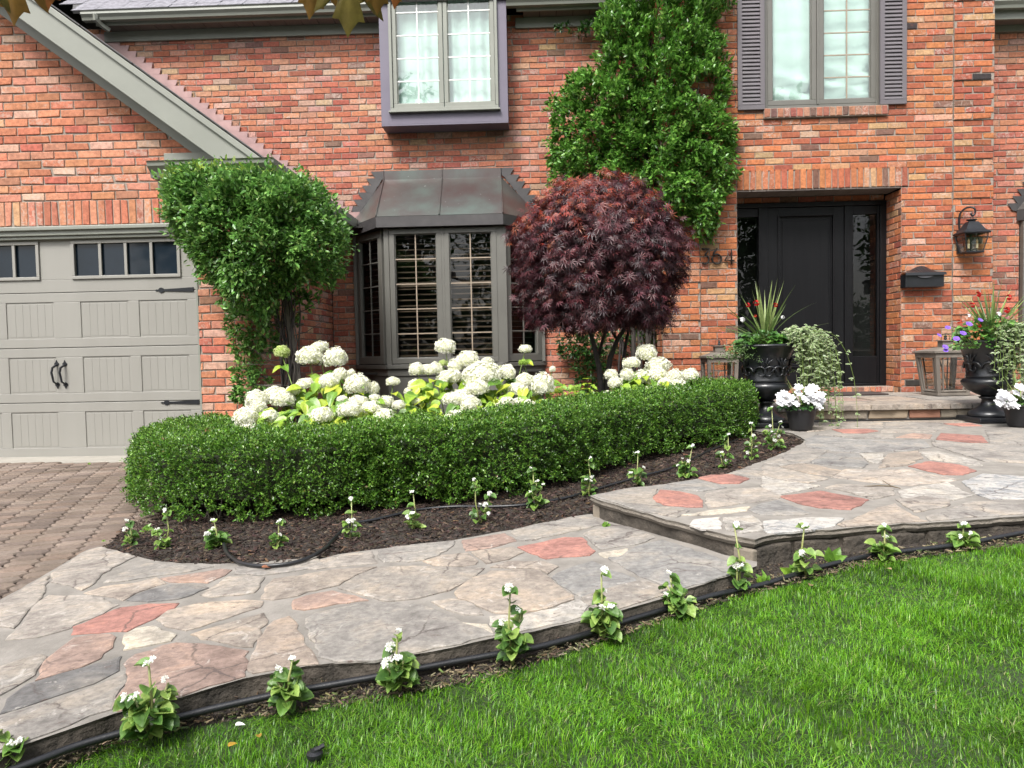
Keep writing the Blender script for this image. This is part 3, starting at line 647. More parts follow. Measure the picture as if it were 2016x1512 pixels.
# ------------------------------------------------------------------ bay windows
def bay(dx, full=True):
    fy = 8.94; c = [np.array([BX0+dx, 9.45, 0]), np.array([-1.79+dx, fy, 0]), np.array([-.375+dx, fy, 0]), np.array([BX1+dx, 9.45, 0])]
    z0 = PY(880, 716, fy)[2]; z1 = PY(880, 447, fy)[2]; zv = np.array([0, 0, 1.])
    m = MB()
    for i in range(3):
        a, b = c[i], c[i+1]; u = unit(b-a); n = np.array([u[1], -u[0], 0]); L = np.linalg.norm(b-a)
        if n[1] > 0: n = -n
        m.obox(a+zv*(z0-.05)-n*.06, u, zv, n, L, .05, .085)        # sill
        m.obox(a+zv*z1-n*.06, u, zv, n, L, .06, .062)               # head
        m.obox(a+zv*.05-n*.08, u, zv, n, L, z0-.102, .06)           # apron
        m.obox(a+zv*(z0-.14)-n*.08, u, zv, n, L, .089, .075)
    for p, q in ((1, .075), (2, .075)):
        x = c[p][0]; m.poly([(x-.06+.06*(p == 1)*1.2-.02, fy-.003, z0), (x+.055-.0, fy-.003, z0), (x+.055, fy-.003, z1), (x-.06+.06*(p == 1)*1.2-.02, fy-.003, z1)], NY, .06)
    m.box(c[0][0], c[0][0]+.04, 9.38, 9.449, z0, z1); m.box(c[3][0]-.04, c[3][0], 9.38, 9.449, z0, z1)
    bo = m.build('bay_window', TRIMD, house, bevel=.004)
    for i in range(3):
        a, b = c[i], c[i+1]; u = unit(b-a); n = np.array([u[1], -u[0], 0]); L = np.linalg.norm(b-a)
        if n[1] > 0: n = -n
        mg = .055
        if i == 1:
            mg = .06; w = (L-2*mg-.03)/2
            m = MB(); m.obox(a+u*(L/2-.015)+zv*z0-n*.03, u, zv, n, .03, z1-z0, .04); m.build('mullion', TRIMD, bo)
            for s in (mg, mg+w+.03): casement(bo, a+u*s+zv*(z0+.01)-n*.02, u, n, w, z1-z0-.02, 2, 5, .062, .05, TRIMD, WOODC if True else TRIM, GLASSD, .014)
        else: casement(bo, a+u*mg+zv*(z0+.01)-n*.02, u, n, L-2*mg, z1-z0-.02, 2, 5, .085, .05, TRIMD, TRIMD, GLASSD, .013)
    # louvred blinds inside centre sashes
    a, b = c[1], c[2]; L = b[0]-a[0]; slm = MB(); sw = (L-.12-.03)/2-.14
    slm.add([(0, -.03, -.006), (sw, -.03, -.006), (sw, .03, .012), (0, .03, .012), (0, -.03, .0), (sw, -.03, .0), (sw, .03, .018), (0, .03, .018)], [(0, 3, 2, 1), (4, 5, 6, 7), (0, 1, 5, 4), (2, 3, 7, 6), (0, 4, 7, 3), (1, 2, 6, 5)])
    sme = slm.mesh('blind_slat'); sme.materials.append(WOODB)
    for s in (.13, .13+.5*(L-.12)+.015):
        z = z0+.1
        while z < z1-.1:
            if abs(z-(z0+(z1-z0)*.59)) > .05: link('blind_slat', sme, bo, (a[0]+s, fy+.12, z))
            z += .068
        m = MB(); m.box(a[0]+s-.0, a[0]+s+sw, fy+.10, fy+.13, z0+(z1-z0)*.575, z0+(z1-z0)*.61)
        m.box(a[0]+s-.045, a[0]+s-.004, fy+.10, fy+.13, z0+.02, z1-.02); m.box(a[0]+s+sw+.004, a[0]+s+sw+.03, fy+.10, fy+.13, z0+.02, z1-.02); m.build('blind_frame', WOODB, bo)
    for i in (0, 2):
        a2, b2 = c[i], c[i+1]; u = unit(b2-a2); n = np.array([u[1], -u[0], 0]); n = n if n[1] < 0 else -n; L2 = np.linalg.norm(b2-a2); z = z0+.1
        sm = MB(); sm.obox(u*.12-n*.14, u, n, zv, L2-.25, .05, .006); me = sm.mesh('blind_slat'); me.materials.append(simple('dark_blind', (.05, .045, .045), (.03, .03, .03), 5))
        while z < z1-.1: link('blind_slat', me, bo, a2+zv*z); z += .068
    m = MB(); y1 = 10.4
    m.box(c[0][0]-.3, c[3][0]+.3, y1, y1+.02, 0, 3); m.box(c[0][0]+.05, c[3][0]-.05, 9.12, y1, z0-.12, z0-.1); m.box(c[0][0]+.05, c[3][0]-.05, 9.12, y1, z1+.05, z1+.07)
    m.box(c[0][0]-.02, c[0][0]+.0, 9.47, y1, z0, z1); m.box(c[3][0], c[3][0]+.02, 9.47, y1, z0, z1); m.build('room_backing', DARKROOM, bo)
    # copper roof
    zt0 = PY(880, 350, 9.42)[2]; ztt = PY(880, 333, 9.42)[2]; zb = PY(870, 423, 8.86)[2]; zd = PY(870, 444, 8.86)[2]
    T0, T1 = np.array([-1.87+dx, 9.43, zt0]), np.array([-.385+dx, 9.43, zt0])
    B0, B1 = np.array([-1.865+dx, 8.855, zb]), np.array([-.345+dx, 8.855, zb]); C0, C1 = np.array([-2.33+dx, 9.43, zb-.02]), np.array([.17+dx, 9.43, zb-.02])
    m = MB(); dn = np.array([0, .0, -.012])
    for P in ((T0, T1, B1, B0), (T0, B0, C0), (T1, C1, B1)): 
        n = np.cross(P[1]-P[0], P[2]-P[0]); n = n if n[1] < 0 else -n; m.poly(P, unit(n), .01)
    m.box(T0[0], T1[0], 9.425, 9.44, zt0-.02, ztt)
    ro = m.build('bay_roof', COPPER, house)
    m = MB(); Cp = [C0, B0, B1, C1]
    for i in range(3):
        a, b = Cp[i].copy(), Cp[i+1].copy(); a[2] -= .004; b[2] -= .004; n = np.array([(b-a)[1], -(b-a)[0], 0]); n = unit(n if n[1] < 0 else -n)
        m.poly([a, b, b-zv*(zb-zd), a-zv*(zb-zd)], n, .02)
    m.poly([C0-zv*(zb-zd-.005)+np.array([.03, 0, .02]), B0-zv*(zb-zd-.005)+np.array([.03, .03, 0]), B1-zv*(zb-zd-.005)+np.array([-.03, .03, 0]), C1-zv*(zb-zd-.005)+np.array([-.03, 0, .02])], zv, .01)
    m.build('bay_fascia', COPD, ro)
    def seam(p, q, nn=np.array([0, -.7, .7])):
        s = MB(); s.tube([p+nn*.008, q+nn*.008], .009, 6); s.build('roof_seam', COPPER, ro)
    seam(T0, B0); seam(T1, B1); seam((T0+T1)/2, (B0+B1)/2); 
    for x in (T0[0], (T0[0]+T1[0])/2, T1[0]): s = MB(); s.tube([(x, 9.424, zt0), (x, 9.424, ztt)], .008, 6); s.build('roof_seam', COPPER, ro)
    # stepped flashing each side
    for side, A, Bc in ((-1, T0, C0), (1, T1, C1)):
        nst = 8
        for i in range(nst):
            f0, f1 = i/nst, (i+1)/nst; p = Bc*(1-f0)+A*f0; q = Bc*(1-f1)+A*f1; s = MB(); y = 9.434-(i % 2)*.0015
            h = (ztt-.0-Bc[2])*1/nst; zz0 = Bc[2]+i*h; zz1 = zz0+h
            s.poly([(p[0]-side*.04, y, zz0-.02), (p[0]+side*.05, y, zz0), (q[0]+side*.17, y, zz1), (q[0]-side*.04, y, zz1)], NY, .003); s.build('step_flashing', COPD, ro)
    return bo
bay(0.0); bay(8.33, False)

# ------------------------------------------------------------------ ground
def inpoly(P, poly):
    x, y = P[:, 0], P[:, 1]; r = np.zeros(len(P), bool); n = len(poly)
    for i in range(n):
        x0, y0 = poly[i][:2]; x1, y1 = poly[(i+1) % n][:2]
        c = ((y0 > y) != (y1 > y)) & (x < (x1-x0)*(y-y0)/(y1-y0+1e-12)+x0); r ^= c
    return r
def Zt(reg, pts):
    ox, oy, s = {1: (0, 880, 2.393), 2: (600, 960, 2.739), 3: (1100, 800, 3.024), 4: (1500, 780, 3.779)}[reg]
    return [(ox+x/s, oy+y/s) for x, y in pts]
def sheet(name, pts, zf, mat, kind='structure', sub=0):
    m = MB(); m.add([(p[0], p[1], zf(p[0], p[1])) for p in pts], [tuple(range(len(pts)))]); o = m.build(name, mat)
    if kind: o['kind'] = kind
    if o.data.polygons[0].normal.z < 0: o.data.flip_normals()
    return o
MOSSY = simple('joint_sand_moss', (.04, .035, .024), (.022, .03, .012), 5, .95, .5, 120)
SOIL = simple('dark_soil', (.045, .034, .026), (.02, .015, .012), 9, .95, .8, 90, dist=.02)
GRASSG = simple('lawn_base', (.035, .07, .012), (.02, .035, .01), 6, .95, .7, 150, dist=.02)
g = sheet('ground', [(-60, -60), (60, -60), (60, 60), (-60, 60)], lambda x, y: -.75, simple('far_ground', (.06, .08, .04), (.04, .05, .03), .5, .95))
drive = sheet('driveway', [(-14, -20), (-1.6, -20), (-1.6, 1.0), (-1.9, 2.6), (-2.1, 3.9), (-2.3, 4.1), (-2.75, 7.0), (-2.75, 9.6), (-14, 9.6)], lambda x, y: zp(DRIVE, x, y)-.012, MOSSY)
m = MB(); m.box(-5.6, -2.75, 6.38, 6.8, .01, .066); ap = m.build('garage_apron', simple('pale_concrete', (.30, .28, .245), (.24, .225, .195), 7, .9, .3, 120), bevel=.006); ap['kind'] = 'structure'
def pavermat():
    m = bpy.data.materials.new('paver_concrete'); t = nodes(m); p = pos(t); a = attr(t, 'tint'); n = noise(t, 60, 5, .7, p); n2 = noise(t, 2.5, 4, .6, p)
    r = ramp(t, n.outputs[0], [(.3, (.75,)*3), (.7, (1.2,)*3)]); c = mix(t, 1., a.outputs[0], r.outputs[0], 'MULTIPLY'); r2 = ramp(t, n2.outputs[0], [(.4, (.8, .78, .74)), (.65, (1.1, 1.08, 1.05))]); c = mix(t, 1., c, r2.outputs[0], 'MULTIPLY')
    n3 = noise(t, 220, 2, .5, p); finish(t, c, .9, n3.outputs[0], .6, .003, spec=.2); return m
PAVER = pavermat()
th = rad(20); cu, su = math.cos(th), math.sin(th)
hexp = [(-.086, 0), (-.053, .045), (.053, .045), (.086, 0), (.053, -.045), (-.053, -.045)]
def paver_mesh():
    m = MB(); V = []; s = .92
    for k, (sc, z) in enumerate(((1, -.02), (1, -.002), (.90, .006))):
        for x, y in hexp: V.append(((x*cu-y*su)*s*sc, (x*su+y*cu)*s*sc, z))
    F = [(6*r+i, 6*r+(i+1) % 6, 6*r+6+(i+1) % 6, 6*r+6+i) for r in (0, 1) for i in range(6)]+[(17, 16, 15, 14, 13, 12)]
    F = [f[::-1] for f in F]; t = random.choice([(.185, .148, .125), (.17, .135, .115), (.205, .168, .145), (.15, .12, .105), (.19, .145, .12)]); k = random.gauss(1, .07)
    m.add(V, F, (*[x*k for x in t], 0)); return m
random.seed(21); pms = [paver_mesh() for _ in range(16)]; pme = []
for q in pms: me = q.mesh('paver'); me.materials.append(PAVER); pme.append(me)
cand = []
for i in range(-60, 60):
    for j in range(-90, 90):
        a, b = i*.139, j*.09+(i % 2)*.045; x, y = -3+a*cu-b*su, 4.5+a*su+b*cu
        if not (.8 < y < 6.34): continue
        if x < -7.2 or x > -1.4: continue
        if x > -1.85-.0*y and y < 2.2: continue
        if y >= 2.2 and x > -2.02-.09*(y-2.2)-max(0, y-4)*.17: continue
        cand.append((np.hypot(x, y), x, y))
cand.sort(); cnt = 0; rest = MB()
for d, x, y in cand:
    z = zp(DRIVE, x, y)+random.gauss(0, .0012)
    if cnt < 300 and inview((x, y, z), -8): link('paver', random.choice(pme), drive, (x, y, z)); cnt += 1
    else:
        q = random.choice(pms); rest.add([np.array(v)+(x, y, z) for v in q.v], q.f, q.c[0])
rest.build('pavers', PAVER, drive, kind='stuff')
# moss tufts in joints handled with weeds later
bedpoly = [tuple(PZ(x, y, BED)[:2]) for x, y in ((195, 1085), (262, 1035), (285, 1000))]+[(-2.38, 4.5), (-2.6, 5.2), (-2.80, 6.3), (-2.62, 6.75), (-2.6, 9.5), (2.05, 9.5), (2.3, 6.6)]+[tuple(PZ(x, y, BED)[:2]) for x, y in ((1590, 850), (1575, 885), (1400, 975), (1160, 1010), (1160, 1060), (900, 1100), (560, 1150), (330, 1150))]
bed = sheet('garden_bed', bedpoly, lambda x, y: zp(BED, x, y), SOIL)
# ---- flagstone material
def flagmat():
    m = bpy.data.materials.new('flagstone'); t = nodes(m); p = pos(t); a = attr(t, 'tint')
    n1 = noise(t, 5, 6, .65, p, .6); n2 = noise(t, 38, 5, .7, p); n3 = noise(t, 11, 6, .7, p, 1.5)
    r1 = ramp(t, n1.outputs[0], [(.34, (.68, .67, .68)), (.5, (1, 1, 1)), (.66, (1.3, 1.22, 1.12))]); c = mix(t, 1., a.outputs[0], r1.outputs[0], 'MULTIPLY')
    r2 = ramp(t, n2.outputs[0], [(.36, (.74,)*3), (.64, (1.2,)*3)]); c = mix(t, 1., c, r2.outputs[0], 'MULTIPLY')
    add = N(t, 'ShaderNodeMath', _operation='ADD'); t.links.new(n3.outputs[0], add.inputs[0]); t.links.new(a.outputs['Alpha'], add.inputs[1])
    r3 = ramp(t, add.outputs[0], [(.60, (0,)*3), (.68, (.6,)*3)]); c = mix(t, r3.outputs[0], c, (.46, .43, .39))
    n4 = noise(t, 9, 8, .8, pos(t, (.6, 1.6, 1)), 2.2); r4 = ramp(t, n4.outputs[0], [(.37, (.85,)*3), (.415, (0,)*3)]); c = mix(t, r4.outputs[0], c, (.10, .07, .06))
    wv_ = mix(t, .10, p, noise(t, 6, 5, .7, p).outputs[1], 'ADD'); vo = N(t, 'ShaderNodeTexVoronoi', Scale=2.6); vo.feature = 'DISTANCE_TO_EDGE'; t.links.new(wv_, vo.inputs['Vector'])
    r5 = ramp(t, vo.outputs['Distance'], [(.004, (1,)*3), (.014, (0,)*3)]); mk = ramp(t, noise(t, 3.3, 3, .5, p).outputs[0], [(.47, (0,)*3), (.56, (.75,)*3)]); mm_ = mix(t, 1., r5.outputs[0], mk.outputs[0], 'MULTIPLY'); c = mix(t, mm_, c, (.07, .055, .05))
    n6 = noise(t, 120, 2, .5, p); r6 = ramp(t, n6.outputs[0], [(.27, (.7,)*3), (.33, (0,)*3)]); c = mix(t, r6.outputs[0], c, (.09, .07, .06))
    n5 = noise(t, 90, 4, .7, pos(t)); n7 = noise(t, 3.5, 7, .62, pos(t, (.7, 1.3, 1)), .8); st_ = ramp(t, n7.outputs[0], [(.0, (0,)*3), (.40, (.25,)*3), (.46, (.5,)*3), (.52, (.75,)*3), (.60, (1,)*3)]); st_.color_ramp.interpolation = 'CONSTANT'; b = mix(t, .5, mix(t, .35, n5.outputs[0], n3.outputs[0]), st_.outputs[0])
    finish(t, c, .72, b, .7, .006, spec=.35); return m
FLAG = flagmat()
GROUT = simple('walk_mortar', (.25, .23, .205), (.15, .137, .12), 9, .9, .5, 70, dist=.006)
SLABSIDE = simple('stone_edge', (.085, .07, .055), (.025, .021, .016), 11, .9, 1.0, 22, dist=.02)
RISER = simple('riser_stone', (.26, .22, .17), (.14, .12, .095), 6, .9, .7, 50, dist=.008)
def roughen(pts, step, amp, closed=True):
    out = []; n = len(pts)
    for i in range(n if closed else n-1):
        a, b = np.array(pts[i][:2]), np.array(pts[(i+1) % n][:2]); L = np.linalg.norm(b-a); k = max(1, int(L/step)); nn = np.array([-(b-a)[1], (b-a)[0]])/(L+1e-9)
        for j in range(k):
            q = a+(b-a)*j/k; out.append(q+nn*random.gauss(0, amp)*(1 if j else .3))
    return out
def shrink(pts, d):
    n = len(pts); P = [np.array(p[:2]) for p in pts]; ar = sum(P[i][0]*P[(i+1) % n][1]-P[(i+1) % n][0]*P[i][1] for i in range(n)); s = 1 if ar > 0 else -1; out = []
    for i in range(n):
        e1, e2 = P[i]-P[i-1], P[(i+1) % n]-P[i]; n1 = np.array([-e1[1], e1[0]])/(np.linalg.norm(e1)+1e-9); n2 = np.array([-e2[1], e2[0]])/(np.linalg.norm(e2)+1e-9)
        v = n1+n2; v = v/max(.5, (np.linalg.norm(v)**2)/2)*s; out.append(P[i]+v*d)
    return out
def stone(parent, pw, pl, tint, h=.006, ins=.006, gap=0.0):
    q = pw
    if gap: q = shrink(q, gap)
    q = roughen(q, .035, .0045); r = shrink(q, ins); k = len(q); hz = h+random.uniform(-.0015, .0015)
    V = [(x, y, zp(pl, x, y)-.004) for x, y in q]+[(x, y, zp(pl, x, y)+hz*.6) for x, y in q]+[(x, y, zp(pl, x, y)+hz) for x, y in r]
    F = [(a*k+i, a*k+(i+1) % k, a*k+k+(i+1) % k, a*k+k+i) for a in (0, 1) for i in range(k)]+[tuple(range(2*k, 3*k))]
    ar = sum(q[i][0]*q[(i+1) % k][1]-q[(i+1) % k][0]*q[i][1] for i in range(k))
    if ar < 0: F = [f[::-1] for f in F]
    m = MB(); m.add(V, F, tint); return m.build('flagstone', FLAG, parent)
def slab(name, outline, pl, drop, mat_side, mat_top=None, step=.06, amp=.004):
    q = roughen(outline, step, amp); k = len(q); m = MB(); nl = 3
    V = []
    for i in range(nl+1):
        s = shrink(q, (0, .004, .0, .012)[i]) if i else q
        V += [(x, y, zp(pl, x, y)-(.0, .01, drop*.55, drop)[i]) for x, y in s]
    F = [(a*k+i, a*k+k+i, a*k+k+(i+1) % k, a*k+(i+1) % k) for a in range(nl) for i in range(k)]+[tuple(range(k))]
    ar = sum(q[i][0]*q[(i+1) % k][1]-q[(i+1) % k][0]*q[i][1] for i in range(k))
    if ar < 0: F = [f[::-1] for f in F]
    m.add(V, F); o = m.build(name, mat_top or GROUT); o.data.materials.append(mat_side)
    for p in o.data.polygons: p.material_index = 0 if abs(p.normal.z) > .7 else 1
    o['kind'] = 'structure'; return o
G1 = (.27, .243, .213, .01); G2 = (.235, .218, .197, .0); GB = (.205, .198, .187, .0); TAN = (.275, .225, .185, .01); PK = (.285, .205, .17, .0); RED = (.29, .145, .12, -.05); CRM = (.40, .36, .295, .05); GW = (.31, .29, .26, .08); GT = (.27, .232, .195, .01); DK = (.15, .145, .14, .0)
walk_out_px = Zt(1, [(0, 720), (180, 620), (300, 550), (350, 520), (410, 485), (480, 465), (530, 485), (600, 500), (680, 525), (760, 540), (860, 548), (1000, 552), (1200, 545), (1300, 535), (1500, 515)])+Zt(2, [(0, 400), (180, 360), (360, 335), (550, 312), (800, 283), (1110, 228), (1300, 185), (1500, 147)])
walk_r = Zt(3, [(190, 640), (600, 755), (970, 880), (1180, 925)]); walk_f = Zt(3, [(1180, 950), (1090, 985), (700, 1110), (340, 1225), (0, 1315)])+Zt(2, [(1690, 668), (1230, 778), (1020, 810), (700, 880), (380, 940), (150, 950)])+Zt(1, [(1590, 1015), (1440, 1035), (1150, 1090), (850, 1180), (540, 1255), (380, 1310), (160, 1385), (0, 1440)])
wo_ = [PZ(x, y, WALK) for x, y in walk_out_px+walk_r+walk_f]
wl = [(-1.60, 1.50), (-1.9, 1.25), (-2.6, 1.3), (-2.5, 2.0)]
random.seed(31)
walk = slab('walkway', [p[:2] for p in wo_]+[np.array(p) for p in wl], WALK, .11, SLABSIDE)
W = []
def S1(pts, t): W.append((Zt(1, pts), t))
def S2(pts, t): W.append((Zt(2, pts), t))
def S3(pts, t): W.append((Zt(3, pts), t))
S1([(335, 888), (345, 850), (480, 795), (560, 760), (700, 742), (845, 738), (820, 765), (720, 815), (640, 850), (600, 872), (460, 880)], RED)
S1([(745, 815), (790, 775), (930, 740), (1150, 725), (1235, 730), (1225, 758), (1100, 797), (950, 848), (880, 866), (800, 850)], GT)
S1([(175, 1100), (215, 1010), (290, 950), (350, 905), (470, 887), (540, 900), (530, 950), (470, 1000), (380, 1040), (280, 1070)], PK)
S1([(588, 958), (592, 888), (640, 862), (720, 850), (825, 890), (800, 918), (700, 938)], CRM)
S1([(612, 1000), (640, 982), (830, 927), (950, 932), (1168, 967), (1150, 1083), (980, 1128), (860, 1173), (760, 1200), (560, 1245), (552, 1190), (600, 1110)], PK)
S1([(905, 885), (1030, 847), (1240, 787), (1255, 820), (1228, 880), (1188, 943), (1150, 943), (1000, 910)], GT)
S1([(1192, 985), (1217, 930), (1262, 850), (1292, 822), (1360, 802), (1400, 842), (1428, 920), (1485, 1000), (1495, 1022), (1400, 1032), (1200, 1066), (1174, 1058)], TAN)
S2([(8, 712), (60, 682), (300, 628), (500, 628), (640, 643), (760, 692), (850, 737), (960, 772), (1015, 800), (700, 868), (540, 903), (380, 933), (185, 943), (82, 915), (32, 820)], G2)
S1([(5, 1258), (40, 1190), (130, 1122), (420, 1037), (568, 992), (558, 1058), (440, 1118), (200, 1198)], DK)
S1([(5, 1280), (250, 1202), (450, 1132), (578, 1077), (588, 1112), (538, 1180), (518, 1240), (330, 1312), (160, 1372), (5, 1425)], G2)
S1([(5, 1042), (180, 982), (212, 992), (158, 1080), (60, 1138), (5, 1170)], G2)
S1([(33, 910), (100, 852), (165, 747), (230, 702), (430, 702), (555, 747), (478, 790), (343, 842), (328, 858), (180, 898)], G1)
S1([(3, 850), (3, 742), (180, 630), (228, 612), (200, 700), (148, 760), (60, 858)], G1)
S1([(245, 600), (300, 560), (350, 530), (410, 495), (478, 475), (558, 495), (635, 520), (555, 560), (478, 600), (430, 655), (390, 676), (330, 655), (245, 640)], G1)
S1([(492, 640), (562, 602), (690, 552), (760, 555), (860, 562), (1000, 567), (900, 588), (740, 608), (605, 632)], G2)
S1([(402, 690), (482, 662), (640, 643), (738, 618), (778, 645), (640, 688), (580, 725), (480, 702)], GT)
S1([(602, 725), (662, 692), (800, 655), (958, 655), (978, 667), (900, 700), (840, 718), (700, 732)], DK)
S1([(762, 622), (900, 602), (1040, 578), (1088, 583), (1058, 608), (978, 642), (800, 638)], PK)
S1([(952, 700), (1002, 665), (1072, 618), (1160, 612), (1245, 618), (1222, 662), (1195, 690), (1130, 700), (1000, 710)], G1)
S1([(1105, 600), (1110, 572), (1300, 555), (1500, 532), (1520, 560), (1380, 588), (1220, 608)], G2)
S1([(1232, 718), (1252, 662), (1290, 625), (1500, 600), (1560, 625), (1520, 660), (1400, 705), (1290, 722)], GT)
S2([(22, 440), (62, 402), (200, 367), (358, 347), (388, 408), (200, 428), (62, 443)], G1)
S2([(397, 340), (500, 322), (805, 292), (795, 320), (720, 368), (640, 393), (560, 403), (430, 403), (402, 385)], G2)
S2([(852, 287), (1078, 250), (1137, 290), (1000, 328), (872, 343), (857, 320)], PK)
S2([(1118, 237), (1300, 195), (1500, 158), (1568, 175), (1595, 203), (1400, 248), (1200, 288), (1142, 280)], G2)
S2([(1147, 325), (1200, 312), (1400, 272), (1498, 272), (1568, 345), (1538, 368), (1400, 378), (1300, 388), (1200, 350)], RED)
S2([(642, 400), (740, 368), (878, 357), (922, 390), (916, 416), (840, 428), (700, 423)], GT)
S2([(905, 352), (1000, 342), (1120, 325), (1175, 352), (1100, 388), (980, 412), (942, 380)], GT)
S2([(183, 545), (282, 482), (400, 433), (600, 428), (965, 440), (898, 500), (778, 558), (600, 602), (440, 617), (302, 578)], G1)
S2([(812, 570), (862, 522), (1002, 455), (1130, 450), (1268, 453), (1348, 522), (1445, 588), (1443, 605), (1330, 648), (1150, 683), (1022, 678), (932, 640), (832, 602)], GT)
S2([(-60, 500), (0, 475), (120, 453), (380, 433), (278, 472), (180, 528), (60, 558), (-40, 568)], GT)
S2([(-60, 610), (0, 590), (150, 562), (300, 602), (335, 612), (120, 640), (0, 662), (-60, 655)], PK)
S2([(692, 620), (790, 605), (860, 617), (930, 655), (955, 688), (860, 688), (762, 660)], G1)
S2([(842, 732), (978, 742), (1008, 788), (942, 778)], CRM)
S2([(1003, 700), (1150, 702), (1350, 658), (1478, 608), (1525, 640), (1488, 698), (1400, 728), (1240, 762), (1060, 790), (1003, 740)], GW)
S2([(1335, 490), (1400, 447), (1550, 400), (1638, 443), (1775, 490), (1782, 505), (1600, 557), (1492, 590), (1405, 540)], GB)
S2([(1010, 432), (1100, 403), (1290, 403), (1365, 430), (1308, 468), (1270, 443), (1130, 438)], GT)
S2([(1590, 357), (1735, 333), (1740, 350), (1690, 383), (1620, 380)], CRM)
S3([(290, 897), (410, 868), (470, 835), (620, 800), (790, 852), (1000, 930), (1085, 975), (1000, 1008), (860, 1053), (722, 1090), (600, 1057), (480, 1012), (380, 957)], GB)
S3([(145, 1140), (300, 1088), (480, 1043), (620, 1077), (695, 1105), (520, 1157), (340, 1212), (242, 1198), (152, 1178)], G1)
S3([(152, 760), (262, 722), (330, 703), (450, 733), (575, 785), (450, 828), (350, 838), (250, 856), (202, 820)], G2)
random.seed(32)
for pts, t in W:
    k = random.gauss(1, .05); stone(walk, [PZ(x, y, WALK)[:2] for x, y in pts], WALK, (t[0]*k, t[1]*k, t[2]*k, t[3]), gap=-.004 if t is not RED else 0)
for pts in ([(-2.42, 2.1), (-1.98, 2.1), (-1.65, 1.6), (-2.4, 1.4)], [(-2.4, 2.7), (-2.2, 2.75), (-1.85, 2.2), (-2.45, 2.18)]): pass
# ---- landing
Lo = Zt(3, [(188, 533), (380, 492), (640, 462), (820, 432), (1000, 402), (1200, 332), (1350, 272), (1450, 218)])+Zt(4, [(318, 322), (240, 280), (150, 262)])
Lfr = Zt(4, [(1950, 890), (1600, 918), (1240, 940), (900, 962), (600, 985), (230, 1010), (0, 1048)])+Zt(3, [(1170, 793), (1000, 765), (700, 687), (450, 615), (250, 562)])
lo = [PZ(x, y, LAND)[:2] for x, y in Lo]+[np.array(p) for p in ((1.95, 6.1), (1.7, 7.1), (7.5, 7.1), (7.5, 3.9), (4.5, 3.55))]
x_, y_ = PZ(2016, 1015, LAND)[:2]; lo += [PZ(x, y, LAND)[:2] for x, y in Lfr]
LANDSIDE = simple('landing_edge_stone', (.20, .175, .145), (.09, .078, .064), 9, .9, .9, 30, dist=.015, stretch=(1, 1, 2.5))
land = slab('landing', lo, LAND, .035, LANDSIDE, step=.05, amp=.005)
base = shrink(lo, .02); m = MB(); k = len(base); m.add([(x, y, LAND[0]-.033) for x, y in base]+[(x, y, -.02) for x, y in base], [(i, i+k, (i+1) % k+k, (i+1) % k) for i in range(k)]+[tuple(range(k))])
lb = m.build('landing_base', SLABSIDE, land); lb.data.update()
L_ = []
def L3(pts, t): L_.append((Zt(3, pts), t))
def L4(pts, t): L_.append((Zt(4, pts), t))
L3([(205, 535), (400, 500), (588, 497), (558, 550), (598, 600), (775, 625), (700, 662), (500, 628), (330, 575)], G2)
L3([(602, 502), (720, 512), (830, 537), (858, 575), (858, 603), (760, 603), (622, 590), (558, 558)], RED)
L3([(642, 470), (815, 443), (955, 475), (998, 487), (860, 508), (720, 500), (620, 488)], GB)
L3([(827, 430), (900, 413), (1040, 410), (1138, 435), (1070, 463), (960, 463)], RED)
L3([(1010, 404), (1120, 372), (1300, 372), (1475, 430), (1300, 448), (1155, 430)], G2)
L3([(882, 522), (1000, 497), (1290, 482), (1328, 540), (1300, 553), (1100, 578), (892, 608), (872, 560)], G1)
L3([(712, 655), (880, 627), (1135, 602), (1118, 625), (900, 648)], CRM)
L3([(802, 680), (958, 667), (966, 730), (850, 733), (782, 710)], (.40, .375, .35, .1))
L3([(1132, 620), (1180, 592), (1300, 562), (1400, 602), (1495, 640), (1400, 653), (1200, 648)], GB)
L3([(982, 667), (1150, 652), (1198, 690), (1216, 740), (1100, 758), (1003, 740)], GW)
L3([(1312, 540), (1560, 507), (1848, 560), (1740, 618), (1550, 608), (1420, 580)], RED)
L3([(1222, 690), (1500, 667), (1695, 672), (1640, 718), (1400, 753), (1242, 758)], (.29, .29, .285, .14))
L4([(722, 900), (860, 832), (998, 805), (1115, 888), (1222, 933), (900, 953), (600, 973), (565, 958)], GT)
L4([(1042, 802), (1000, 772), (1200, 752), (1398, 772), (1388, 818), (1200, 858), (1130, 868)], G1)
L4([(1225, 902), (1400, 842), (1560, 785), (1980, 805), (1980, 875), (1500, 908), (1250, 932)], G2)
L4([(472, 690), (560, 663), (780, 668), (965, 692), (990, 738), (830, 768), (602, 708)], G1)
L4([(1013, 710), (1100, 692), (1370, 643), (1478, 700), (1575, 738), (1420, 778), (1200, 743), (1045, 768)], GW)
L4([(1087, 525), (1240, 490), (1480, 517), (1598, 560), (1500, 590), (1350, 588)], RED)
L4([(522, 605), (620, 547), (800, 553), (1060, 543), (1345, 602), (1475, 622), (1400, 638), (1090, 668), (782, 640)], (.33, .29, .25, .06))
L4([(135, 525), (300, 503), (420, 518), (595, 560), (522, 598), (350, 578)], GT)
L4([(363, 500), (470, 433), (715, 433), (785, 500), (745, 538), (522, 518)], GB)
L4([(733, 433), (898, 433), (907, 470), (860, 505), (810, 498)], GW)
L4([(915, 460), (942, 433), (1165, 413), (1195, 460), (1080, 517), (870, 537)], GT)
L4([(1175, 420), (1300, 413), (1595, 480), (1635, 520), (1480, 503), (1252, 475)], GW)
L4([(1495, 640), (1640, 583), (1980, 603), (1980, 770), (1700, 768), (1585, 730)], (.25, .255, .258, .12))
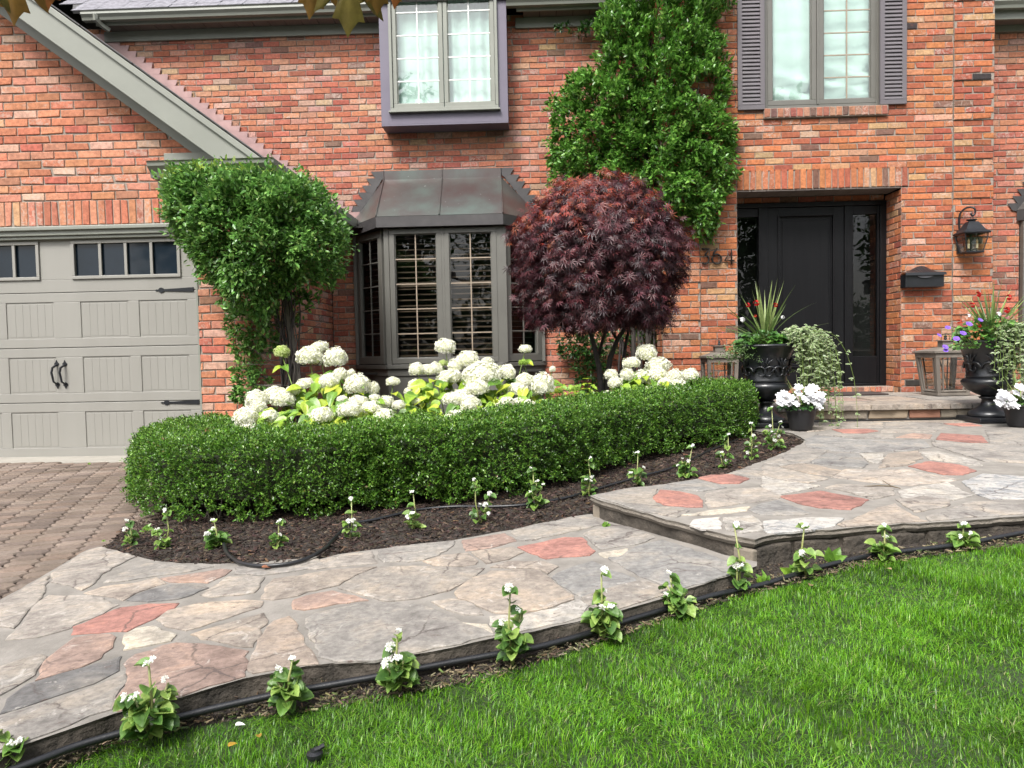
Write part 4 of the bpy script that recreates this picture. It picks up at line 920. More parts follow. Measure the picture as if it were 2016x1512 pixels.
L4([(5, 520), (120, 533), (345, 588), (490, 617), (350, 648), (150, 628), (5, 588)], G1)
L4([(5, 600), (180, 642), (340, 663), (425, 670), (330, 698), (130, 738), (5, 688)], GW)
L4([(0, 500), (100, 483), (240, 405), (360, 393), (485, 413), (350, 498), (130, 518)], G2)
L4([(325, 322), (400, 293), (700, 323), (1200, 333), (1255, 380), (1100, 408), (700, 422), (520, 408), (330, 380)], GB)
L4([(1265, 332), (1400, 345), (1680, 363), (1980, 383), (1980, 500), (1655, 488), (1405, 410), (1272, 370)], G2)
L4([(1332, 278), (1640, 297), (1683, 348), (1550, 348), (1295, 325)], RED)
L4([(522, 250), (780, 247), (868, 262), (760, 278), (602, 276)], RED)
L4([(1003, 310), (1130, 278), (1265, 292), (1248, 318)], PK)
L4([(402, 285), (560, 283), (760, 288), (978, 292), (985, 316), (700, 316)], G2)
L4([(330, 270), (400, 205), (898, 195), (895, 233), (560, 240), (440, 258)], G1)
L4([(925, 197), (1335, 202), (1345, 222), (1400, 240), (920, 238)], G2)
L4([(1350, 206), (1560, 204), (1640, 224), (1460, 224)], RED)
L4([(905, 247), (1300, 258), (1290, 272), (1130, 268), (880, 278)], G1)
L4([(1665, 255), (1980, 265), (1980, 370), (1700, 350)], G2)
L4([(420, 188), (900, 180), (1500, 178), (1500, 198), (900, 190), (420, 200)], GT)
random.seed(33)
for pts, t in L_:
    k = random.gauss(1, .05); stone(land, [PZ(x, y, LAND)[:2] for x, y in pts], LAND, (t[0]*k, t[1]*k, t[2]*k, t[3]), gap=-.003 if t is not RED else 0, ins=.005)
for i in range(5):
    for j in range(4):
        x0, y0 = 4.62+i*.56, 3.75+j*.82
        if x0/y0 < .70: continue
        P = [(x0+random.uniform(0, .06), y0+random.uniform(0, .06)), (x0+.5+random.uniform(0, .06), y0+random.uniform(0, .06)), (x0+.5+random.uniform(0, .06), y0+.74+random.uniform(0, .06)), (x0+random.uniform(0, .06), y0+.74+random.uniform(0, .06))]
        stone(land, P, LAND, random.choice([G1, G2, GB, GT, RED]))
RISE2 = simple('riser_stone_warm', (.30, .23, .16), (.17, .13, .095), 8, .9, .8, 40, dist=.01); RISE3 = simple('riser_stone_grey', (.20, .185, .165), (.10, .09, .078), 8, .9, .8, 40, dist=.01)
def wallstones(parent, pxline, splits, zt, zb, out=.006, mat=RISER, name='riser_stone', tints=None):
    """separate stones along a vertical face; pxline: two world xy points"""
    a, b = map(np.array, pxline); u = unit(b-a); n = np.array([u[1], -u[0]]); L = np.linalg.norm(b-a); ss = [0]+splits+[1]
    for i in range(len(ss)-1):
        s0, s1 = ss[i]*L+.008, ss[i+1]*L-.008; sk = random.uniform(-.012, .012); m = MB()
        P = [(s0+sk, zb), (s1, zb+random.uniform(0, .006)), (s1+random.uniform(-.008, .008), zt-random.uniform(0, .008)), (s0, zt-random.uniform(0, .006))]
        n3 = np.array([n[0], n[1], 0]); Q = []
        m.poly([np.array([*(a+u*s), z])+n3*out for s, z in P], n3, .03); m.build(name, (random.choice([RISER, RISE2, RISE3]) if mat is RISER else mat), parent, bevel=.008)
A = PZ(1165, 977, LAND)[:2]; B = PZ(1482, 1066, LAND)[:2]
wallstones(land, (A+np.array([.01, .02]), B+np.array([.02, .03])), [.12, .19, .34, .5, .62, .71, .86], LAND[0]-.037, .10, .014)
P2 = [PZ(x, y, LAND)[:2] for x, y in ((1487, 1062), (1561, 1047), (1659, 1041), (1828, 1029), (2016, 1015))]
for i in range(4): wallstones(land, (P2[i]+np.array([0, .02]), P2[i+1]+np.array([0, .02])), [.5] if i > 1 else [], LAND[0]-.037, .02, .012, SLABSIDE)
# ---- porch step
m = MB(); PXl = PY(1478, 800, 7.05)[0]; m.box(PXl+.02, 8.0, 7.06, 8.86, .1, PORCH-.05); m.box(DX0, DX1, 8.86, 9.1, .1, PORCH-.03); porch = m.build('porch', GROUT); porch['kind'] = 'structure'
edges = [PXl, PY(1530, 800, 7.0)[0], PY(1600, 800, 7.0)[0], PY(1715, 800, 7.0)[0], PY(1872, 800, 7.0)[0], PY(1915, 800, 7.0)[0], 4.9, 5.7, 6.6, 7.6]
random.seed(34)
for i in range(len(edges)-1):
    m = MB(); a, b = edges[i]+.004, edges[i+1]-.004; q = roughen([(a, 7.0), (b, 7.0), (b, 7.55), (a, 7.55)], .06, .004); k = len(q)
    V = [(x, y, PORCH-.05) for x, y in q]+[(x, y, PORCH) for x, y in q]; m.add(V, [tuple(range(k, 2*k)), tuple(range(k))[::-1]]+[(i2, (i2+1) % k, (i2+1) % k+k, i2+k) for i2 in range(k)], random.choice([G1, GT, G2, GT])); m.build('coping_stone', FLAG, porch, bevel=.004)
xx = PXl
for r, (y0, y1) in enumerate(((7.57, 8.15), (8.17, 8.83))):
    x = PXl+.0
    while x < 7.6:
        wv = random.uniform(.45, .8); P = [(x+.01, y0+random.uniform(0, .03)), (x+wv, y0+random.uniform(0, .03)), (x+wv+random.uniform(-.05, .03), y1), (x+.01+random.uniform(0, .05), y1)]
        stone(porch, P, (PORCH-.052, 0, 0), random.choice([G1, GT, TAN, PK, G2]), h=.05); x += wv+.03
rs = [1478, 1505, 1600, 1645, 1709, 1790, 1852, 1884, 1925, 2016]; RT_ = simple('riser_tan', (.30, .24, .17), (.2, .155, .11), 6, .9, .5, 50); RR_ = simple('riser_red', (.26, .13, .085), (.19, .09, .06), 6, .9, .5, 50)
for i in range(len(rs)-1):
    a, b = PY(rs[i], 815, 7.04)[0]+.005, PY(rs[i+1], 815, 7.04)[0]-.005; m = MB(); m.poly([(a, 7.035, .262), (b+random.uniform(-.02, .02), 7.035, .262), (b, 7.035, PORCH-.054), (a+random.uniform(-.02, .02), 7.035, PORCH-.054)], NY, .03)
    m.build('riser_stone', RR_ if i == 5 else random.choice([RISER, RT_, RISER]), porch, bevel=.008)
m = MB(); m.tube([(PY(p, 826, 6.99)[0], 6.985, .252) for p in (1590, 1700, 1800, 1900, 1990)], .008, 6); tag(m.build('drip_line', simple('black_rubber', (.012, .012, .013), (.008,)*3, 20, .35)), 'thin black drip tube lying along the foot of the porch step', 'tube')
# door mat
m = MB(); a, b = PY(1640, 775, 8.2)[0], 3.55; m.box(3.0, 3.92, 8.32, 8.78, PORCH+.003, PORCH+.018); tag(m.build('door_mat', simple('dark_mat', (.05, .035, .03), (.03, .02, .02), 30, .95, .5, 200), bevel=.004), 'dark brown doormat lying in front of the black front door', 'doormat')
# ------------------------------------------------------------------ vegetation helpers
LEAFM = leafmat('leaf_green', .36, .28); LEAFG = leafmat('leaf_glossy', .32, .34, .5); PETAL = leafmat('petal', .6, .35, .3, .12); MAPM = leafmat('maple_leaf', .38, .22, .5, .3)
BARK = simple('bark_grey', (.12, .10, .085), (.05, .042, .035), 18, .9, .8, 70, stretch=(1, 1, .3), dist=.01)
BARKD = simple('bark_dark', (.045, .037, .033), (.025, .02, .018), 18, .85, .7, 70, stretch=(1, 1, .3), dist=.01)
STEM = simple('green_stem', (.16, .24, .05), (.11, .16, .03), 30, .5, .1)
STEMB = simple('brown_stem', (.12, .09, .05), (.07, .05, .03), 30, .7, .2)
def orient(D, Nn):
    D = unit(np.asarray(D, float)); X = unit(np.cross(D, Nn)); Z = np.cross(X, D); return Matrix(((X[0], D[0], Z[0], 0), (X[1], D[1], Z[1], 0), (X[2], D[2], Z[2], 0), (0, 0, 0, 1)))
def place(me, name, parent, p, D, Nn, s):
    o = bpy.data.objects.new(name, me); COL.objects.link(o); o.parent = parent
    off = rootloc(parent); M = orient(D, Nn); q = Vector(p)-off
    sc = s if hasattr(s, '__len__') else (s, s, s)
    o.matrix_basis = Matrix.Translation(q) @ M @ Matrix.Diagonal((*sc, 1)); return o
def leafshape(outline, cup, droop, col, edge=None, rings=(.55,)):
    """outline [(x,y)] half or whole; builds fan with mid ring"""
    m = MB(); c = (0, sum(p[1] for p in outline)/len(outline)*.6); V = [(c[0], c[1], -cup*.6)]
    for r in (*rings, 1.0):
        for x, y in outline:
            X, Yy = c[0]+(x-c[0])*r, c[1]+(y-c[1])*r; V.append((X, Yy, cup*(abs(X)*1.5-.3)-droop*max(0, Yy)**2+random.uniform(-.012, .012)))
    n = len(outline); F = [(0, 1+i, 1+(i+1) % n) for i in range(n)]
    for k in range(len(rings)): F += [(1+k*n+i, 1+(k+1)*n+i, 1+(k+1)*n+(i+1) % n, 1+k*n+(i+1) % n) for i in range(n)]
    m.add(V, F, (*col, 0))
    if edge:
        for i in range(1+len(rings)*n, 1+(len(rings)+1)*n): m.c[i] = (*edge, 0)
    return m
def mesh_of(m, name, mat, smooth=True):
    me = m.mesh(name, (0, 0, 0), smooth); me.materials.append(mat); return me
def distpoly(P, poly):
    d = np.full(len(P), 1e9); n = len(poly); Q = np.array(poly, float)
    for i in range(n):
        a, b = Q[i], Q[(i+1) % n]; ab = b-a; t = np.clip(((P-a)@ab)/(ab@ab), 0, 1); d = np.minimum(d, np.linalg.norm(P-(a+t[:, None]*ab), axis=1))
    return d
def maskpoints(polypx, Y0, count, tmax, rpx, back=-1.0, shell=.6, lumps=.25):
    W_ = [PY(x, y, Y0) for x, y in polypx]; poly = [(p[0], p[2]) for p in W_]; A = np.array(poly); lo_, hi_ = A.min(0), A.max(0)
    P = rng.random((count*4, 2))*(hi_-lo_)+lo_; P = P[inpoly(P, poly)][:count]; d = distpoly(P, poly); r = rpx
    t = tmax*np.sqrt(np.clip(1-(1-np.clip(d/r, 0, 1))**2, 0.02, 1)); t *= 1+lumps*(np.sin(P[:, 0]*9+P[:, 1]*3)*np.sin(P[:, 1]*11-P[:, 0]*4)+.5*np.sin(P[:, 0]*23+1)*np.sin(P[:, 1]*19))
    s = np.where(rng.random(len(P)) < shell, 1-rng.random(len(P))**2*.35, rng.uniform(back, 1, len(P)))
    pts = np.stack([P[:, 0], Y0-t*s, P[:, 1]], 1)
    c = A.mean(0); dirs = np.stack([(P[:, 0]-c[0])*.35, -np.sign(s+.2)*(.6+0*s), (P[:, 1]-c[1])*.3+.15], 1)
    ed = np.clip(1-d/r, 0, 1)[:, None]; dirs += ed*unit(np.stack([P[:, 0]-c[0], np.zeros(len(P)), P[:, 1]-c[1]], 1))*.8
    return pts, unit(dirs)
GREEN1 = [(.105, .24, .05), (.155, .33, .07), (.22, .41, .095), (.065, .15, .035), (.31, .47, .12)]
# ------------------------------------------------------------------ clipped vine on the garage corner
tv = thing('trained_vine', (-2.35, 6.5, .0), 'dense green clipped vine trained on a trellis at the garage corner', 'vine')
sil = [(340, 350), (360, 336), (430, 334), (520, 340), (560, 345), (605, 350), (640, 368), (664, 405), (682, 436), (686, 480), (682, 525), (664, 562), (635, 556), (600, 548), (565, 575), (540, 620), (505, 625), (475, 605), (448, 575), (420, 550), (392, 510), (362, 470), (344, 436)]
pts, dirs = maskpoints(sil, 6.35, 3000, .52, .38, -1.0, .62, .2)
pts += rng.normal(0, .04, pts.shape)*(rng.random((len(pts), 1)) < .5)
P, D, Nn, S, ix = clumps(pts, dirs, 9, .05, .050, up=-.05, jd=.5)
young = (P[:, 2] > 2.45) & (rng.random(len(P)) < .35)
col = palette(len(P), GREEN1, [3, 4, 2, 2, .5]); col[young] = col[young]*np.array([2.2, 1.5, 1.2])
scatter('foliage', P, D, Nn, S, LEAF, LEAFG, col, tv)
low = [(445, 600), (545, 600), (560, 640), (570, 660), (555, 685), (520, 702), (465, 700), (440, 650)]; low2 = [(462, 700), (520, 705), (530, 740), (545, 790), (500, 800), (460, 790), (455, 750)]
lp = [maskpoints(q, 6.58, n, .08, .12, -.5, .6) for q, n in ((low, 170), (low2, 90), ([(575, 570), (640, 575), (620, 600), (600, 615), (580, 650), (570, 620)], 40))]
P, D, Nn, S, ix = clumps(np.concatenate([a for a, b in lp]), np.concatenate([b for a, b in lp]), 8, .03, .05, jd=.6, droop=.3)
scatter('low_foliage', P, D, Nn, S, LEAF, LEAFG, palette(len(P), GREEN1, [3, 4, 2, 2, .5]), tv)
random.seed(40)
for i in range(16):
    a = PY(575+random.uniform(-14, 14), 830, 6.5); pth = [a+np.array([random.uniform(-.03, .03), random.uniform(-.05, .1), 0])]
    for k in range(1, 7): pth.append(pth[0]+np.array([random.uniform(-.04, .05)-k*.006, random.uniform(-.04, .04), k*.24]))
    m = MB(); m.tube(pth, [.011, .010, .009, .008, .007, .006, .005], 5); m.build('vine_stem', BARK if i % 2 else BARKD, tv, smooth=True)
for i in range(14):
    a = PY(570, random.uniform(590, 800), 6.5); s = random.choice([-1, -1, 1]); m = MB(); m.tube([a, a+np.array([s*.15, -.02, random.uniform(-.02, .09)]), a+np.array([s*random.uniform(.3, .5), 0, random.uniform(-.1, .18)])], [.005, .004, .002], 4); m.build('twig', BARK, tv)
tr = thing('trellis', (-2.1, 6.55, 0), 'weathered grey wooden trellis post standing under the clipped vine', 'trellis')
a, b = PY(598, 815, 6.5), PY(558, 560, 6.5); m = MB(); m.tube([a, b], .03, 4); m.build('post', WEATHERW, tr)
a, b = PY(568, 815, 6.62), PY(540, 600, 6.62); m = MB(); m.tube([a, b], .018, 4); m.build('post', WEATHERW, tr)
for y in (695, 760, 640): m = MB(); m.tube([PY(505, y, 6.56), PY(598, y-2, 6.56)], .011, 4); m.build('rail', WEATHERW, tr)
# ------------------------------------------------------------------ large vine on the wall
wv = thing('wall_vine', (1.4, 9.0, .2), 'tall green evergreen vine climbing the brick wall between bay and front door', 'vine')
sil = [(1200, -60), (1435, -60), (1434, 25), (1400, 50), (1400, 75), (1410, 60), (1425, 90), (1410, 130), (1436, 130), (1436, 185), (1418, 225), (1442, 240), (1445, 340), (1432, 385), (1412, 405), (1412, 455), (1395, 476), (1368, 474), (1340, 430), (1250, 410), (1080, 405), (1080, 372), (1080, 300), (1088, 235), (1078, 192), (1108, 180), (1110, 148), (1140, 126), (1195, 128), (1172, 100), (1190, 70), (1168, 45), (1180, 10)]
pts, dirs = maskpoints(sil, 8.80, 4600, .36, .30, -.4, .55, .38)
g = np.sin(pts[:, 0]*5.2+pts[:, 2]*2.3)*np.sin(pts[:, 2]*4.1-pts[:, 0]*1.7)
pts += rng.normal(0, .035, pts.shape)*(rng.random((len(pts), 1)) < .5); keep = (g > -.90) | (rng.random(len(pts)) < .35); hole = [(1345, 185), (1400, 150), (1410, 200), (1360, 215)]
HP = [(p[0], p[2]) for p in (PY(x, y, 8.8) for x, y in hole)]; keep &= ~inpoly(pts[:, [0, 2]], HP); pts, dirs = pts[keep], dirs[keep]
lft = pts[:, 0] < 1.45; pts[lft, 1] += .28; pts[~lft, 1] = np.minimum(pts[~lft, 1], 8.8)
P, D, Nn, S, ix = clumps(pts, dirs, 9, .045, .062, up=.15, jd=.5)
scatter('foliage', P, D, Nn, S, LEAF, LEAFG, palette(len(P), [(.085, .215, .03), (.125, .295, .042), (.18, .38, .06), (.05, .13, .022), (.27, .45, .10)], [3, 4, 3, 2, .7]), wv)
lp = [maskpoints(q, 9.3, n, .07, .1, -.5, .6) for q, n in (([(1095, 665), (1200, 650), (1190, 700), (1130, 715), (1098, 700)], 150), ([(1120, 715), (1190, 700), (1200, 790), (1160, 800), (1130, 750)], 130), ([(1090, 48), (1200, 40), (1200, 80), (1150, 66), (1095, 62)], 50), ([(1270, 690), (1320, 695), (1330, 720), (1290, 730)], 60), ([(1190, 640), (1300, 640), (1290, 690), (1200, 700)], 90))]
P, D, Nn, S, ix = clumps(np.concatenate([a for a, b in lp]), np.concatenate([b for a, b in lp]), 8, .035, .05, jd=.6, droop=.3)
scatter('low_foliage', P, D, Nn, S, LEAF, LEAFG, palette(len(P), [(.025, .07, .015), (.04, .11, .02)], [1, 1]), wv)  # darker greens paint in the shadow behind the maple trunk
random.seed(41)
for i in range(16):
    a = np.array([1.25+random.uniform(-.35, .25), 9.25, .2]); pth = [a]; x = 0
    for k in range(1, 9): x += random.uniform(-.05, .09); pth.append(np.array([a[0]+x, 9.28-.03*k, .2+k*.55]))
    m = MB(); m.tube(pth, [.016]*4+[.012]*3+[.008]*2, 5); m.build('vine_stem', BARKD, wv, smooth=True)
tr2 = thing('trellis', (1.4, 9.1, .1), 'dark wooden trellis leaning on the brick beside the maple trunk', 'trellis')
for px in (1250, 1278): m = MB(); m.tube([PY(px, 800, 8.7), PY(px-4, 600, 8.75)], .026, 4); m.build('post', simple('dark_wood', (.05, .04, .035), (.03, .025, .02), 10, .8), tr2)
# ------------------------------------------------------------------ japanese maple
mc = PY(1175, 520, 7.0); jm = thing('japanese_maple', (mc[0], 7.0, .15), 'round purple japanese maple with orange new leaves on top', 'maple tree')
def mapleaf():
    V = [(0, 0, 0)]; F = []
    for i, (an, ln) in enumerate(((-112, .5), (-72, .72), (-36, .9), (0, 1.0), (36, .9), (72, .72), (112, .5))):
        a = rad(an); d = np.array([math.sin(a), math.cos(a)]); q = np.array([d[1], -d[0]]); b = len(V)
        for t, wd, z in ((.45*ln, -.062, .02), (.5*ln, 0, -.02), (.45*ln, .062, .02), (ln, 0, -.22*ln)): V.append((*(d*t+q*wd), z))
        F += [(0, b+1, b), (0, b+2, b+1), (b, b+1, b+3), (b+1, b+2, b+3)]
    return np.array(V), np.array(F)
ML = mapleaf()
nT = 2800; v = unit(rng.normal(0, 1, (nT, 3))); v[:, 2] = np.where(v[:, 2] < -.55, -.55-rng.random(nT)*.1, v[:, 2])
v[:, 1] = np.where(rng.random(nT) < .35, -np.abs(v[:, 1]), v[:, 1])
lay = np.round((v[:, 2]+rng.normal(0, .04, nT))*9)/9*.5+v[:, 2]*.5
rr = np.where(rng.random(nT) < .75, .93+.1*rng.random(nT), rng.random(nT)**.4*.95); rr *= 1+.05*np.sin(v[:, 0]*8+v[:, 2]*6)+.045*np.sin(v[:, 0]*19+v[:, 1]*7)*np.sin(v[:, 2]*15)+rng.normal(0, .04, nT)
tips = np.stack([mc[0]+v[:, 0]*.80*rr, 7.0+v[:, 1]*.80*rr, mc[2]+.0+np.where(lay > 0, lay*.72, lay*.92)*rr], 1)
tips[:, 2] += .02
dirs = unit(np.stack([v[:, 0], v[:, 1], v[:, 2]*.2-.25], 1))
P, D, Nn, S, ix = clumps(tips, dirs, 7, .075, .066, up=0, droop=.45, jd=.55)
Nn = unit(dirs[ix]*.7+np.array([0, 0, .8])+.35*rng.normal(0, 1, P.shape))
col = palette(len(P), [(.050, .014, .020), (.080, .020, .026), (.13, .035, .04), (.028, .010, .015)], [3, 3, 2, 2], .2)
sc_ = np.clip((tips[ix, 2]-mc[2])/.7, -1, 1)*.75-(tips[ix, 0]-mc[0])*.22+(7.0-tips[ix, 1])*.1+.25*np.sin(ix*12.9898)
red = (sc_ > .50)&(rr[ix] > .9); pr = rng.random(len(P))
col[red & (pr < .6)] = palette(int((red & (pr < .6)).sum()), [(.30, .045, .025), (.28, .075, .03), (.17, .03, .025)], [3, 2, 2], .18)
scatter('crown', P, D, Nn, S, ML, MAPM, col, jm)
def jpath(pts, Y=7.0): return [PY(x, y, Y) for x, y in pts]
for pts_, rs_ in (([(1188, 830), (1184, 784), (1178, 723), (1168, 680), (1150, 620), (1120, 570)], [.038, .03, .026, .022, .016, .008]), ([(1187, 800), (1193, 760), (1200, 705), (1214, 668), (1245, 620), (1280, 560)], [.03, .028, .025, .021, .015, .008]), ([(1190, 810), (1210, 770), (1226, 724), (1236, 668), (1250, 600)], [.024, .02, .018, .015, .008]), ([(1178, 700), (1195, 640), (1200, 560), (1190, 450)], [.018, .015, .012, .006]), ([(1214, 668), (1180, 610), (1100, 540)], [.014, .011, .006])):
    m = MB(); q = jpath(pts_); q = [a+np.array([0, random.uniform(-.03, .03)+.03*i*(1 if len(pts_) % 2 else -1), 0]) for i, a in enumerate(q)]; m.tube(q, rs_, 8); m.build('trunk' if rs_[0] > .035 else 'branch', BARKD, jm, smooth=True)
# ------------------------------------------------------------------ boxwood hedge
hc = np.array([(-2.70, 6.1), (-2.46, 5.2), (-2.17, 4.58), (-1.76, 4.31), (-1.35, 4.28), (-1.0, 4.40), (-.62, 4.45), (-.3, 4.53), (-.02, 4.8), (.27, 5.2), (.68, 5.66), (1.15, 6.02), (1.52, 6.45), (1.63, 6.8)])
def cr(Pn, n=14):
    out = []
    for i in range(len(Pn)-1):
        p0, p1, p2, p3 = Pn[max(i-1, 0)], Pn[i], Pn[i+1], Pn[min(i+2, len(Pn)-1)]
        for k in range(n): t = k/n; out.append(.5*((2*p1)+(-p0+p2)*t+(2*p0-5*p1+4*p2-p3)*t*t+(-p0+3*p1-3*p2+p3)*t**3))
    out.append(Pn[-1]); return np.array(out)
hcc = cr(hc); hd_ = unit(np.gradient(hcc, axis=0)); hn = np.stack([-hd_[:, 1], hd_[:, 0]], 1); HL = len(hcc)-1
hedge = thing('boxwood_hedge', (0, 4.9, .1), 'low clipped boxwood hedge curving round the hydrangea bed', 'hedge')
def hedgepts(n, inset=0.0, hw=.33, hh=.455):
    s = rng.random(n)*HL; i = s.astype(int); f = (s-i)[:, None]; C = hcc[i]*(1-f)+hcc[np.minimum(i+1, HL)]*f; nn = unit(hn[i]*(1-f)+hn[np.minimum(i+1, HL)]*f)
    # perimeter coordinate: 0..1 front side, 1..2 top, 2..3 back
    u = rng.random(n)*2.75; a = np.where(u < 1.15, -1, np.where(u < 2.15, (u-1.65)*2, 1)); z = np.where(u < 1.15, u/1.15, np.where(u < 2.15, 1, 1-(u-2.15)/.6*.9))
    e1 = np.abs(a)**3; zz = z*hh; nx = np.where(u < 1.15, -1, np.where(u < 2.15, a*e1*.9, 1)); nz = np.where((u >= 1.15) & (u < 2.15), 1, .25*z**3)
    rx = np.where((u >= 1.15) & (u < 2.15), e1*.05, 0); zz = zz-rx; off = a*hw*(1-.10*(z > .9)*e1)
    ph = C[:, 0]*7+C[:, 1]*5; lump = .014*np.sin(ph+zz*9)+.012*np.sin(ph*2.3-zz*17+1)+.012*np.sin(ph*5.1+off*20)
    clm = np.sin(C[:, 0]*31+zz*37)*np.sin(C[:, 1]*27-zz*23+off*19)+.6*np.sin(C[:, 0]*61+zz*53+off*41); dep = -inset+lump+rng.exponential(.010, n)-.03*(clm < -.45)-.012*(rng.random(n) < .3)
    X = C+nn*(off+nx*dep)[:, None]; Z = .115+.045*C[:, 0]+.015+zz+nz*dep
    endk = (s < 6)|(s > HL-4)
    P = np.stack([X[:, 0], X[:, 1], Z], 1); Dn = unit(np.stack([nn[:, 0]*nx, nn[:, 1]*nx, nz+0*nx], 1)); return P, Dn, s, zz
def endcap(n, k):
    C = hcc[k]; t = hd_[k]*(-1 if k == 0 else 1); a = rng.uniform(-1, 1, n); z = rng.random(n); P = np.stack([C[0]+hn[k][0]*a*.32+t[0]*(.09-.09*a*a), C[1]+hn[k][1]*a*.32+t[1]*(.09-.09*a*a), .13+.045*C[0]+z*.45], 1)
    return P, unit(np.stack([t[0]+0*a, t[1]+0*a, .2+0*a], 1))
P0, D0, s0_, zz0 = hedgepts(29000); g = np.sin(P0[:, 0]*13)*np.sin(P0[:, 2]*17+P0[:, 1]*9); kp = (zz0 > .035+.03*np.sin(P0[:, 0]*17)) & ((g > -.93)|(rng.random(len(P0)) < .5)); P0, D0 = P0[kp], D0[kp]
for k in (0, -1): a, b = endcap(700, k); P0 = np.concatenate([P0, a]); D0 = np.concatenate([D0, b])
P1, D1, _, zz1 = hedgepts(5000, .06); kp = zz1 > .12; P0 = np.concatenate([P0, P1[kp]]); D0 = np.concatenate([D0, D1[kp]])
P, D, Nn, S, ix = clumps(P0, D0, 8, .017, .0172, up=.3, jd=.6)
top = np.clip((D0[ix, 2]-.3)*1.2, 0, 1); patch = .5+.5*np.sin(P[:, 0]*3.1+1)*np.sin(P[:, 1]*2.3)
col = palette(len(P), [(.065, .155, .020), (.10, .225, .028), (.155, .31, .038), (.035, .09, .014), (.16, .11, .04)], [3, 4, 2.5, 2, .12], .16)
yg = (rng.random(len(P)) < .10+.5*patch*top); col[yg] = palette(int(yg.sum()), [(.17, .33, .04), (.21, .37, .06)], [1, 1], .12)  # more yellow-green on top: overhead light put into the leaf colour
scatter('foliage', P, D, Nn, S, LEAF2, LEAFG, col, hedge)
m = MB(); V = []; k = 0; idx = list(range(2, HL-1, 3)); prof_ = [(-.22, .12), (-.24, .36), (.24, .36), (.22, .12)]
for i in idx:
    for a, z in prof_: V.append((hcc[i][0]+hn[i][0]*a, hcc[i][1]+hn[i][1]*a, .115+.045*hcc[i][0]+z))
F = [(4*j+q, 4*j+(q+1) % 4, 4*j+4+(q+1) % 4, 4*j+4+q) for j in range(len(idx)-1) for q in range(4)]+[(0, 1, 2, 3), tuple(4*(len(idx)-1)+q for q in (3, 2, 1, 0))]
m.add(V, F); m.build('dark_shade_core', simple('hedge_inner', (.03, .035, .015), (.02, .028, .012), 40, .95, .8, 90), hedge)  # solid dark core stands in for the shaded inside of the hedge
random.seed(42)
for i in range(45):
    k = random.uniform(2, HL-2); j = int(k); b = np.array([*(hcc[j]+hn[j]*random.uniform(-.27, .1)), .11+.045*hcc[j][0]]); m = MB(); q = b+np.array([random.uniform(-.06, .06), random.uniform(-.08, .03), random.uniform(.12, .25)]); m.tube([b, (b+q)/2+np.array([random.uniform(-.02, .02), 0, 0]), q], [.006, .004, .002], 4); m.build('stem', BARK, hedge)
# ------------------------------------------------------------------ hydrangeas
def bloom_mesh(seed, col, col2):
    random.seed(seed); r = np.random.default_rng(seed); n = 330; m = MB()
    i = np.arange(n)+.5; ph = np.arccos(1-1.62*i/n); th_ = math.pi*(1+5**.5)*i; pts = np.stack([np.cos(th_)*np.sin(ph), np.sin(th_)*np.sin(ph), np.cos(ph)], 1)
    pts *= (1+r.normal(0, .05, (n, 1)))*(1+.10*np.sin(pts[:, :1]*5+seed)*np.sin(pts[:, 1:2]*4+pts[:, 2:]*5)); 
    for p in pts:
        nn = unit(p+r.normal(0, .35, 3)); a = unit(np.cross(nn, r.normal(0, 1, 3))); b = np.cross(nn, a); s = .125*random.uniform(.8, 1.25); c = np.array(col)*(1-.12*random.random()) if random.random() < .8 else np.array(col2)
        V = [p]; F = []
        for k in range(4):
            d = a*math.cos(k*math.pi/2)+b*math.sin(k*math.pi/2); q = -a*math.sin(k*math.pi/2)+b*math.cos(k*math.pi/2)
            V += [p+d*s*.55+q*s*.42+nn*.03, p+d*s*1.0+nn*(.0), p+d*s*.55-q*s*.42+nn*.03]; F.append((0, 3*k+3, 3*k+2, 3*k+1))
        m.add(V, F, (*c, 0))
    core = MB(); m2 = [(math.sin(x)*.88, math.cos(x)*.86) for x in np.linspace(.05, 2.2, 7)]
    base_ = len(m.v); core.lathe((0, 0, 0), m2[::-1], 10); m.add(core.v, core.f, (*[x*.7 for x in col2], 0)); return mesh_of(m, 'bloom', PETAL, False)
WH, CR_, YG_ = (.93, .92, .82), (.82, .84, .56), (.42, .58, .12)
BL = [bloom_mesh(s, WH, CR_) for s in (1, 2, 3, 4, 5)]; BLY = bloom_mesh(9, (.60, .68, .30), YG_); BLG = bloom_mesh(11, YG_, (.25, .45, .05))
ho = [(0, 0), (.16, .04), (.30, .2), (.34, .4), (.27, .62), (.15, .83), (0, 1.02), (-.15, .83), (-.27, .62), (-.34, .4), (-.30, .2), (-.16, .04)]
random.seed(43); HLF = []
for c in ((.20, .35, .04), (.28, .44, .045), (.38, .50, .05), (.14, .28, .035), (.46, .54, .06), (.11, .23, .03), (.24, .39, .045)):
    HLF.append(mesh_of(leafshape(ho, .25, random.uniform(.15, .5), c), 'leaf', LEAFM))
Z5 = [(608, 285, 150, 130), (900, 335, 260, 200), (1000, 240, 190, 110), (1170, 350, 230, 200), (350, 780, 220, 180), (545, 725, 240, 140), (620, 780, 240, 180), (230, 965, 240, 190), (265, 1070, 160, 130), (370, 860, 150, 130), (480, 960, 170, 130), (720, 690, 150, 90), (850, 615, 170, 90), (1100, 590, 200, 150), (1220, 520, 150, 130), (1335, 500, 80, 70), (1395, 625, 250, 200), (1570, 665, 110, 130), (1240, 780, 110, 80), (1410, 800, 190, 100), (1020, 950, 230, 160), (1315, 885, 240, 130), (1545, 865, 210, 130), (1680, 965, 200, 170), (1700, 805, 150, 120), (1830, 840, 130, 100), (960, 1105, 120, 90), (1770, 590, 140, 80), (1580, 760, 110, 70)]
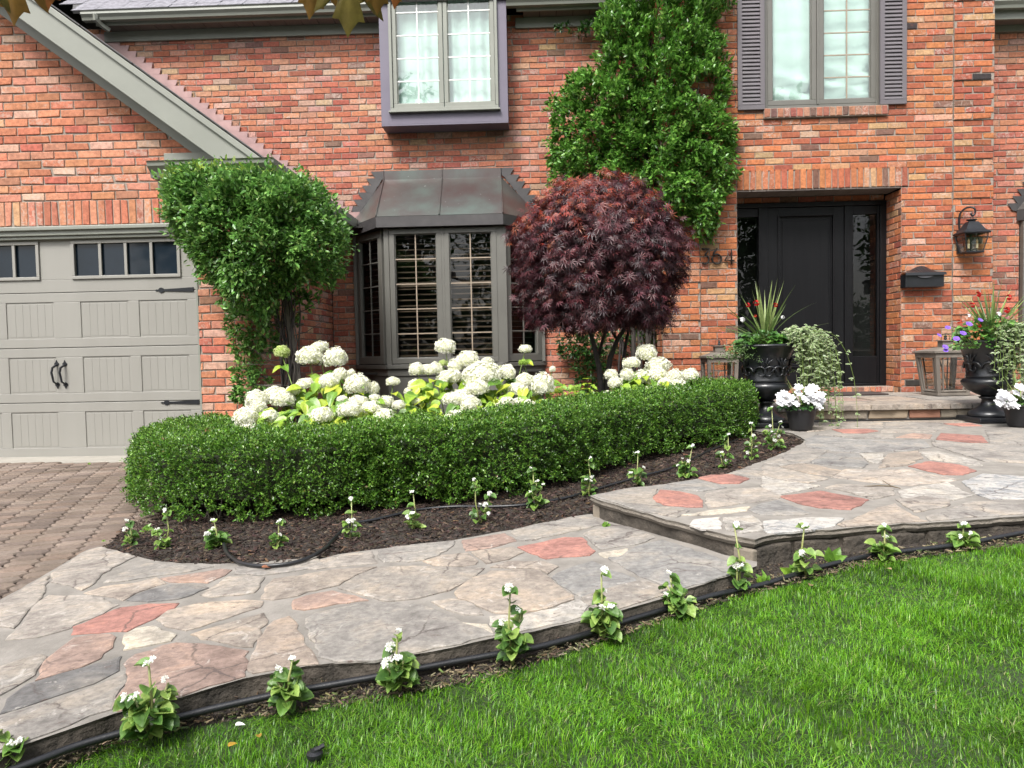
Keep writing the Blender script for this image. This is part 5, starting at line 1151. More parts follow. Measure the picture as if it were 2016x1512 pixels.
Z6 = [(487, 220, 195, 150), (200, 445, 140, 130), (300, 450, 130, 110), (390, 435, 130, 120), (460, 380, 80, 60), (590, 405, 140, 130), (710, 340, 200, 150), (905, 365, 120, 80), (530, 520, 230, 130), (850, 500, 380, 220), (1100, 480, 160, 160), (740, 430, 120, 70), (180, 590, 120, 90), (130, 660, 100, 80), (800, 630, 220, 160), (560, 740, 190, 130), (740, 790, 200, 160), (650, 750, 200, 200), (1280, 550, 170, 130), (1450, 600, 230, 220), (1220, 640, 210, 90), (1100, 770, 150, 100), (1220, 770, 130, 90), (1320, 820, 150, 140), (910, 860, 120, 80), (1010, 820, 100, 80), (590, 920, 200, 130), (410, 980, 90, 50), (1280, 240, 125, 75), (1550, 440, 60, 60), (200, 760, 90, 40)]
Z8 = [(870, 180, 195, 160), (720, 280, 170, 110), (520, 395, 125, 100), (560, 470, 140, 100), (680, 395, 130, 120), (990, 300, 230, 120), (835, 425, 200, 150), (980, 400, 180, 180), (1150, 410, 150, 130), (1300, 405, 170, 130), (1050, 480, 150, 110), (1180, 500, 170, 120), (495, 620, 155, 120), (900, 530, 80, 50)]
def hydrangea(lst, org, sc, Yf, label, base, leafn, poly, seed):
    leafn = int(leafn*1.9)
    random.seed(seed); t = thing('hydrangea', base, label, 'hydrangea', 'white hydrangeas behind the hedge')
    cpts = []
    for (cx, cy, w_, h_) in lst:
        px, py = org[0]+cx/sc, org[1]+cy/sc; Y = Yf(px, py)+random.uniform(-.06, .06); c = PY(px, py, Y); r = w_/sc/2*Y/FPX*1.02; rz = h_/sc/2*Y/FPX*1.12; rz = max(rz, r*.68); me = random.choice(BL)
        if (cx, cy) in ((608, 285),): me = BLY
        if (cx, cy) in ((460, 380),): me = BLY
        o = place(me, 'bloom', t, c-np.array([0, 0, .0]), (random.uniform(-.3, .3), 1, random.uniform(-.1, .25)), (random.uniform(-.15, .15), -.25, 1), (r, r, rz)); cpts.append((c, r, rz))
        b = np.array([base[0]+(c[0]-base[0])*.55, base[1]+(c[1]-base[1])*.5, base[2]]); mid = (b+c)/2+np.array([random.uniform(-.04, .04), random.uniform(-.03, .03), .05]); m = MB(); m.tube([b, mid, c-np.array([0, 0, rz*.3])], [.005, .0042, .0035], 5); m.build('stem', STEM, t, smooth=True)
        for k in range(2):
            a = random.uniform(0, 6.28); st = c-np.array([0, 0, rz+random.uniform(.02, .07)]); place(random.choice(HLF), 'leaf', t, st, (math.cos(a), math.sin(a)*.8-.3, random.uniform(-.5, .2)), (0, -.4, 1), random.uniform(.08, .12))
    n = 0; PP = np.array(poly); lo_, hi_ = PP.min(0), PP.max(0)
    while n < leafn:
        px, py = random.uniform(lo_[0], hi_[0]), random.uniform(lo_[1], hi_[1])
        if not inpoly(np.array([[px, py]]), poly)[0]: continue
        Y = Yf(px, py)+random.uniform(-.08, .26); c = PY(px, py, Y); a = random.gauss(-1.57, 1.2)
        place(HLF[random.randrange(7)], 'leaf', t, c, (math.cos(a), math.sin(a), random.uniform(-.9, .15)), (random.uniform(-.4, .4), random.uniform(-1.3, -.1), 1), random.uniform(.08, .135)); n += 1
    return t
hydrangea(Z5, (440, 640), 5.305, lambda x, y: 4.82+max(0, (850-y))*.0055+abs(x-640)*.0006, 'white hydrangea at the left end of the bed, nearest the garage', (-1.35, 5.25, .06), 130, [(480, 845), (520, 800), (580, 790), (600, 740), (690, 740), (760, 800), (800, 850), (700, 865), (560, 865)], 51)
hydrangea(Z6, (780, 640), 5.04, lambda x, y: 5.0+max(0, (840-y))*.0055, 'widest white hydrangea, in front of the bay window', (-.35, 5.6, .1), 140, [(795, 850), (790, 790), (820, 745), (900, 740), (1000, 745), (1075, 760), (1110, 800), (1100, 835), (1000, 845), (900, 850)], 52)
hydrangea(Z8, (1100, 660), 5.04, lambda x, y: 6.25+max(0, (790-y))*.003, 'smallest white hydrangea, at the foot of the japanese maple', (.85, 6.6, .14), 70, [(1205, 790), (1215, 750), (1250, 730), (1320, 740), (1330, 775), (1280, 795)], 53)
# young yellow-green shrub right of the middle hydrangea
yb = thing('young_hydrangea', (.42, 6.0, .13), 'young yellow-green hydrangea with small lime buds beside the maple trunk', 'shrub')
random.seed(54)
for px, py in ((1134, 765), (1120, 785), (1100, 770), (1105, 800), (1150, 800), (1160, 790), (1085, 790), (1030, 714)):
    c = PY(px, py, 5.75); place(BLG, 'bud_cluster', yb, c, (0, 1, 0), (0, -.2, 1), (.035, .035, .026))
    m = MB(); m.tube([np.array([.42+(c[0]-.42)*.5, 6.0, .13]), c], [.004, .003], 5); m.build('stem', STEM, yb)
for i in range(75):
    px, py = random.uniform(1085, 1170), random.uniform(755, 825); c = PY(px, py, random.uniform(5.6, 6.0)); a = random.gauss(-1.57, 1.3); place(random.choice(HLF[:4]), 'leaf', yb, c, (math.cos(a), math.sin(a), random.uniform(-.5, .4)), (0, -.5, 1), random.uniform(.045, .075))
c0 = PY(1157, 800, 5.7)
for k in range(6):
    c = PY(1155, 745+k*10, 5.7)
    for a in (0, 1.57, 3.14, 4.7): place(HLF[2], 'leaf', yb, c, (math.cos(a+k), math.sin(a+k), .3), (0, 0, 1), .035+.006*k)
# ------------------------------------------------------------------ begonias
ro = [(0, 0), (.30, -.06), (.50, .14), (.55, .42), (.44, .72), (.22, .92), (0, 1.0), (-.24, .93), (-.46, .72), (-.55, .40), (-.46, .12), (-.22, -.05)]
random.seed(44); BLF = [mesh_of(leafshape(ro, .5, .3, c, e_), 'leaf', leafmat('begonia_leaf', .42, .3, .45, .4)) for c, e_ in (((.085, .18, .035), (.12, .24, .045)), ((.12, .24, .045), (.16, .30, .06)), ((.17, .30, .055), (.23, .36, .08)), ((.06, .14, .03), (.10, .20, .04)), ((.24, .36, .08), (.3, .42, .1)))]
def flower_mesh(seed):
    r = random.Random(seed); m = MB()
    for k in range(7):
        c = np.array([r.uniform(-.5, .5), r.uniform(-.5, .5), r.uniform(-.3, .5)]); nn = unit(np.array([r.uniform(-1, 1), r.uniform(-1, .6), .8])); a = unit(np.cross(nn, (0.3, 1, .2))); b = np.cross(nn, a)
        for j in range(4):
            t = j*math.pi/2+k; d = a*math.cos(t)+b*math.sin(t); q = -a*math.sin(t)+b*math.cos(t); L = (.55, .38)[j % 2]
            m.add([c, c+d*L*.6+q*L*.42, c+d*L+nn*.08, c+d*L*.6-q*L*.42], [(0, 1, 2, 3)], (.80, .80, .77, 0))
        m.add([c+nn*.05+a*.08, c+nn*.12, c+nn*.05-a*.08, c+nn*.05+b*.08], [(0, 1, 2), (0, 1, 3)], (.7, .6, .12, 0))
    return mesh_of(m, 'flower', PETAL, False)
BFL = [flower_mesh(s) for s in range(5)]
def begonia(bx, by, ty, wpx, pl, bush, lean, label, seed, fl=4, yel=0, grp='white begonias'):
    random.seed(seed); b = PZ(bx, by, pl); Y = b[1]; k = Y/FPX; lean = lean*1.6+random.uniform(-.25, .25); H_ = (by-ty)*k; wd = wpx*k/2
    t = thing('begonia', b, label, 'begonia', grp); ls = BLF if not yel else [BLF[1], BLF[2], BLF[4], BLF[2]]
    ns = 1 if bush < 14 else random.choice([2, 3]); tops = []
    for s in range(ns+1):
        main = s == 0; h = H_*(1 if main else random.uniform(.35, .7)); a = random.uniform(0, 6.28); tip = b+np.array([(lean*wd if main else math.cos(a)*wd*.6), (0 if main else math.sin(a)*wd*.5), h*.95])
        mid = (b+tip)/2+np.array([random.uniform(-.012, .012), random.uniform(-.01, .01), 0]); m = MB(); m.tube([b-np.array([0, 0, .01]), mid, tip], [.0042, .0036, .0026], 6); m.build('stem', simple('begonia_stem', (.26, .30, .10), (.22, .22, .08), 30, .4), t, smooth=True); tops.append((tip, mid))
    for i in range(int(bush*1.7)):
        a = random.uniform(0, 6.28); r = wd*random.uniform(.05, 1.15); z = H_*random.uniform(.03, .46); p = b+np.array([math.cos(a)*r*.5, math.sin(a)*r*.5, z]); place(random.choice(ls), 'leaf', t, p, (math.cos(a), math.sin(a), random.uniform(-.3, .7)), (random.uniform(-.3, .3), random.uniform(-.6, .1), 1), random.uniform(.021, .043)*(.85+wd*1.7))
    for tip, mid in tops:
        for q in range(random.choice([3, 4, 5])):
            f = random.choice([.5, .7, .85, 1, 1]); p = b+(tip-b)*f; a = random.uniform(0, 6.28); place(random.choice(ls), 'leaf', t, p, (math.cos(a), math.sin(a), random.uniform(-.4, .4)), (random.uniform(-.3, .3), random.uniform(-.7, 0), 1), random.uniform(.022, .038))
    for i in range(fl):
        tip, mid = tops[i % len(tops)]; p = tip+np.array([random.uniform(-.012, .012), -.01, .012]) if i < len(tops) else b+np.array([random.uniform(-.6, .6)*wd, -wd*.3, H_*random.uniform(.2, .5)])
        place(random.choice(BFL), 'flower', t, p, (random.uniform(-.4, .4), 1, .3), (0, -.5, 1), random.uniform(.011, .018))
    return t
INNER = [(257, 1074, 1025, 30, 7, .1, 2, 'small white begonia at the far left tip of the mulch'), (325, 1077, 1003, 55, 12, .1, 3, 'yellowish begonia in the mulch by the left corner of the hedge'), (428, 1078, 1023, 52, 20, 0, 4, 'bushy white begonia beside the end of the looped black hose'), (543, 1080, 1025, 38, 8, .1, 2, 'small begonia in the mulch behind the hose loop'), (690, 1064, 980, 38, 9, 0, 5, 'tall begonia where the hose leaves the loop towards the hedge'), (815, 1046, 967, 38, 9, -.1, 3, 'single stemmed begonia with two round leaves and a flower on top, before the hedge centre'), (945, 1030, 942, 70, 8, -.2, 5, 'spreading thin begonia with a drooping leaf in the mulch'), (1057, 1003, 920, 44, 14, -.1, 4, 'begonia in the mulch left of the one at the step corner'), (1160, 976, 900, 45, 9, .1, 5, 'begonia standing right at the corner of the upper landing'), (1252, 957, 890, 45, 8, .2, 3, 'begonia in front of the gap at the foot of the hedge'), (1350, 942, 877, 48, 16, .2, 4, 'begonia beside the red stone at the edge of the landing'), (1427, 924, 855, 44, 10, .1, 4, 'begonia fourth from the black urn along the mulch'), (1480, 905, 833, 44, 13, 0, 5, 'begonia second in front of the left urn'), (1522, 886, 800, 56, 22, .1, 8, 'tallest bushy begonia in the mulch right in front of the left urn')]
for i, (bx, by, ty, wp, bu, ln, fl, lb_) in enumerate(INNER): begonia(bx, by, ty, wp, BED, bu, ln, lb_, 100+i, fl, i in (1, 4, 5), 'begonias in the mulch bed along the hedge')
EDGE = (WALK[0]-.045, WALK[1], 0)
def EP(x): return EDGE if x < 1540 else (.075, .058, 0)
OUTER = [(22, 1500, 1428, 90, 26, -.1, 5, 0, 'cut off white begonia at the lower left corner of the photo'), (297, 1445, 1292, 125, 42, .15, 7, 0, 'largest bushy white begonia at the left of the lawn edge'), (567, 1388, 1293, 82, 22, .1, 3, 0, 'begonia between the two bushiest plants along the lawn edge'), (787, 1352, 1238, 86, 30, .1, 6, 0, 'round bushy begonia in front of the large grey flagstone'), (1009, 1302, 1152, 76, 20, 0, 3, 0, 'begonia with one long bare stem rising above its leaves'), (1187, 1252, 1118, 78, 32, 0, 4, 0, 'tall dense begonia next to the blue-grey flagstone edge'), (1336, 1203, 1128, 78, 18, -.1, 3, 0, 'low spreading begonia left of the step corner at the lawn'), (1456, 1166, 1030, 55, 9, -.2, 5, 0, 'tall thin begonia in front of the step corner'), (1587, 1132, 1033, 62, 11, .0, 3, 1, 'begonia with a big round leaf against the dark stone riser'), (1736, 1100, 1035, 56, 18, .1, 2, 1, 'yellow green begonia before the upper landing edge'), (1893, 1074, 1034, 62, 15, .1, 3, 1, 'low yellowish begonia nearest the right edge of the photo')]
for i, (bx, by, ty, wp, bu, ln, fl, ye, lb_) in enumerate(OUTER): begonia(bx, by, ty, wp, EP(bx), bu, ln, lb_, 200+i, fl, ye, 'begonias along the lawn edge')
def weed(px, py, hpx, pl, label, n, seed, col=1):
    random.seed(seed); b = PZ(px, py, pl); s = hpx*b[1]/FPX; t = thing('weed', b, label, 'weed')
    for i in range(n): a = random.uniform(0, 6.28); place(HLF[random.choice([0, 3, 5])], 'leaf', t, b+np.array([random.uniform(-.3, .3)*s, 0, 0]), (math.cos(a)*.5, math.sin(a)*.4, 1 if i < n*.6 else .3), (math.sin(a), -1, .3), s*random.uniform(.35, .7))
weed(1645, 1108, 48, EP(1645), 'leafy weed standing against the dark stone riser', 7, 301)
weed(285, 1050, 30, BED, 'dark leafy weed at the corner of the driveway and hedge', 9, 302)
weed(1190, 1037, 16, (WALK[0]+.005, WALK[1], 0), 'tuft of moss in the flagstone joint below the step', 16, 303)
weed(1505, 1150, 40, EP(1500), 'thin weeds growing at the foot of the step corner', 8, 304)
weed(1560, 1130, 34, EP(1560), 'leafy light green weed left of the big leaved begonia', 9, 305)
weed(1650, 1480, 40, LAWN, 'pale broadleaf weed growing in the lawn', 5, 306)
weed(1330, 1350, 22, LAWN, 'small clover patch in the middle of the lawn', 7, 307)
weed(205, 1068, 10, DRIVE, 'tiny green weed in a driveway joint by the walkway tip', 6, 308)
weed(175, 915, 8, DRIVE, 'tiny weed in front of the garage door apron', 6, 309)
# ------------------------------------------------------------------ hoses
HOSE = simple('black_hose_rubber', (.014, .015, .017), (.009, .009, .011), 20, .38, .15, 120)
def smoothpath(P, n=8): return list(cr(np.array(P), n))
def hose(name, px, plf, r, label):
    P = []
    for x, y in px:
        p = PZ(x, y, plf(x)); p[2] += r*(.8 if name == 'garden_hose' else 1.5); P.append(p)
    m = MB(); m.tube(smoothpath(P), r, 10); return tag(m.build(name, HOSE, smooth=True), label, 'hose')
hose('garden_hose', [(-80, 1560), (58, 1510), (150, 1475), (250, 1446), (355, 1417), (440, 1396), (526, 1377), (600, 1363), (700, 1345), (739, 1338), (826, 1321), (900, 1307), (980, 1293), (1050, 1281), (1148, 1255), (1219, 1231), (1298, 1207), (1398, 1178), (1497, 1156), (1556, 1138), (1616, 1120), (1698, 1101), (1765, 1091), (1865, 1079), (1923, 1070), (2016, 1052), (2130, 1035)], EP, .0095, 'long black hose lying between the flagstone edge and the lawn')
hose('looped_hose', [(441, 1076), (446, 1092), (460, 1106), (480, 1115), (522, 1120), (585, 1112), (635, 1089), (660, 1064), (691, 1038), (746, 1026), (819, 1009), (892, 1002), (965, 1002), (1038, 998), (1111, 985), (1147, 975), (1250, 945), (1330, 922), (1398, 890), (1457, 866)], lambda x: (WALK[0]+.006, WALK[1], 0) if 440 < x < 650 else (BED[0]+.003, BED[1], 0), .0085, 'black hose looping over the flagstones and back along the hedge')
# ------------------------------------------------------------------ mulch, soil crumbs
def chips(name, poly, pl, n, smin, smax, cols, wts, label, cat, flat=.5):
    A = np.array([p[:2] for p in poly]); lo_, hi_ = A.min(0), A.max(0); P = rng.random((n*4, 2))*(hi_-lo_)+lo_; P = P[inpoly(P, [tuple(a) for a in A])][:n]; n = len(P)
    Z = pl[0]+pl[1]*P[:, 0]+pl[2]*P[:, 1]+rng.random(n)*.012+.006*np.sin(P[:, 0]*31)*np.sin(P[:, 1]*27); C = np.stack([P[:, 0], P[:, 1], Z], 1)
    a = rng.random(n)*6.28; D = unit(np.stack([np.cos(a), np.sin(a), rng.normal(0, .25, n)], 1)); Nn = unit(np.stack([rng.normal(0, flat, n), rng.normal(0, flat, n), np.ones(n)], 1)); S = rng.uniform(smin, smax, n)
    tpl = (np.array([[-.12, 0, 0], [.1, -.05, 0], [.16, .95, 0], [-.1, 1, 0], [-.1, .04, .12], [.08, 0, .13], [.12, .9, .1], [-.06, .93, .12]]), np.array([[4, 5, 6, 7], [0, 1, 5, 4], [1, 2, 6, 5], [2, 3, 7, 6], [3, 0, 4, 7]]))
    m = scatter(name, C, D, Nn, S, tpl, leafmat('bark_chip', .85, 0, .2, .4), palette(n, cols, wts, .2), None); tag(m, label, cat, kind='stuff'); return m
mulchpoly = [PZ(x, y, BED)[:2] for x, y in ((198, 1082), (262, 1030), (300, 990), (560, 985), (900, 960), (1060, 930), (1200, 890), (1400, 850), (1480, 835), (1560, 842), (1592, 858), (1575, 885), (1500, 925), (1400, 965), (1250, 985), (1160, 1012), (1150, 1018), (1005, 1046), (892, 1066), (666, 1094), (560, 1112), (359, 1112), (280, 1104))]
chips('mulch', mulchpoly, BED, 26000, .012, .034, [(.030, .020, .016), (.05, .035, .026), (.085, .06, .045), (.10, .075, .058), (.15, .085, .05)], [6, 4, 1.6, .5, .2], 'dark shredded bark mulch covering the bed in front of the hedge', 'mulch')
inpx = [(-60, 1535), (67, 1463), (159, 1431), (226, 1408), (355, 1377), (481, 1339), (602, 1316), (739, 1306), (856, 1285), (972, 1260), (1049, 1248), (1217, 1208), (1331, 1170), (1444, 1135), (1489, 1110), (1600, 1085), (1800, 1055), (2100, 1015)]
outpx = [(-40, 1600), (60, 1545), (125, 1512), (234, 1461), (376, 1427), (500, 1405), (600, 1398), (782, 1369), (860, 1352), (970, 1328), (1038, 1312), (1225, 1246), (1330, 1210), (1430, 1178), (1497, 1164), (1620, 1130), (1820, 1092), (2130, 1055)]
ia = [PZ(x, y, EP(x)) for x, y in inpx]; ob = [PZ(x, y+3, LAWN)-np.array([0, .02, .012]) for x, y in outpx]; m = MB(); k = len(ia); md = [a_*.45+b_*.55+np.array([0, 0, .004]) for a_, b_ in zip(ia, ob)]
m.add(ia+md+ob, [(r*k+i, r*k+k+i, r*k+k+i+1, r*k+i+1) for r in (0, 1) for i in range(k-1)]); ss_ = m.build('soil_strip', SOIL, smooth=True); ss_['kind'] = 'structure'
strip = [p[:2] for p in ia]+[p[:2] for p in md[::-1]]; strip2 = [p[:2] for p in md]+[p[:2] for p in ob[::-1]]
LW2 = (LAWN[0]+.004, LAWN[1], LAWN[2])
chips('soil_crumbs', strip, (EDGE[0]-.006, EDGE[1], 0), 9000, .004, .016, [(.03, .022, .017), (.06, .045, .03), (.10, .08, .05), (.16, .13, .08)], [4, 4, 2, 1], 'dark soil crumbs between the hose and the flagstone edge', 'soil')
chips('dry_thatch', strip2, (LAWN[0]+.004, LAWN[1], LAWN[2]), 14000, .006, .022, [(.05, .04, .028), (.10, .08, .05), (.17, .14, .085), (.24, .20, .12), (.09, .12, .04)], [3, 4, 3, 1.2, 1], 'dry thatch and soil crumbs along the very edge of the lawn', 'thatch', 1.1)
for i, (px, py, pl, s, rot, c, lb_) in enumerate(((515, 1116, (WALK[0]+.022, .048, 0), .03, .4, (.3, .12, .06), 'orange brown bark chip resting on the looped hose'), (1003, 1340, LAWN, .0, 0, (1, 1, 1), ''), (463, 1426, (LAWN[0]+.02, LAWN[1], LAWN[2]), .018, .3, (.8, .8, .78), 'white fallen petal on the lawn edge'), (449, 1468, (LAWN[0]+.02, LAWN[1], LAWN[2]), .02, 1, (.6, .36, .05), 'yellow fallen leaf scrap lower left on the lawn'), (510, 1450, (LAWN[0]+.02, LAWN[1], LAWN[2]), .02, 2, (.5, .3, .06), 'brown leaf scrap on the lawn right of the yellow one'), (1755, 1120, (LAWN[0]+.03, LAWN[1], LAWN[2]), .02, 2, (.5, .36, .2), 'tan leaf scrap on the lawn below the yellow begonia'), (1595, 1152, (LAWN[0]+.02, LAWN[1], LAWN[2]), .025, 1, (.4, .25, .15), 'brown leaf scrap by the hose at the lawn edge'))):
    if not lb_: continue
    q = PZ(px, py, pl); m = leafshape([(x*.8, y) for x, y in ho], .3, .3, c); me = mesh_of(m, 'fallen_leaf', LEAFM); o = place(me, 'fallen_leaf', None, q, (math.cos(rot), math.sin(rot), .1), (0.1, -.3, 1), s*1.3) if False else None
    o = bpy.data.objects.new('fallen_leaf', me); COL.objects.link(o); o.matrix_world = Matrix.Translation(Vector(q)) @ orient((math.cos(rot), math.sin(rot), .1), (.1, -.3, 1)) @ Matrix.Diagonal((s*1.3, s*1.3, s*1.3, 1)); tag(o, lb_, 'fallen leaf')
tw = thing('twig', PZ(1755, 962, LAND), 'dry twig with a bud lying on the landing flagstones', 'twig'); q = PZ(1755, 962, LAND)+np.array([0, 0, .012])
m = MB(); m.tube([q+np.array([-.12, .03, -.004]), q+np.array([-.05, .02, .0]), q, q+np.array([.02, -.05, -.002])], [.002, .003, .004, .002], 5); m.tube([q, q+np.array([-.02, .05, .02])], .002, 4); m.build('stick', STEMB, tw)
# sprinkler head
sp = PZ(620, 1500, LAWN); s_ = thing('sprinkler_head', sp, 'black plastic sprinkler head sunk in the lawn', 'sprinkler'); m = MB(); m.lathe(sp, [(.014, -.05), (.015, .012), (.019, .014), (.019, .022), (.010, .026), (.009, .03)], 14); m.build('body', HOSE, s_); m = MB(); m.tube([sp+np.array([-.0, 0, .026]), sp+np.array([.02, .01, .034])], .006, 8); m.build('nozzle', HOSE, s_)
# ------------------------------------------------------------------ lawn
ledge = [PZ(x, y, LAWN)[:2] for x, y in ((2250, 1020), (2016, 1072), (1865, 1088), (1720, 1107), (1596, 1137), (1497, 1164), (1398, 1187), (1298, 1220), (1225, 1246), (1148, 1270), (1038, 1312), (928, 1338), (782, 1369), (600, 1398), (543, 1402), (376, 1427), (234, 1461), (125, 1512), (60, 1545))]
lx = [(14, ledge[0][1]+1.0)]+[tuple(p) for p in ledge]+[(-1.35, 1.35), (-1.6, .9), (-1.6, -20), (14, -20)]
lawn = sheet('lawn', lx, lambda x, y: zp(LAWN, x, y)-.004, GRASSG)
lip = sheet('lawn_soil', [(14, 3.6), (6.0, 3.7), (2.0, 3.25), (1.0, 2.6), (-.2, 2.2), (-1.6, 1.6), (-2.6, 1.4), (-2.6, -20), (14, -20)], lambda x, y: zp(LAWN, x, y)-.03, SOIL)
nG = 540000; P = np.stack([rng.uniform(-1.7, 4.0, nG), rng.uniform(1.1, 3.7, nG)], 1)
jt = P+rng.normal(0, .014, P.shape); sel = inpoly(jt, [tuple(p) for p in lx]); P = P[sel]; P = P[(P[:, 0]/P[:, 1] > -.95) & (P[:, 0]/P[:, 1] < .86)]
dens = np.sin(P[:, 0]*6.3+np.sin(P[:, 1]*5))*np.sin(P[:, 1]*7.7+P[:, 0]*2); P = P[rng.random(len(P)) < .80+.2*dens]; n = len(P); print('grass', n)
Z = LAWN[0]+LAWN[1]*P[:, 0]+LAWN[2]*P[:, 1]+.008*np.sin(P[:, 0]*9)*np.sin(P[:, 1]*11)
ang = 1.0*np.sin(P[:, 0]*4.1+P[:, 1]*2.3)+1.2*np.sin(P[:, 1]*7.7-P[:, 0]*3.9)+1.2*np.sin(P[:, 0]*15.3+P[:, 1]*11.1)+1.0*np.sin(P[:, 0]*37+P[:, 1]*29)+rng.normal(0, 1.5, n)
lean = np.clip(.75+.3*np.sin(P[:, 0]*9+P[:, 1]*14)+rng.normal(0, .4, n), 0, 1.8); L = (.018+.016*rng.random(n)+.007*np.sin(P[:, 0]*7.1)*np.sin(P[:, 1]*9.3))*np.clip(.62+distpoly(P, [tuple(p) for p in ledge]+[(9, 9), (9.1, 9)])*6, .62, 1)
dpe = distpoly(P, [tuple(p) for p in ledge]+[(9, 9)]) if False else None
d2_ = np.stack([np.cos(ang), np.sin(ang)], 1); wdt = .0007+.0005*rng.random(n); sd_ = np.stack([-d2_[:, 1], d2_[:, 0]], 1)
# turn blades so many show their faces
B0_ = np.stack([P[:, 0], P[:, 1], Z-.004], 1); U = np.array([0, 0, 1.])
def at_(f, k): return B0_+np.concatenate([d2_, np.zeros((n, 1))], 1)*(L*lean*f**1.7)[:, None]+U*((L*(f-.35*lean*f*f))[:, None])
Sd = np.concatenate([sd_, np.zeros((n, 1))], 1)
V = np.stack([at_(0., 0)-Sd*wdt[:, None], at_(0., 0)+Sd*wdt[:, None], at_(.5, 0)+Sd*wdt[:, None]*.9, at_(.5, 0)-Sd*wdt[:, None]*.9, at_(1., 0)], 1).reshape(-1, 3)
F = (np.array([[0, 1, 2], [0, 2, 3], [3, 2, 4]])[None]+(np.arange(n)*5)[:, None, None]).reshape(-1, 3)
colg = palette(n, [(.085, .235, .010), (.125, .31, .012), (.18, .38, .022), (.045, .14, .010), (.36, .38, .17)], [4, 5, 3.5, 2, .3], .14)
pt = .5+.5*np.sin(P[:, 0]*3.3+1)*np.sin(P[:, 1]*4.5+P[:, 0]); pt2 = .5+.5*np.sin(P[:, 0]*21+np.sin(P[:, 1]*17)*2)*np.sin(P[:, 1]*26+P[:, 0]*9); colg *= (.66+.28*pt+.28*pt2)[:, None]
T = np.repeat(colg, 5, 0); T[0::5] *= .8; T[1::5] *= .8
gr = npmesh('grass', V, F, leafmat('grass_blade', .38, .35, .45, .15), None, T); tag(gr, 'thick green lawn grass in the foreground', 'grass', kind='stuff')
# ------------------------------------------------------------------ urns and pots
URN = simple('black_glazed_iron', (.011, .012, .015), (.007, .008, .010), 9, .34, .3, 35, spec=.5, coat=.1, dist=.006)
def urn(px, Y, label, seed):
    c = PY(px, 835, Y); c[2] = LAND[0]+.006; t = thing('urn', c, label, 'urn', 'black classical urns by the door')
    m = MB(); m.box(c[0]-.19, c[0]+.19, c[1]-.19, c[1]+.19, c[2], c[2]+.045); m.build('plinth', URN, t, bevel=.01)
    m = MB(); m.lathe(c, [(.165, .045), (.17, .06), (.16, .085), (.12, .11), (.075, .14), (.058, .175), (.055, .20), (.075, .208), (.08, .22), (.06, .232)], 28); m.build('foot', URN, t, smooth=True)
    def rib(i, j): return 1+(.035*abs(math.sin(j*math.pi/2)) if 1 <= i <= 5 else 0)
    m = MB(); m.lathe(c, [(.06, .232), (.10, .25), (.16, .285), (.20, .325), (.215, .36), (.20, .385), (.185, .395)], 64, rib); m.build('lower_bowl', URN, t, smooth=True)
    m = MB(); m.lathe(c, [(.175, .395), (.185, .41), (.178, .42), (.185, .50), (.198, .58), (.22, .65), (.255, .695), (.27, .715), (.268, .73), (.24, .728), (.21, .70), (.18, .60)], 48); m.build('body', URN, t, smooth=True)
    m = MB(); m.lathe(c, [(.262, .708), (.278, .714), (.28, .728), (.262, .736)], 48); m.build('rim', URN, t, smooth=True)
    for k, a0 in enumerate((-1.9, -1.1, -2.9, -.2, .8, 1.9)):   # scroll reliefs
        m = MB()
        for sgn in (1, -1):
            pth = []
            for i in range(26):
                th_ = i/25*4.4*math.pi/2; r = .062*(1-i/32); aa = a0+sgn*(.18+(r*math.cos(th_))/.2); z = .485+r*math.sin(th_); R_ = .188+.003+max(0, (z-.42))*.13; pth.append(c+np.array([R_*math.cos(aa), R_*math.sin(aa), z]))
            m.tube(pth, [.011*(1-i/36) for i in range(26)], 5)
        for q in (-.12, -.05, .04, .12):
            m.tube([c+np.array([.193*math.cos(a0+q*.4), .193*math.sin(a0+q*.4), .50]), c+np.array([.206*math.cos(a0+q*1.3), .206*math.sin(a0+q*1.3), .575]), c+np.array([.225*math.cos(a0+q*2.6), .225*math.sin(a0+q*2.6), .60+.02*(1-abs(q)*8)])], [.011, .010, .004], 5)
        m.build('scroll_relief', URN, t, smooth=True)
    m = MB(); m.lathe(c, [(.235, .69), (.235, .70)], 24); m.build('potting_soil', SOIL, t); return c
c1 = urn(1508, 6.72, 'black classical urn left of the front step, beside the hedge', 1); c2 = urn(1946, 6.80, 'black classical urn right of the front step, near the photo edge', 2)
def blade_mesh(seed, col, bend, wd=.03):
    r = random.Random(seed); m = MB(); V = []; n = 8
    for i in range(n+1): s = i/n; w_ = wd*math.sin(math.pi*min(1, s*.75+.22))**.8*(1-s**3); y = s*(1-.25*bend*s); z = -bend*s*s*.75; V += [(-w_, y, z+w_*.5), (0, y, z), (w_, y, z+w_*.5)]
    F = [(3*i+k, 3*i+k+1, 3*i+k+4, 3*i+k+3) for i in range(n) for k in (0, 1)]; m.add(V, F, (*col, 0)); return mesh_of(m, 'leaf', LEAFM)
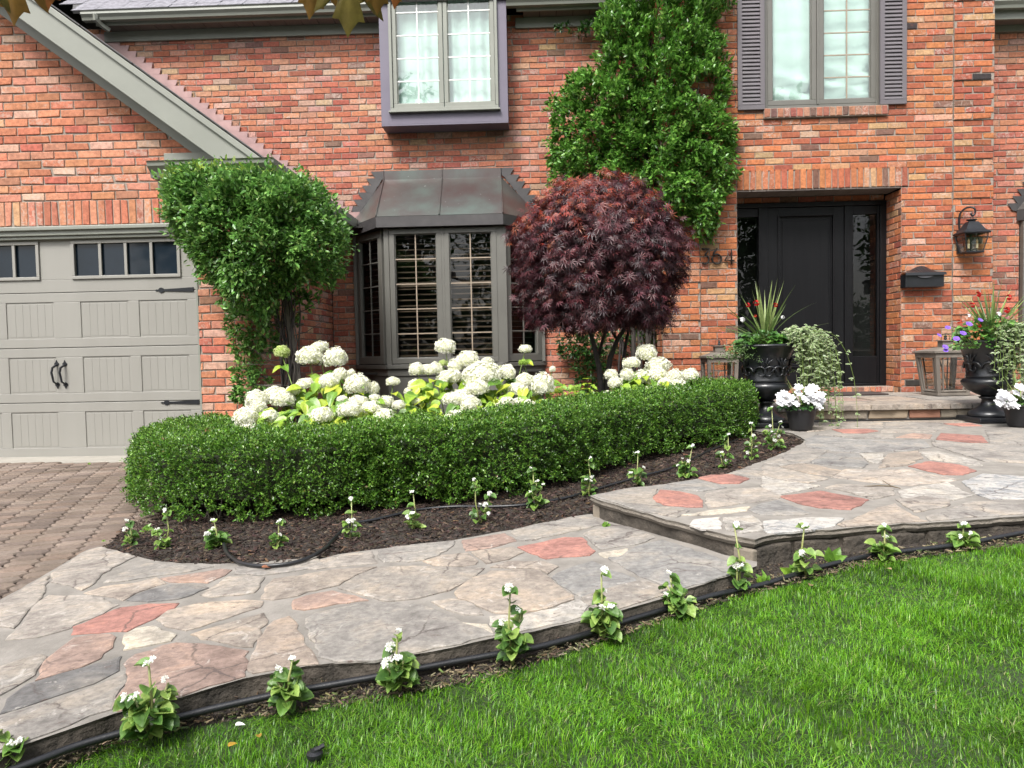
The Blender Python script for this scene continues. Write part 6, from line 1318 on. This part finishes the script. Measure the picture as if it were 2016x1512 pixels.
def spike(c, H_, n, label, seed, cols, fan=1.0, wd=.03, name='spike_plant', cat='spike plant'):
    random.seed(seed); t = thing(name, c, label, cat); ms = [blade_mesh(seed*10+i, random.choice(cols), b, wd) for i, b in enumerate((.02, .08, .2, .45, .75, .12))]
    for i in range(n):
        a = 6.28*i/n*2.4+random.uniform(-.3, .3); el = random.choice([1.45, 1.3, 1.1, .9, .7, .5, .35])*random.uniform(.9, 1.05); el = min(1.52, el/fan if fan > 1 else el); d = np.array([math.cos(a)*math.cos(el), math.sin(a)*math.cos(el), math.sin(el)]); up = np.array([-math.cos(a)*math.sin(el), -math.sin(a)*math.sin(el), math.cos(el)])
        place(ms[0 if el > 1.2 else random.choice([1, 2, 3, 5]) if el > .6 else random.choice([2, 3])], 'leaf', t, c, d, up, H_*random.uniform(.75, 1.05))
    return t
SPC = [(.16, .24, .07), (.22, .31, .09), (.28, .36, .13), (.12, .2, .06)]
spike(c1+np.array([.0, 0, .72]), .62, 40, 'spiky green dracaena rising from the left urn', 5, SPC, wd=.024)
spike(c2+np.array([.02, 0, .72]), .62, 34, 'spiky green dracaena rising from the right urn', 6, SPC, wd=.022)
gol = [(0, 0), (.3, -.12), (.55, .1), (.6, .38), (.5, .62), (.3, .85), (0, .92), (-.3, .85), (-.5, .62), (-.6, .38), (-.55, .1), (-.3, -.12)]
GLF = [mesh_of(leafshape(gol, .35, .2, c_), 'leaf', LEAFM) for c_ in ((.06, .16, .03), (.09, .22, .04), (.13, .28, .05), (.045, .12, .025))]
def florets(seed, col, n=16, s=.34):
    r = random.Random(seed); m = MB()
    for k in range(n):
        v_ = unit(np.array([r.gauss(0, 1), r.gauss(0, 1), abs(r.gauss(0, 1))])); c = v_*.7; a = unit(np.cross(v_, (.3, .2, 1))); b = np.cross(v_, a); kk = r.uniform(.7, 1.1)
        for j in range(5): t_ = j*1.2566+k; d = a*math.cos(t_)+b*math.sin(t_); q = -a*math.sin(t_)+b*math.cos(t_); m.add([c, c+d*s*.65+q*s*.4, c+d*s+v_*.05, c+d*s*.65-q*s*.4], [(0, 1, 2, 3)], (*[x*kk for x in col], 0))
    return mesh_of(m, 'flower', PETAL, False)
REDF = florets(1, (.62, .018, .02)); REDG = florets(2, (.5, .05, .02), 8); WHF = florets(3, (.80, .80, .80), 12, .5)
def flat5(seed):
    r = random.Random(seed); m = MB()
    for q in range(3):
        c = np.array([r.uniform(-.7, .7), r.uniform(-.5, .5), r.uniform(-.2, .3)]); tl = r.uniform(-.3, .3)
        for j in range(5):
            a_ = j*1.2566+q; d = np.array([math.cos(a_), math.sin(a_), tl*math.cos(a_)+.12]); p_ = np.array([-math.sin(a_), math.cos(a_), 0]); m.add([c, c+d*.5-p_*.34, c+d*.92-p_*.2+(0, 0, -.06), c+d*.92+p_*.2+(0, 0, -.06), c+d*.5+p_*.34], [(0, 1, 2, 3, 4)], (.84, .84, .86, 0))
    return mesh_of(m, 'flower', PETAL, False)
IMF = [flat5(k_) for k_ in range(4)]; PINKF = florets(5, (.6, .15, .3), 5, .4)
def trumpet(col):
    m = MB(); n = 10; V = [(0, 0, -.6)]+[(math.cos(i*.628)*.35, math.sin(i*.628)*.35, -.05) for i in range(n)]+[(math.cos(i*.628)*1.0*(1+.12*(i % 2)), math.sin(i*.628)*1.0*(1+.12*(i % 2)), .12) for i in range(n)]
    m.add(V, [(0, 1+i, 1+(i+1) % n) for i in range(n)]+[(1+i, 11+i, 11+(i+1) % n, 1+(i+1) % n) for i in range(n)], (*col, 0)); return mesh_of(m, 'flower', PETAL)
PURF = trumpet((.24, .12, .62))
def mound(name, cat, c, lab, seed, n, rx, rz, shift, flowers, leafs=GLF, ls=.05, grp=None):
    random.seed(seed); n = int(n*1.5) if leafs is GLF else n; t = thing(name, c, lab, cat, grp)
    for i in range(n):
        v_ = unit(np.array([random.gauss(0, 1), random.gauss(-.25, 1), abs(random.gauss(0, .8))-.05])); r = random.uniform(.6, 1.0); p = c+shift+np.array([v_[0]*rx*r, v_[1]*rx*.8*r, v_[2]*rz*r]); place(random.choice(leafs), 'leaf', t, p, (v_[0], v_[1], random.uniform(-.4, .3)), (v_[0]*.5, v_[1]*.5-.4, 1), ls*random.uniform(.7, 1.2))
    for (px, py, Y, me, s) in flowers:
        q = PY(px, py, Y); place(me, 'flower', t, q, (random.uniform(-.3, .3), .7, .7), (random.uniform(-.3, .3), -.8, .7), s)
        m = MB(); m.tube([q, (q+c+shift)/2+np.array([0, 0, .04]), c+shift], [.002, .0025, .003], 4); m.build('stem', STEM, t)
    return t
mound('geranium', 'geranium', c1+np.array([0, -.02, .70]), 'red flowered geranium filling the left urn', 61, 120, .24, .16, np.array([-.03, -.03, .02]), [(1472, 601, 6.5, REDF, .028), (1489, 597, 6.5, REDF, .036), (1526, 601, 6.6, REDF, .028), (1487, 623, 6.45, REDG, .02), (1461, 630, 6.45, WHF, .028), (1541, 625, 6.5, WHF, .02)])
mound('geranium', 'geranium', c2+np.array([0, -.02, .70]), 'red flowered geranium filling the right urn', 62, 130, .27, .22, np.array([-.04, -.03, .05]), [(1925, 580, 6.6, REDF, .034), (1985, 586, 6.6, REDF, .036), (1914, 601, 6.5, REDF, .03), (1981, 611, 6.5, REDF, .038), (1888, 634, 6.5, REDG, .032), (1928, 642, 6.5, REDF, .022), (1966, 619, 6.5, WHF, .026), (1984, 626, 6.5, PINKF, .022), (1908, 622, 6.5, WHF, .02)])
mound('petunia', 'petunia', c2+np.array([-.15, -.15, .66]), 'purple petunia trailing over the left side of the right urn', 63, 70, .20, .10, np.array([-.06, 0, 0]), [(1866, 645, 6.45, PURF, .022), (1849, 660, 6.45, PURF, .02), (1883, 667, 6.4, PURF, .026), (1896, 656, 6.4, PURF, .026), (1908, 638, 6.4, PURF, .026), (1861, 683, 6.4, PURF, .024), (1862, 690, 6.4, PURF, .02), (1930, 630, 6.45, PURF, .022)], ls=.028)
def viola_left():
    random.seed(64); t = thing('bacopa', c1+np.array([-.2, -.1, .66]), 'fine leaved pale trailing plant spilling over the left rim of the left urn', 'trailing plant'); n = 260
    Pn = np.stack([rng.normal(-.0, .09, n), rng.normal(0, .06, n), rng.normal(0, .035, n)], 1); Pn[:, 2] += -.5*np.abs(Pn[:, 0])*.5; C = c1+np.array([-.26, -.1, .69])+Pn
    P, D, Nn, S, ix = clumps(C, unit(Pn+np.array([-.3, -.3, .2])), 5, .02, .02, jd=.7); scatter('foliage', P, D, Nn, S, LEAFT, LEAFM, palette(len(P), [(.14, .24, .08), (.2, .3, .12), (.1, .18, .06)], [1, 1, 1]), t)
    for px, py in ((1418, 651), (1424, 655), (1447, 630)): place(PINKF, 'flower', t, PY(px, py, 6.5), (0, 1, 0), (0, -1, .5), .014)
viola_left()
VO = [mesh_of(leafshape([(x*.75, y) for x, y in ho], .2, .2, c_, (.52, .55, .34), (.62,)), 'leaf', LEAFM) for c_ in ((.12, .22, .07), (.17, .27, .10), (.20, .31, .11))]
def vinca(c, label, strands, seed):
    random.seed(seed); t = thing('vinca', c, label, 'trailing vine', 'variegated trailing vines in the urns'); LP, LD, LN, LS, LC = [], [], [], [], []
    for (dx, dy, dz, n) in strands:
        for _ in range(n):
            p0 = c+np.array([random.uniform(-.06, .10), random.uniform(-.1, .05), .05+random.uniform(-.02, .08)]); o = np.array([dx+random.gauss(0, .07), dy+random.gauss(0, .05), 0]); dr = dz*random.uniform(.6, 1.05); pth = []
            for i in range(12): s = i/11; pth.append(p0+o*math.sin(s*1.57)**.8+np.array([random.gauss(0, .004), random.gauss(0, .004), .09*math.sin(s*3.1)-dr*s*s]))
            m = MB(); m.tube(pth, .0018, 4); m.build('trailing_stem', STEM, t)
            for i in range(1, 12):
                for sg in (-1, 1, .3): a = random.uniform(0, 6.28); LP.append(pth[i]+np.array([random.gauss(0, .008)]*3)); LD.append((math.cos(a), math.sin(a)-.4, random.uniform(-.4, .3))); LN.append((random.uniform(-.3, .3), -.8, .8)); LS.append(random.uniform(.026, .042))
    n = len(LP); order = np.random.default_rng(seed).permutation(n); LP, LD, LN, LS = map(np.array, (LP, LD, LN, LS))
    order = sorted(range(n), key=lambda i: LP[i][1])[:300]; ch = set(order)
    for i in order: place(random.choice(VO), 'leaf', t, LP[i], LD[i], LN[i], LS[i]*.95)
    r_ = np.array([i for i in range(n) if i not in ch]); tv_ = VO[0]; V0 = np.array([v.co[:] for v in tv_.vertices]); F0 = [tuple(p.vertices) for p in tv_.polygons]; F0 = tris([f if len(f) == 4 else (*f, f[-1]) for f in F0])
    col = np.zeros((len(V0), 3)); k = len(V0); base_ = np.array([.13, .23, .08]); edge_ = np.array([.52, .55, .34]); V1 = np.tile(base_, (k, 1)); V1[-12:] = edge_
    D = unit(LD[r_]); X = unit(np.cross(D, LN[r_])); Zz = np.cross(X, D); S = LS[r_]
    V = LP[r_][:, None]+S[:, None, None]*(V0[None, :, 0:1]*X[:, None]+V0[None, :, 1:2]*D[:, None]+V0[None, :, 2:3]*Zz[:, None]); F = (F0[None]+(np.arange(len(r_))*k)[:, None, None]).reshape(-1, 3)
    npmesh('leaves', V.reshape(-1, 3), F, LEAFM, t, np.tile(V1, (len(r_), 1)), True, 'stuff')
vinca(c1+np.array([.16, -.08, .70]), 'variegated cream edged vine spilling down the right side of the left urn', [(.22, -.02, .45, 26), (.30, -.02, .72, 20), (.14, -.12, .45, 20), (.32, 0, .9, 8), (.02, -.16, .15, 10)], 71)
vinca(c2+np.array([.10, -.12, .70]), 'variegated cream edged vine hanging over the right urn', [(.05, -.14, .42, 28), (.22, -.06, .48, 22), (-.02, -.16, .72, 9), (-.12, -.14, .45, 8), (.12, -.1, .8, 6)], 72)
POT = simple('black_plastic_pot', (.016, .016, .018), (.011, .011, .013), 10, .5, .1)
IMP = [mesh_of(leafshape([(x*.9, y) for x, y in ho], .2, .25, c_), 'leaf', LEAFM) for c_ in ((.035, .09, .03), (.05, .13, .04), (.09, .18, .05))]
def pot(px, Y, label, l2, l3, seed):
    c = PY(px, 845, Y); c[2] = LAND[0]+.006; t = thing('flower_pot', c, label, 'pot', 'black pots by the urns')
    m = MB(); m.lathe(c, [(.085, 0), (.09, .01), (.118, .15), (.122, .165), (.13, .17), (.13, .185), (.118, .187), (.112, .165)], 36, lambda i, j: 1+.006*(j % 2) if 1 <= i <= 3 else 1); m.build('pot_wall', POT, t, smooth=True)
    m = MB(); m.lathe(c, [(.113, .16), (.113, .168)], 20); m.build('potting_soil', SOIL, t)
    fl = [(px+dx, 845+dy, Y-.12+random.uniform(-.03, .03), random.choice(IMF), random.uniform(.03, .042)) for dx, dy in ((-34, -56), (-22, -60), (22, -62), (36, -52), (14, -78), (-36, -66), (-38, -62), (-26, -48), (-42, -50), (-18, -62), (-8, -70), (18, -72), (30, -66), (40, -58), (34, -48), (24, -54), (42, -68), (-30, -70), (10, -60), (-12, -50), (28, -80), (-2, -82))]
    mound('impatiens', 'impatiens', c+np.array([0, 0, .19]), l2, seed, 110, .17, .09, np.array([0, 0, .0]), fl, IMP, .05)
    spike(c+np.array([0, 0, .18]), .36, 24, l3, seed+1, [(.2, .3, .06), (.28, .36, .1)], 1.0, .012, 'grass_spike', 'spike plant')
random.seed(80)
pot(1577, 6.35, 'black pot with white flowers standing right of the left urn', 'white impatiens in the pot by the left urn', 'thin grassy spikes rising from the pot by the left urn', 81)
pot(2008, 6.35, 'black pot with white flowers cut by the right edge of the photo', 'white impatiens in the pot at the right photo edge', 'thin grassy spikes rising from the pot at the right photo edge', 85)
# ------------------------------------------------------------------ floor lanterns
LGL = glassmat('lantern_glass', (.78, .78, .75), 2.2)
def lantern(px, Y, wt, wb, Hh, label):
    c = PY(px, 700, Y); c[2] = PORCH+.004; t = thing('floor_lantern', c, label, 'lantern', 'weathered wooden lanterns on the porch')
    m = MB(); m.box(c[0]-wb/2-.02, c[0]+wb/2+.02, c[1]-wb/2-.02, c[1]+wb/2+.02, c[2], c[2]+.03); m.build('base', WEATHERW, t, bevel=.004)
    zt_ = c[2]+Hh*.80; zb_ = c[2]+.03
    for sx in (-1, 1):
        for sy in (-1, 1):
            m = MB(); a = np.array([c[0]+sx*wb/2, c[1]+sy*wb/2, zb_]); b = np.array([c[0]+sx*wt/2, c[1]+sy*wt/2, zt_]); q = .019; vs = [a+np.array([i*q, j*q, 0]) for i, j in ((-1, -1), (1, -1), (1, 1), (-1, 1))]+[b+np.array([i*q, j*q, 0]) for i, j in ((-1, -1), (1, -1), (1, 1), (-1, 1))]
            m.add(vs, [(0, 1, 5, 4), (1, 2, 6, 5), (2, 3, 7, 6), (3, 0, 4, 7), (0, 3, 2, 1), (4, 5, 6, 7)]); m.build('post', WEATHERW, t)
    for s, ax in ((-1, 0), (1, 0), (-1, 1), (1, 1)):
        m = MB(); e1 = np.array([1, 0, 0]) if ax else np.array([0, 1, 0]); e2 = np.array([0, 1, 0]) if ax else np.array([1, 0, 0])
        A_ = [np.array([c[0], c[1], zb_])+e1*k*(wb/2-.012)+e2*s*wb/2 for k in (-1, 1)]; B_ = [np.array([c[0], c[1], zt_])+e1*k*(wt/2-.012)+e2*s*wt/2 for k in (1, -1)]
        m.add(A_+B_, [(0, 1, 2, 3)]); m.build('glass', LGL, t); m = MB(); q0, q1, q2, q3 = A_+B_; ou = e2*s*.004
        def lp(f): return q0+(q3-q0)*f+ou, q1+(q2-q1)*f+ou
        for f in (.035, .5 if False else .93): a_, b_ = lp(f); m.tube([a_, b_], .013, 4)
        m.tube([q0+(q1-q0)*.13+ou, q3+(q2-q3)*.13+ou], .009, 4); m.tube([q0+(q1-q0)*.87+ou, q3+(q2-q3)*.87+ou], .009, 4); m.build('glass_frame', WEATHERW, t)
    m = MB(); m.box(c[0]-wt/2-.016, c[0]+wt/2+.016, c[1]-wt/2-.016, c[1]+wt/2+.016, zt_-.05, zt_); m.build('top_frame', WEATHERW, t, bevel=.003)
    r = wt/2+.035; m = MB(); m.box(c[0]-r, c[0]+r, c[1]-r, c[1]+r, zt_+.001, zt_+.02)
    m.add([(c[0]+i*(r-.01), c[1]+j*(r-.01), zt_+.021) for i, j in ((-1, -1), (1, -1), (1, 1), (-1, 1))]+[(c[0]+i*.07, c[1]+j*.07, zt_+.06) for i, j in ((-1, -1), (1, -1), (1, 1), (-1, 1))], [(0, 1, 5, 4), (1, 2, 6, 5), (2, 3, 7, 6), (3, 0, 4, 7), (4, 5, 6, 7), (0, 3, 2, 1)]); m.build('roof', WEATHERW, t)
    m = MB(); m.box(c[0]-.055, c[0]+.055, c[1]-.055, c[1]+.055, zt_+.061, zt_+.125); m.box(c[0]-.07, c[0]+.07, c[1]-.07, c[1]+.07, zt_+.126, zt_+.138); m.build('chimney', WEATHERW, t, bevel=.002)
    m = MB(); z = zt_+.138; m.lathe(np.array([c[0], c[1], z]), [(.008, 0), (.018, .01), (.012, .03), (.016, .04), (.003, .06)], 12); m.tube([np.array([c[0]-.045, c[1], z]), np.array([c[0]-.04, c[1], z+.05]), np.array([c[0], c[1]-.02, z+.075]), np.array([c[0]+.04, c[1], z+.05]), np.array([c[0]+.045, c[1], z])], .003, 5); m.build('handle', BLACKM, t)
    return c, zt_
cl, zl = lantern(1416, 8.25, .30, .27, .56, 'grey wooden lantern behind the hedge, left of the left urn')
cr2, zr2 = lantern(1861, 8.15, .40, .30, .57, 'larger grey wooden lantern on the porch left of the right urn')
m = MB(); m.tube([cr2+np.array([-.12, -.1, .4]), cr2+np.array([-.02, -.12, .04])], .008, 5); m.tube([cr2+np.array([.05, -.05, .03]), cr2+np.array([.02, -.05, .35])], .004, 5); tag(m.build('driftwood_sticks', STEMB), 'pale thin sticks standing inside the larger lantern', 'sticks')
# ------------------------------------------------------------------ wall lantern
wc = PY(1913, 455, EY-.14); wl_ = thing('wall_lantern', wc, 'black wall lantern with candle bulbs right of the mailbox', 'wall lamp'); k = (EY-.14)/FPX
def wz(py): return PY(1913, py, EY-.14)[2]
z_roof, z_eave, z_bot = wz(437), wz(459), wz(497); y0 = wc[1]; R1, R0_ = .155, .105
m = MB(); f4 = ((-1, -1), (1, -1), (1, 1), (-1, 1)); rings_ = [(.155, z_eave-.012), (.16, z_eave), (.115, z_eave+.035), (.085, z_eave+.08), (.055, z_roof+.0)]
V = [(wc[0]+i*r*.95, y0+j*r*.75, z) for r, z in rings_ for i, j in f4]; F = [(4*a+q, 4*a+(q+1) % 4, 4*a+4+(q+1) % 4, 4*a+4+q) for a in range(4) for q in range(4)]+[(3, 2, 1, 0), (16, 17, 18, 19)]; m.add(V, F); m.build('roof', BLACKM, wl_)
m = MB(); m.lathe(np.array([wc[0], y0, z_roof]), [(.035, 0), (.035, .012), (.055, .02), (.055, .028), (.02, .034)], 16); m.build('cap', BLACKM, wl_)
cage = [(.135, z_eave-.014), (.132, z_eave-.06), (.118, z_eave-.12), (.095, z_bot+.01)]
for i, j in f4: m = MB(); m.tube([(wc[0]+i*r*.95, y0+j*r*.72, z) for r, z in cage], .007, 4); m.build('cage_bar', BLACKM, wl_)
m = MB(); m.box(wc[0]-.10, wc[0]+.10, y0-.075, y0+.075, z_bot-.008, z_bot+.01); m.build('floor_plate', BLACKM, wl_, bevel=.003)
for a, b in ((0, 1), (1, 2), (2, 3), (3, 0)):
    m = MB(); V = [(wc[0]+f4[q][0]*r*.93, y0+f4[q][1]*r*.70, z) for r, z in cage for q in (a, b)]; m.add(V, [(2*i, 2*i+1, 2*i+3, 2*i+2) for i in range(3)]); m.build('glass', LGL, wl_)
m = MB(); m.tube([(wc[0], y0+.02, z_bot), (wc[0], y0+.02, z_eave)], .012, 8); m.build('centre_post', BLACKM, wl_)
IV = simple('ivory_candle', (.70, .62, .42), (.6, .52, .34), 9, .5); BU = simple('bulb_glass_amber', (.62, .45, .25), (.5, .35, .18), 9, .2)
for dx in (-.045, .05):
    m = MB(); m.tube([(wc[0]+dx, y0-.02, z_bot+.045), (wc[0]+dx, y0-.02, z_bot+.10)], .012, 8); m.build('candle_sleeve', IV, wl_); m = MB(); m.lathe(np.array([wc[0]+dx, y0-.02, z_bot+.10]), [(.008, 0), (.013, .02), (.009, .04), (.001, .062)], 8); m.build('bulb', BU, wl_, smooth=True)
    m = MB(); m.tube([(wc[0], y0+.01, z_bot+.02), (wc[0]+dx, y0-.02, z_bot+.045)], .006, 5); m.build('candle_arm', BLACKM, wl_)
m = MB(); xb_ = PY(1900, 460, EY-.02)[0]; m.box(wc[0]-.10, wc[0]-.03, EY-.045, EY-.004, z_bot+.0, z_eave+.05); m.build('back_plate', BLACKM, wl_, bevel=.004)
pth = [(wc[0]-.075, EY-.03, z_eave+.04), (wc[0]-.085, EY-.04, z_roof+.07), (wc[0]-.065, EY-.06, z_roof+.14), (wc[0]-.02, EY-.10, z_roof+.175), (wc[0]+.028, EY-.14, z_roof+.155), (wc[0]+.035, EY-.14, z_roof+.10), (wc[0]+.01, EY-.14, z_roof+.07), (wc[0]-.008, EY-.14, z_roof+.09), (wc[0]+.005, EY-.14, z_roof+.105)]
m = MB(); m.tube(smoothpath(pth, 6), .011, 6); m.build('scroll_arm', BLACKM, wl_, smooth=True); m = MB(); m.tube([(wc[0]+.014*math.cos(a), y0, z_roof+.05+.016*math.sin(a)) for a in np.linspace(0, 6.3, 14)], .003, 5); m.build('ring', BLACKM, wl_)
# ------------------------------------------------------------------ mailbox
MBM = simple('black_mailbox_paint', (.012, .013, .016), (.009, .01, .012), 12, .33, .05, spec=.6)
a, b = PY(1782, 566, EY-.12), PY(1858, 566, EY-.12); zt_ = PY(1820, 540, EY-.12)[2]; zp_ = PY(1820, 522, EY-.12)[2]; z0 = a[2]; x0, x1 = a[0], b[0]; mb_ = thing('mailbox', ((x0+x1)/2, EY, z0), 'black metal mailbox with arched lid on the brick beside the door', 'mailbox')
m = MB(); m.box(x0, x1, EY-.13, EY-.005, z0, zt_); m.build('body', MBM, mb_, bevel=.005)
n = 17; m = MB(); V = []
for i in range(n):
    s = i/(n-1); x = x0-.012+(x1-x0+.024)*s; u_ = abs(s-.5)*2; hz = (zp_-zt_)*(.35+.65*(.5+.5*math.cos(min(1, u_*1.25)*math.pi))); V += [(x, EY-.004, zt_+hz), (x, EY-.05, zt_+hz), (x, EY-.155, zt_+.02), (x, EY-.16, zt_-.012)]
m.add(V, [(4*i+k, 4*i+k+1, 4*i+k+5, 4*i+k+4) for i in range(n-1) for k in range(3)]); lo = m.build('lid', MBM, mb_, smooth=False); so3 = lo.modifiers.new('s', 'SOLIDIFY'); so3.thickness = .004
m = MB(); xm_ = (x0+x1)/2; m.poly([(xm_+math.cos(t_)*.09, EY-.146, zt_-.014-abs(math.sin(t_))*.028) for t_ in np.linspace(math.pi, 2*math.pi, 13)], NY, .004); m.build('letter_pull', simple('mailbox_grey', (.10, .10, .11), (.08, .08, .09), 9, .3), mb_)
# ------------------------------------------------------------------ house number 364
hn_ = thing('house_number', PY(1413, 505, EY-.02), 'thin black metal house number 364 on the brick left of the door', 'house number'); NUM = simple('number_bronze', (.03, .025, .022), (.02, .018, .016), 20, .4, metal=.4)
def digit(segs, name='digit'):
    m = MB()
    for s in segs: m.tube([PY(x, y, EY-.028)+np.array([0, 0, 0]) for x, y in s], .0115, 6)
    m.build(name, NUM, hn_, smooth=True)
def arc(cx, cy, rx, ry, a0, a1, n=12): return [(cx+rx*math.cos(rad(a0+(a1-a0)*i/n)), cy+ry*math.sin(rad(a0+(a1-a0)*i/n))) for i in range(n+1)]
digit([[(1382, 490), (1396, 490), (1388, 502)]+arc(1388, 511, 7.5, 8.5, -90, 140)])
digit([[(1412, 489), (1406, 497)]+arc(1411, 510, 9, 9.5, 215, 575, 20)])
digit([[(1440, 521), (1440, 490), (1427, 513), (1446, 513)]])
# ------------------------------------------------------------------ overhanging street maple: trunk behind the camera, limb and leaves over the frame
om = thing('street_maple', (-3.2, -1.6, -.3), 'old maple beside the lawn whose bronze leaves hang into the top of the photo', 'maple tree')
m = MB(); m.tube([(-3.2, -1.6, -.4), (-3.15, -1.6, 1.5), (-3.1, -1.5, 3.5), (-3.2, -1.5, 6)], [.2, .17, .14, .1], 14); m.build('trunk', BARK, om, smooth=True)
tipA = PY(672, -45, 1.30); tipB = PY(80, -60, 1.25)
m = MB(); m.tube([(-3.1, -1.5, 3.3), (-2.0, -.4, 2.9), (-1.0, .7, 2.3), tuple(tipB+np.array([0, 0, .10])), tuple(tipA+np.array([0, 0, .08]))], [.07, .05, .02, .006, .003], 8); m.build('limb', BARK, om, smooth=True)
half = [(0, 0), (.10, -.10), (.30, -.16), (.27, -.02), (.52, .04), (.44, .16), (.62, .34), (.50, .38), (.60, .74), (.42, .64), (.30, .46), (.19, .52), (.28, .80), (.17, .80), (.09, .92), (0, 1.08)]
outl = half+[(-x, y) for x, y in half[-2:0:-1]]
def bigleaf(col, seed):
    random.seed(seed); m = MB(); V = [(0, .22, .01)]+[(x*.5, .22+(y-.22)*.5, .015*math.sin(i*2.1)) for i, (x, y) in enumerate(outl)]+[(x, y, -.08*abs(x)-.1*max(0, y)**2+.02*math.sin(i*1.7)) for i, (x, y) in enumerate(outl)]; n = len(outl)
    m.add(V, [(0, 1+i, 1+(i+1) % n) for i in range(n)]+[(1+i, 1+n+i, 1+n+(i+1) % n, 1+(i+1) % n) for i in range(n)], (*col, 0)); return mesh_of(m, 'leaf', leafmat('bronze_leaf', .35, .3, .5, .5))
BGL = [bigleaf((.20, .11, .025), 1), bigleaf((.15, .12, .03), 2), bigleaf((.28, .10, .03), 3)]
# stalk attachments are above the frame; tips hang down
def hang(px, py, Y, tx, ty, me, s):
    a, b = PY(px, py, Y), PY(tx, ty, Y+.02); place(me, 'leaf', om, a, unit(b-a), (.15, -1, .25), np.linalg.norm(b-a)/1.06); q = tipA+np.array([0, 0, .06]) if px > 400 else tipB+np.array([0, 0, .06]); m = MB(); m.tube([a, (a+q)/2+np.array([0, 0, .01]), q], .0012, 5); m.build('leaf_stalk', STEMB, om)
hang(690, -62, 1.3, 683, 70, BGL[1], 1); hang(622, -72, 1.32, 606, 36, BGL[0], 1); hang(742, -68, 1.28, 742, 28, BGL[0], 1); hang(790, -80, 1.3, 775, 16, BGL[2], 1)
hang(26, -80, 1.25, 20, 48, BGL[0], 1); hang(84, -90, 1.25, 88, 22, BGL[2], 1); hang(-30, -60, 1.25, -38, 40, BGL[1], 1)
# trees across the street behind the camera (seen in the window reflections)
random.seed(90)
TRL = leafmat('far_leaf', .5, .25)
for i, (x, y, h) in enumerate(((-13, -17, 12), (-6.5, -15.5, 14), (.0, -17, 12), (5.5, -15, 15), (11.5, -17, 13), (18, -15, 14))):
    t = thing('street_tree', (x, y, -.7), ['broad tree across the street at the far left', 'tall tree across the street facing the garage', 'mid-sized tree across the street facing the bay window', 'tallest tree across the street facing the front door', 'tree across the street to the right of the tallest', 'last tree across the street on the right'][i], 'tree', 'trees across the street behind the camera')
    m = MB(); m.tube([(x, y, -.8), (x+.1, y, h*.3), (x, y+.1, h*.7)], [.3, .22, .08], 10); m.build('trunk', BARK, t, smooth=True)
    n = 1000; v_ = unit(rng.normal(0, 1, (n, 3)))*(rng.random((n, 1))**.35); C = np.array([x, y, h*.55])+v_*np.array([3.7, 2.8, h*.45])
    P, D, Nn, S, ix = clumps(C, unit(v_), 8, .45, .34, jd=.8); scatter('crown', P, D, Nn, S, LEAFT, TRL, palette(len(P), [(.05, .12, .02), (.08, .17, .03)], [1, 1]), t)
bh = thing('sky_block_hedge', (2, -21, -.7), 'unseen green hedge row added to hide the low sky in window reflections', 'hedge')  # unseen hedge added to block low sky mirrored in the glass
n = 2600; C = np.stack([rng.uniform(-26, 30, n), -21+rng.normal(0, .5, n), -.7+rng.random(n)*4.2], 1); P, D, Nn, S, ix = clumps(C, unit(np.tile([0, 1., .3], (n, 1))), 7, .4, .42, jd=.8); scatter('foliage', P, D, Nn, S, LEAFT, TRL, palette(len(P), [(.04, .10, .02), (.06, .13, .03)], [1, 1]), bh)
# unseen closed shell added inside the house so no daylight leaks through
m = MB(); m.box(-9.2, 9.7, 10.9, 10.95, -.1, 6.2); m.box(-9.25, -9.2, 6.75, 10.9, -.1, 4.5); m.box(9.65, 9.7, 9.5, 10.9, -.1, 6.2); m.box(-9.2, 9.65, 9.52, 10.9, 6.0, 6.05); m.box(-2.63, -2.61, 6.75, 9.5, 0, 2.6); m.box(-9.2, -2.63, 6.9, 6.95, -.1, 2.6)
m.box(1.56, 5.3, 9.50, 9.52, 3.0, 3.6)
inn = m.build('light_block_shell', DARKROOM, house); inn['kind'] = 'stuff'
m = MB(); m.box(EX0+.03, DX0-.03, 8.9, 9.5, .1, 6.2); inn2 = m.build('inner_core', DARKROOM, house)
m = MB(); m.box(DX1+.03, EX1-.0, 8.9, 9.5, .1, 6.2); m.build('inner_core', DARKROOM, house)
m = MB(); m.box(DX0-.03, DX1+.03, 8.9, 9.2, DZT+.02, WZ0-.03); m.build('inner_core', DARKROOM, house)
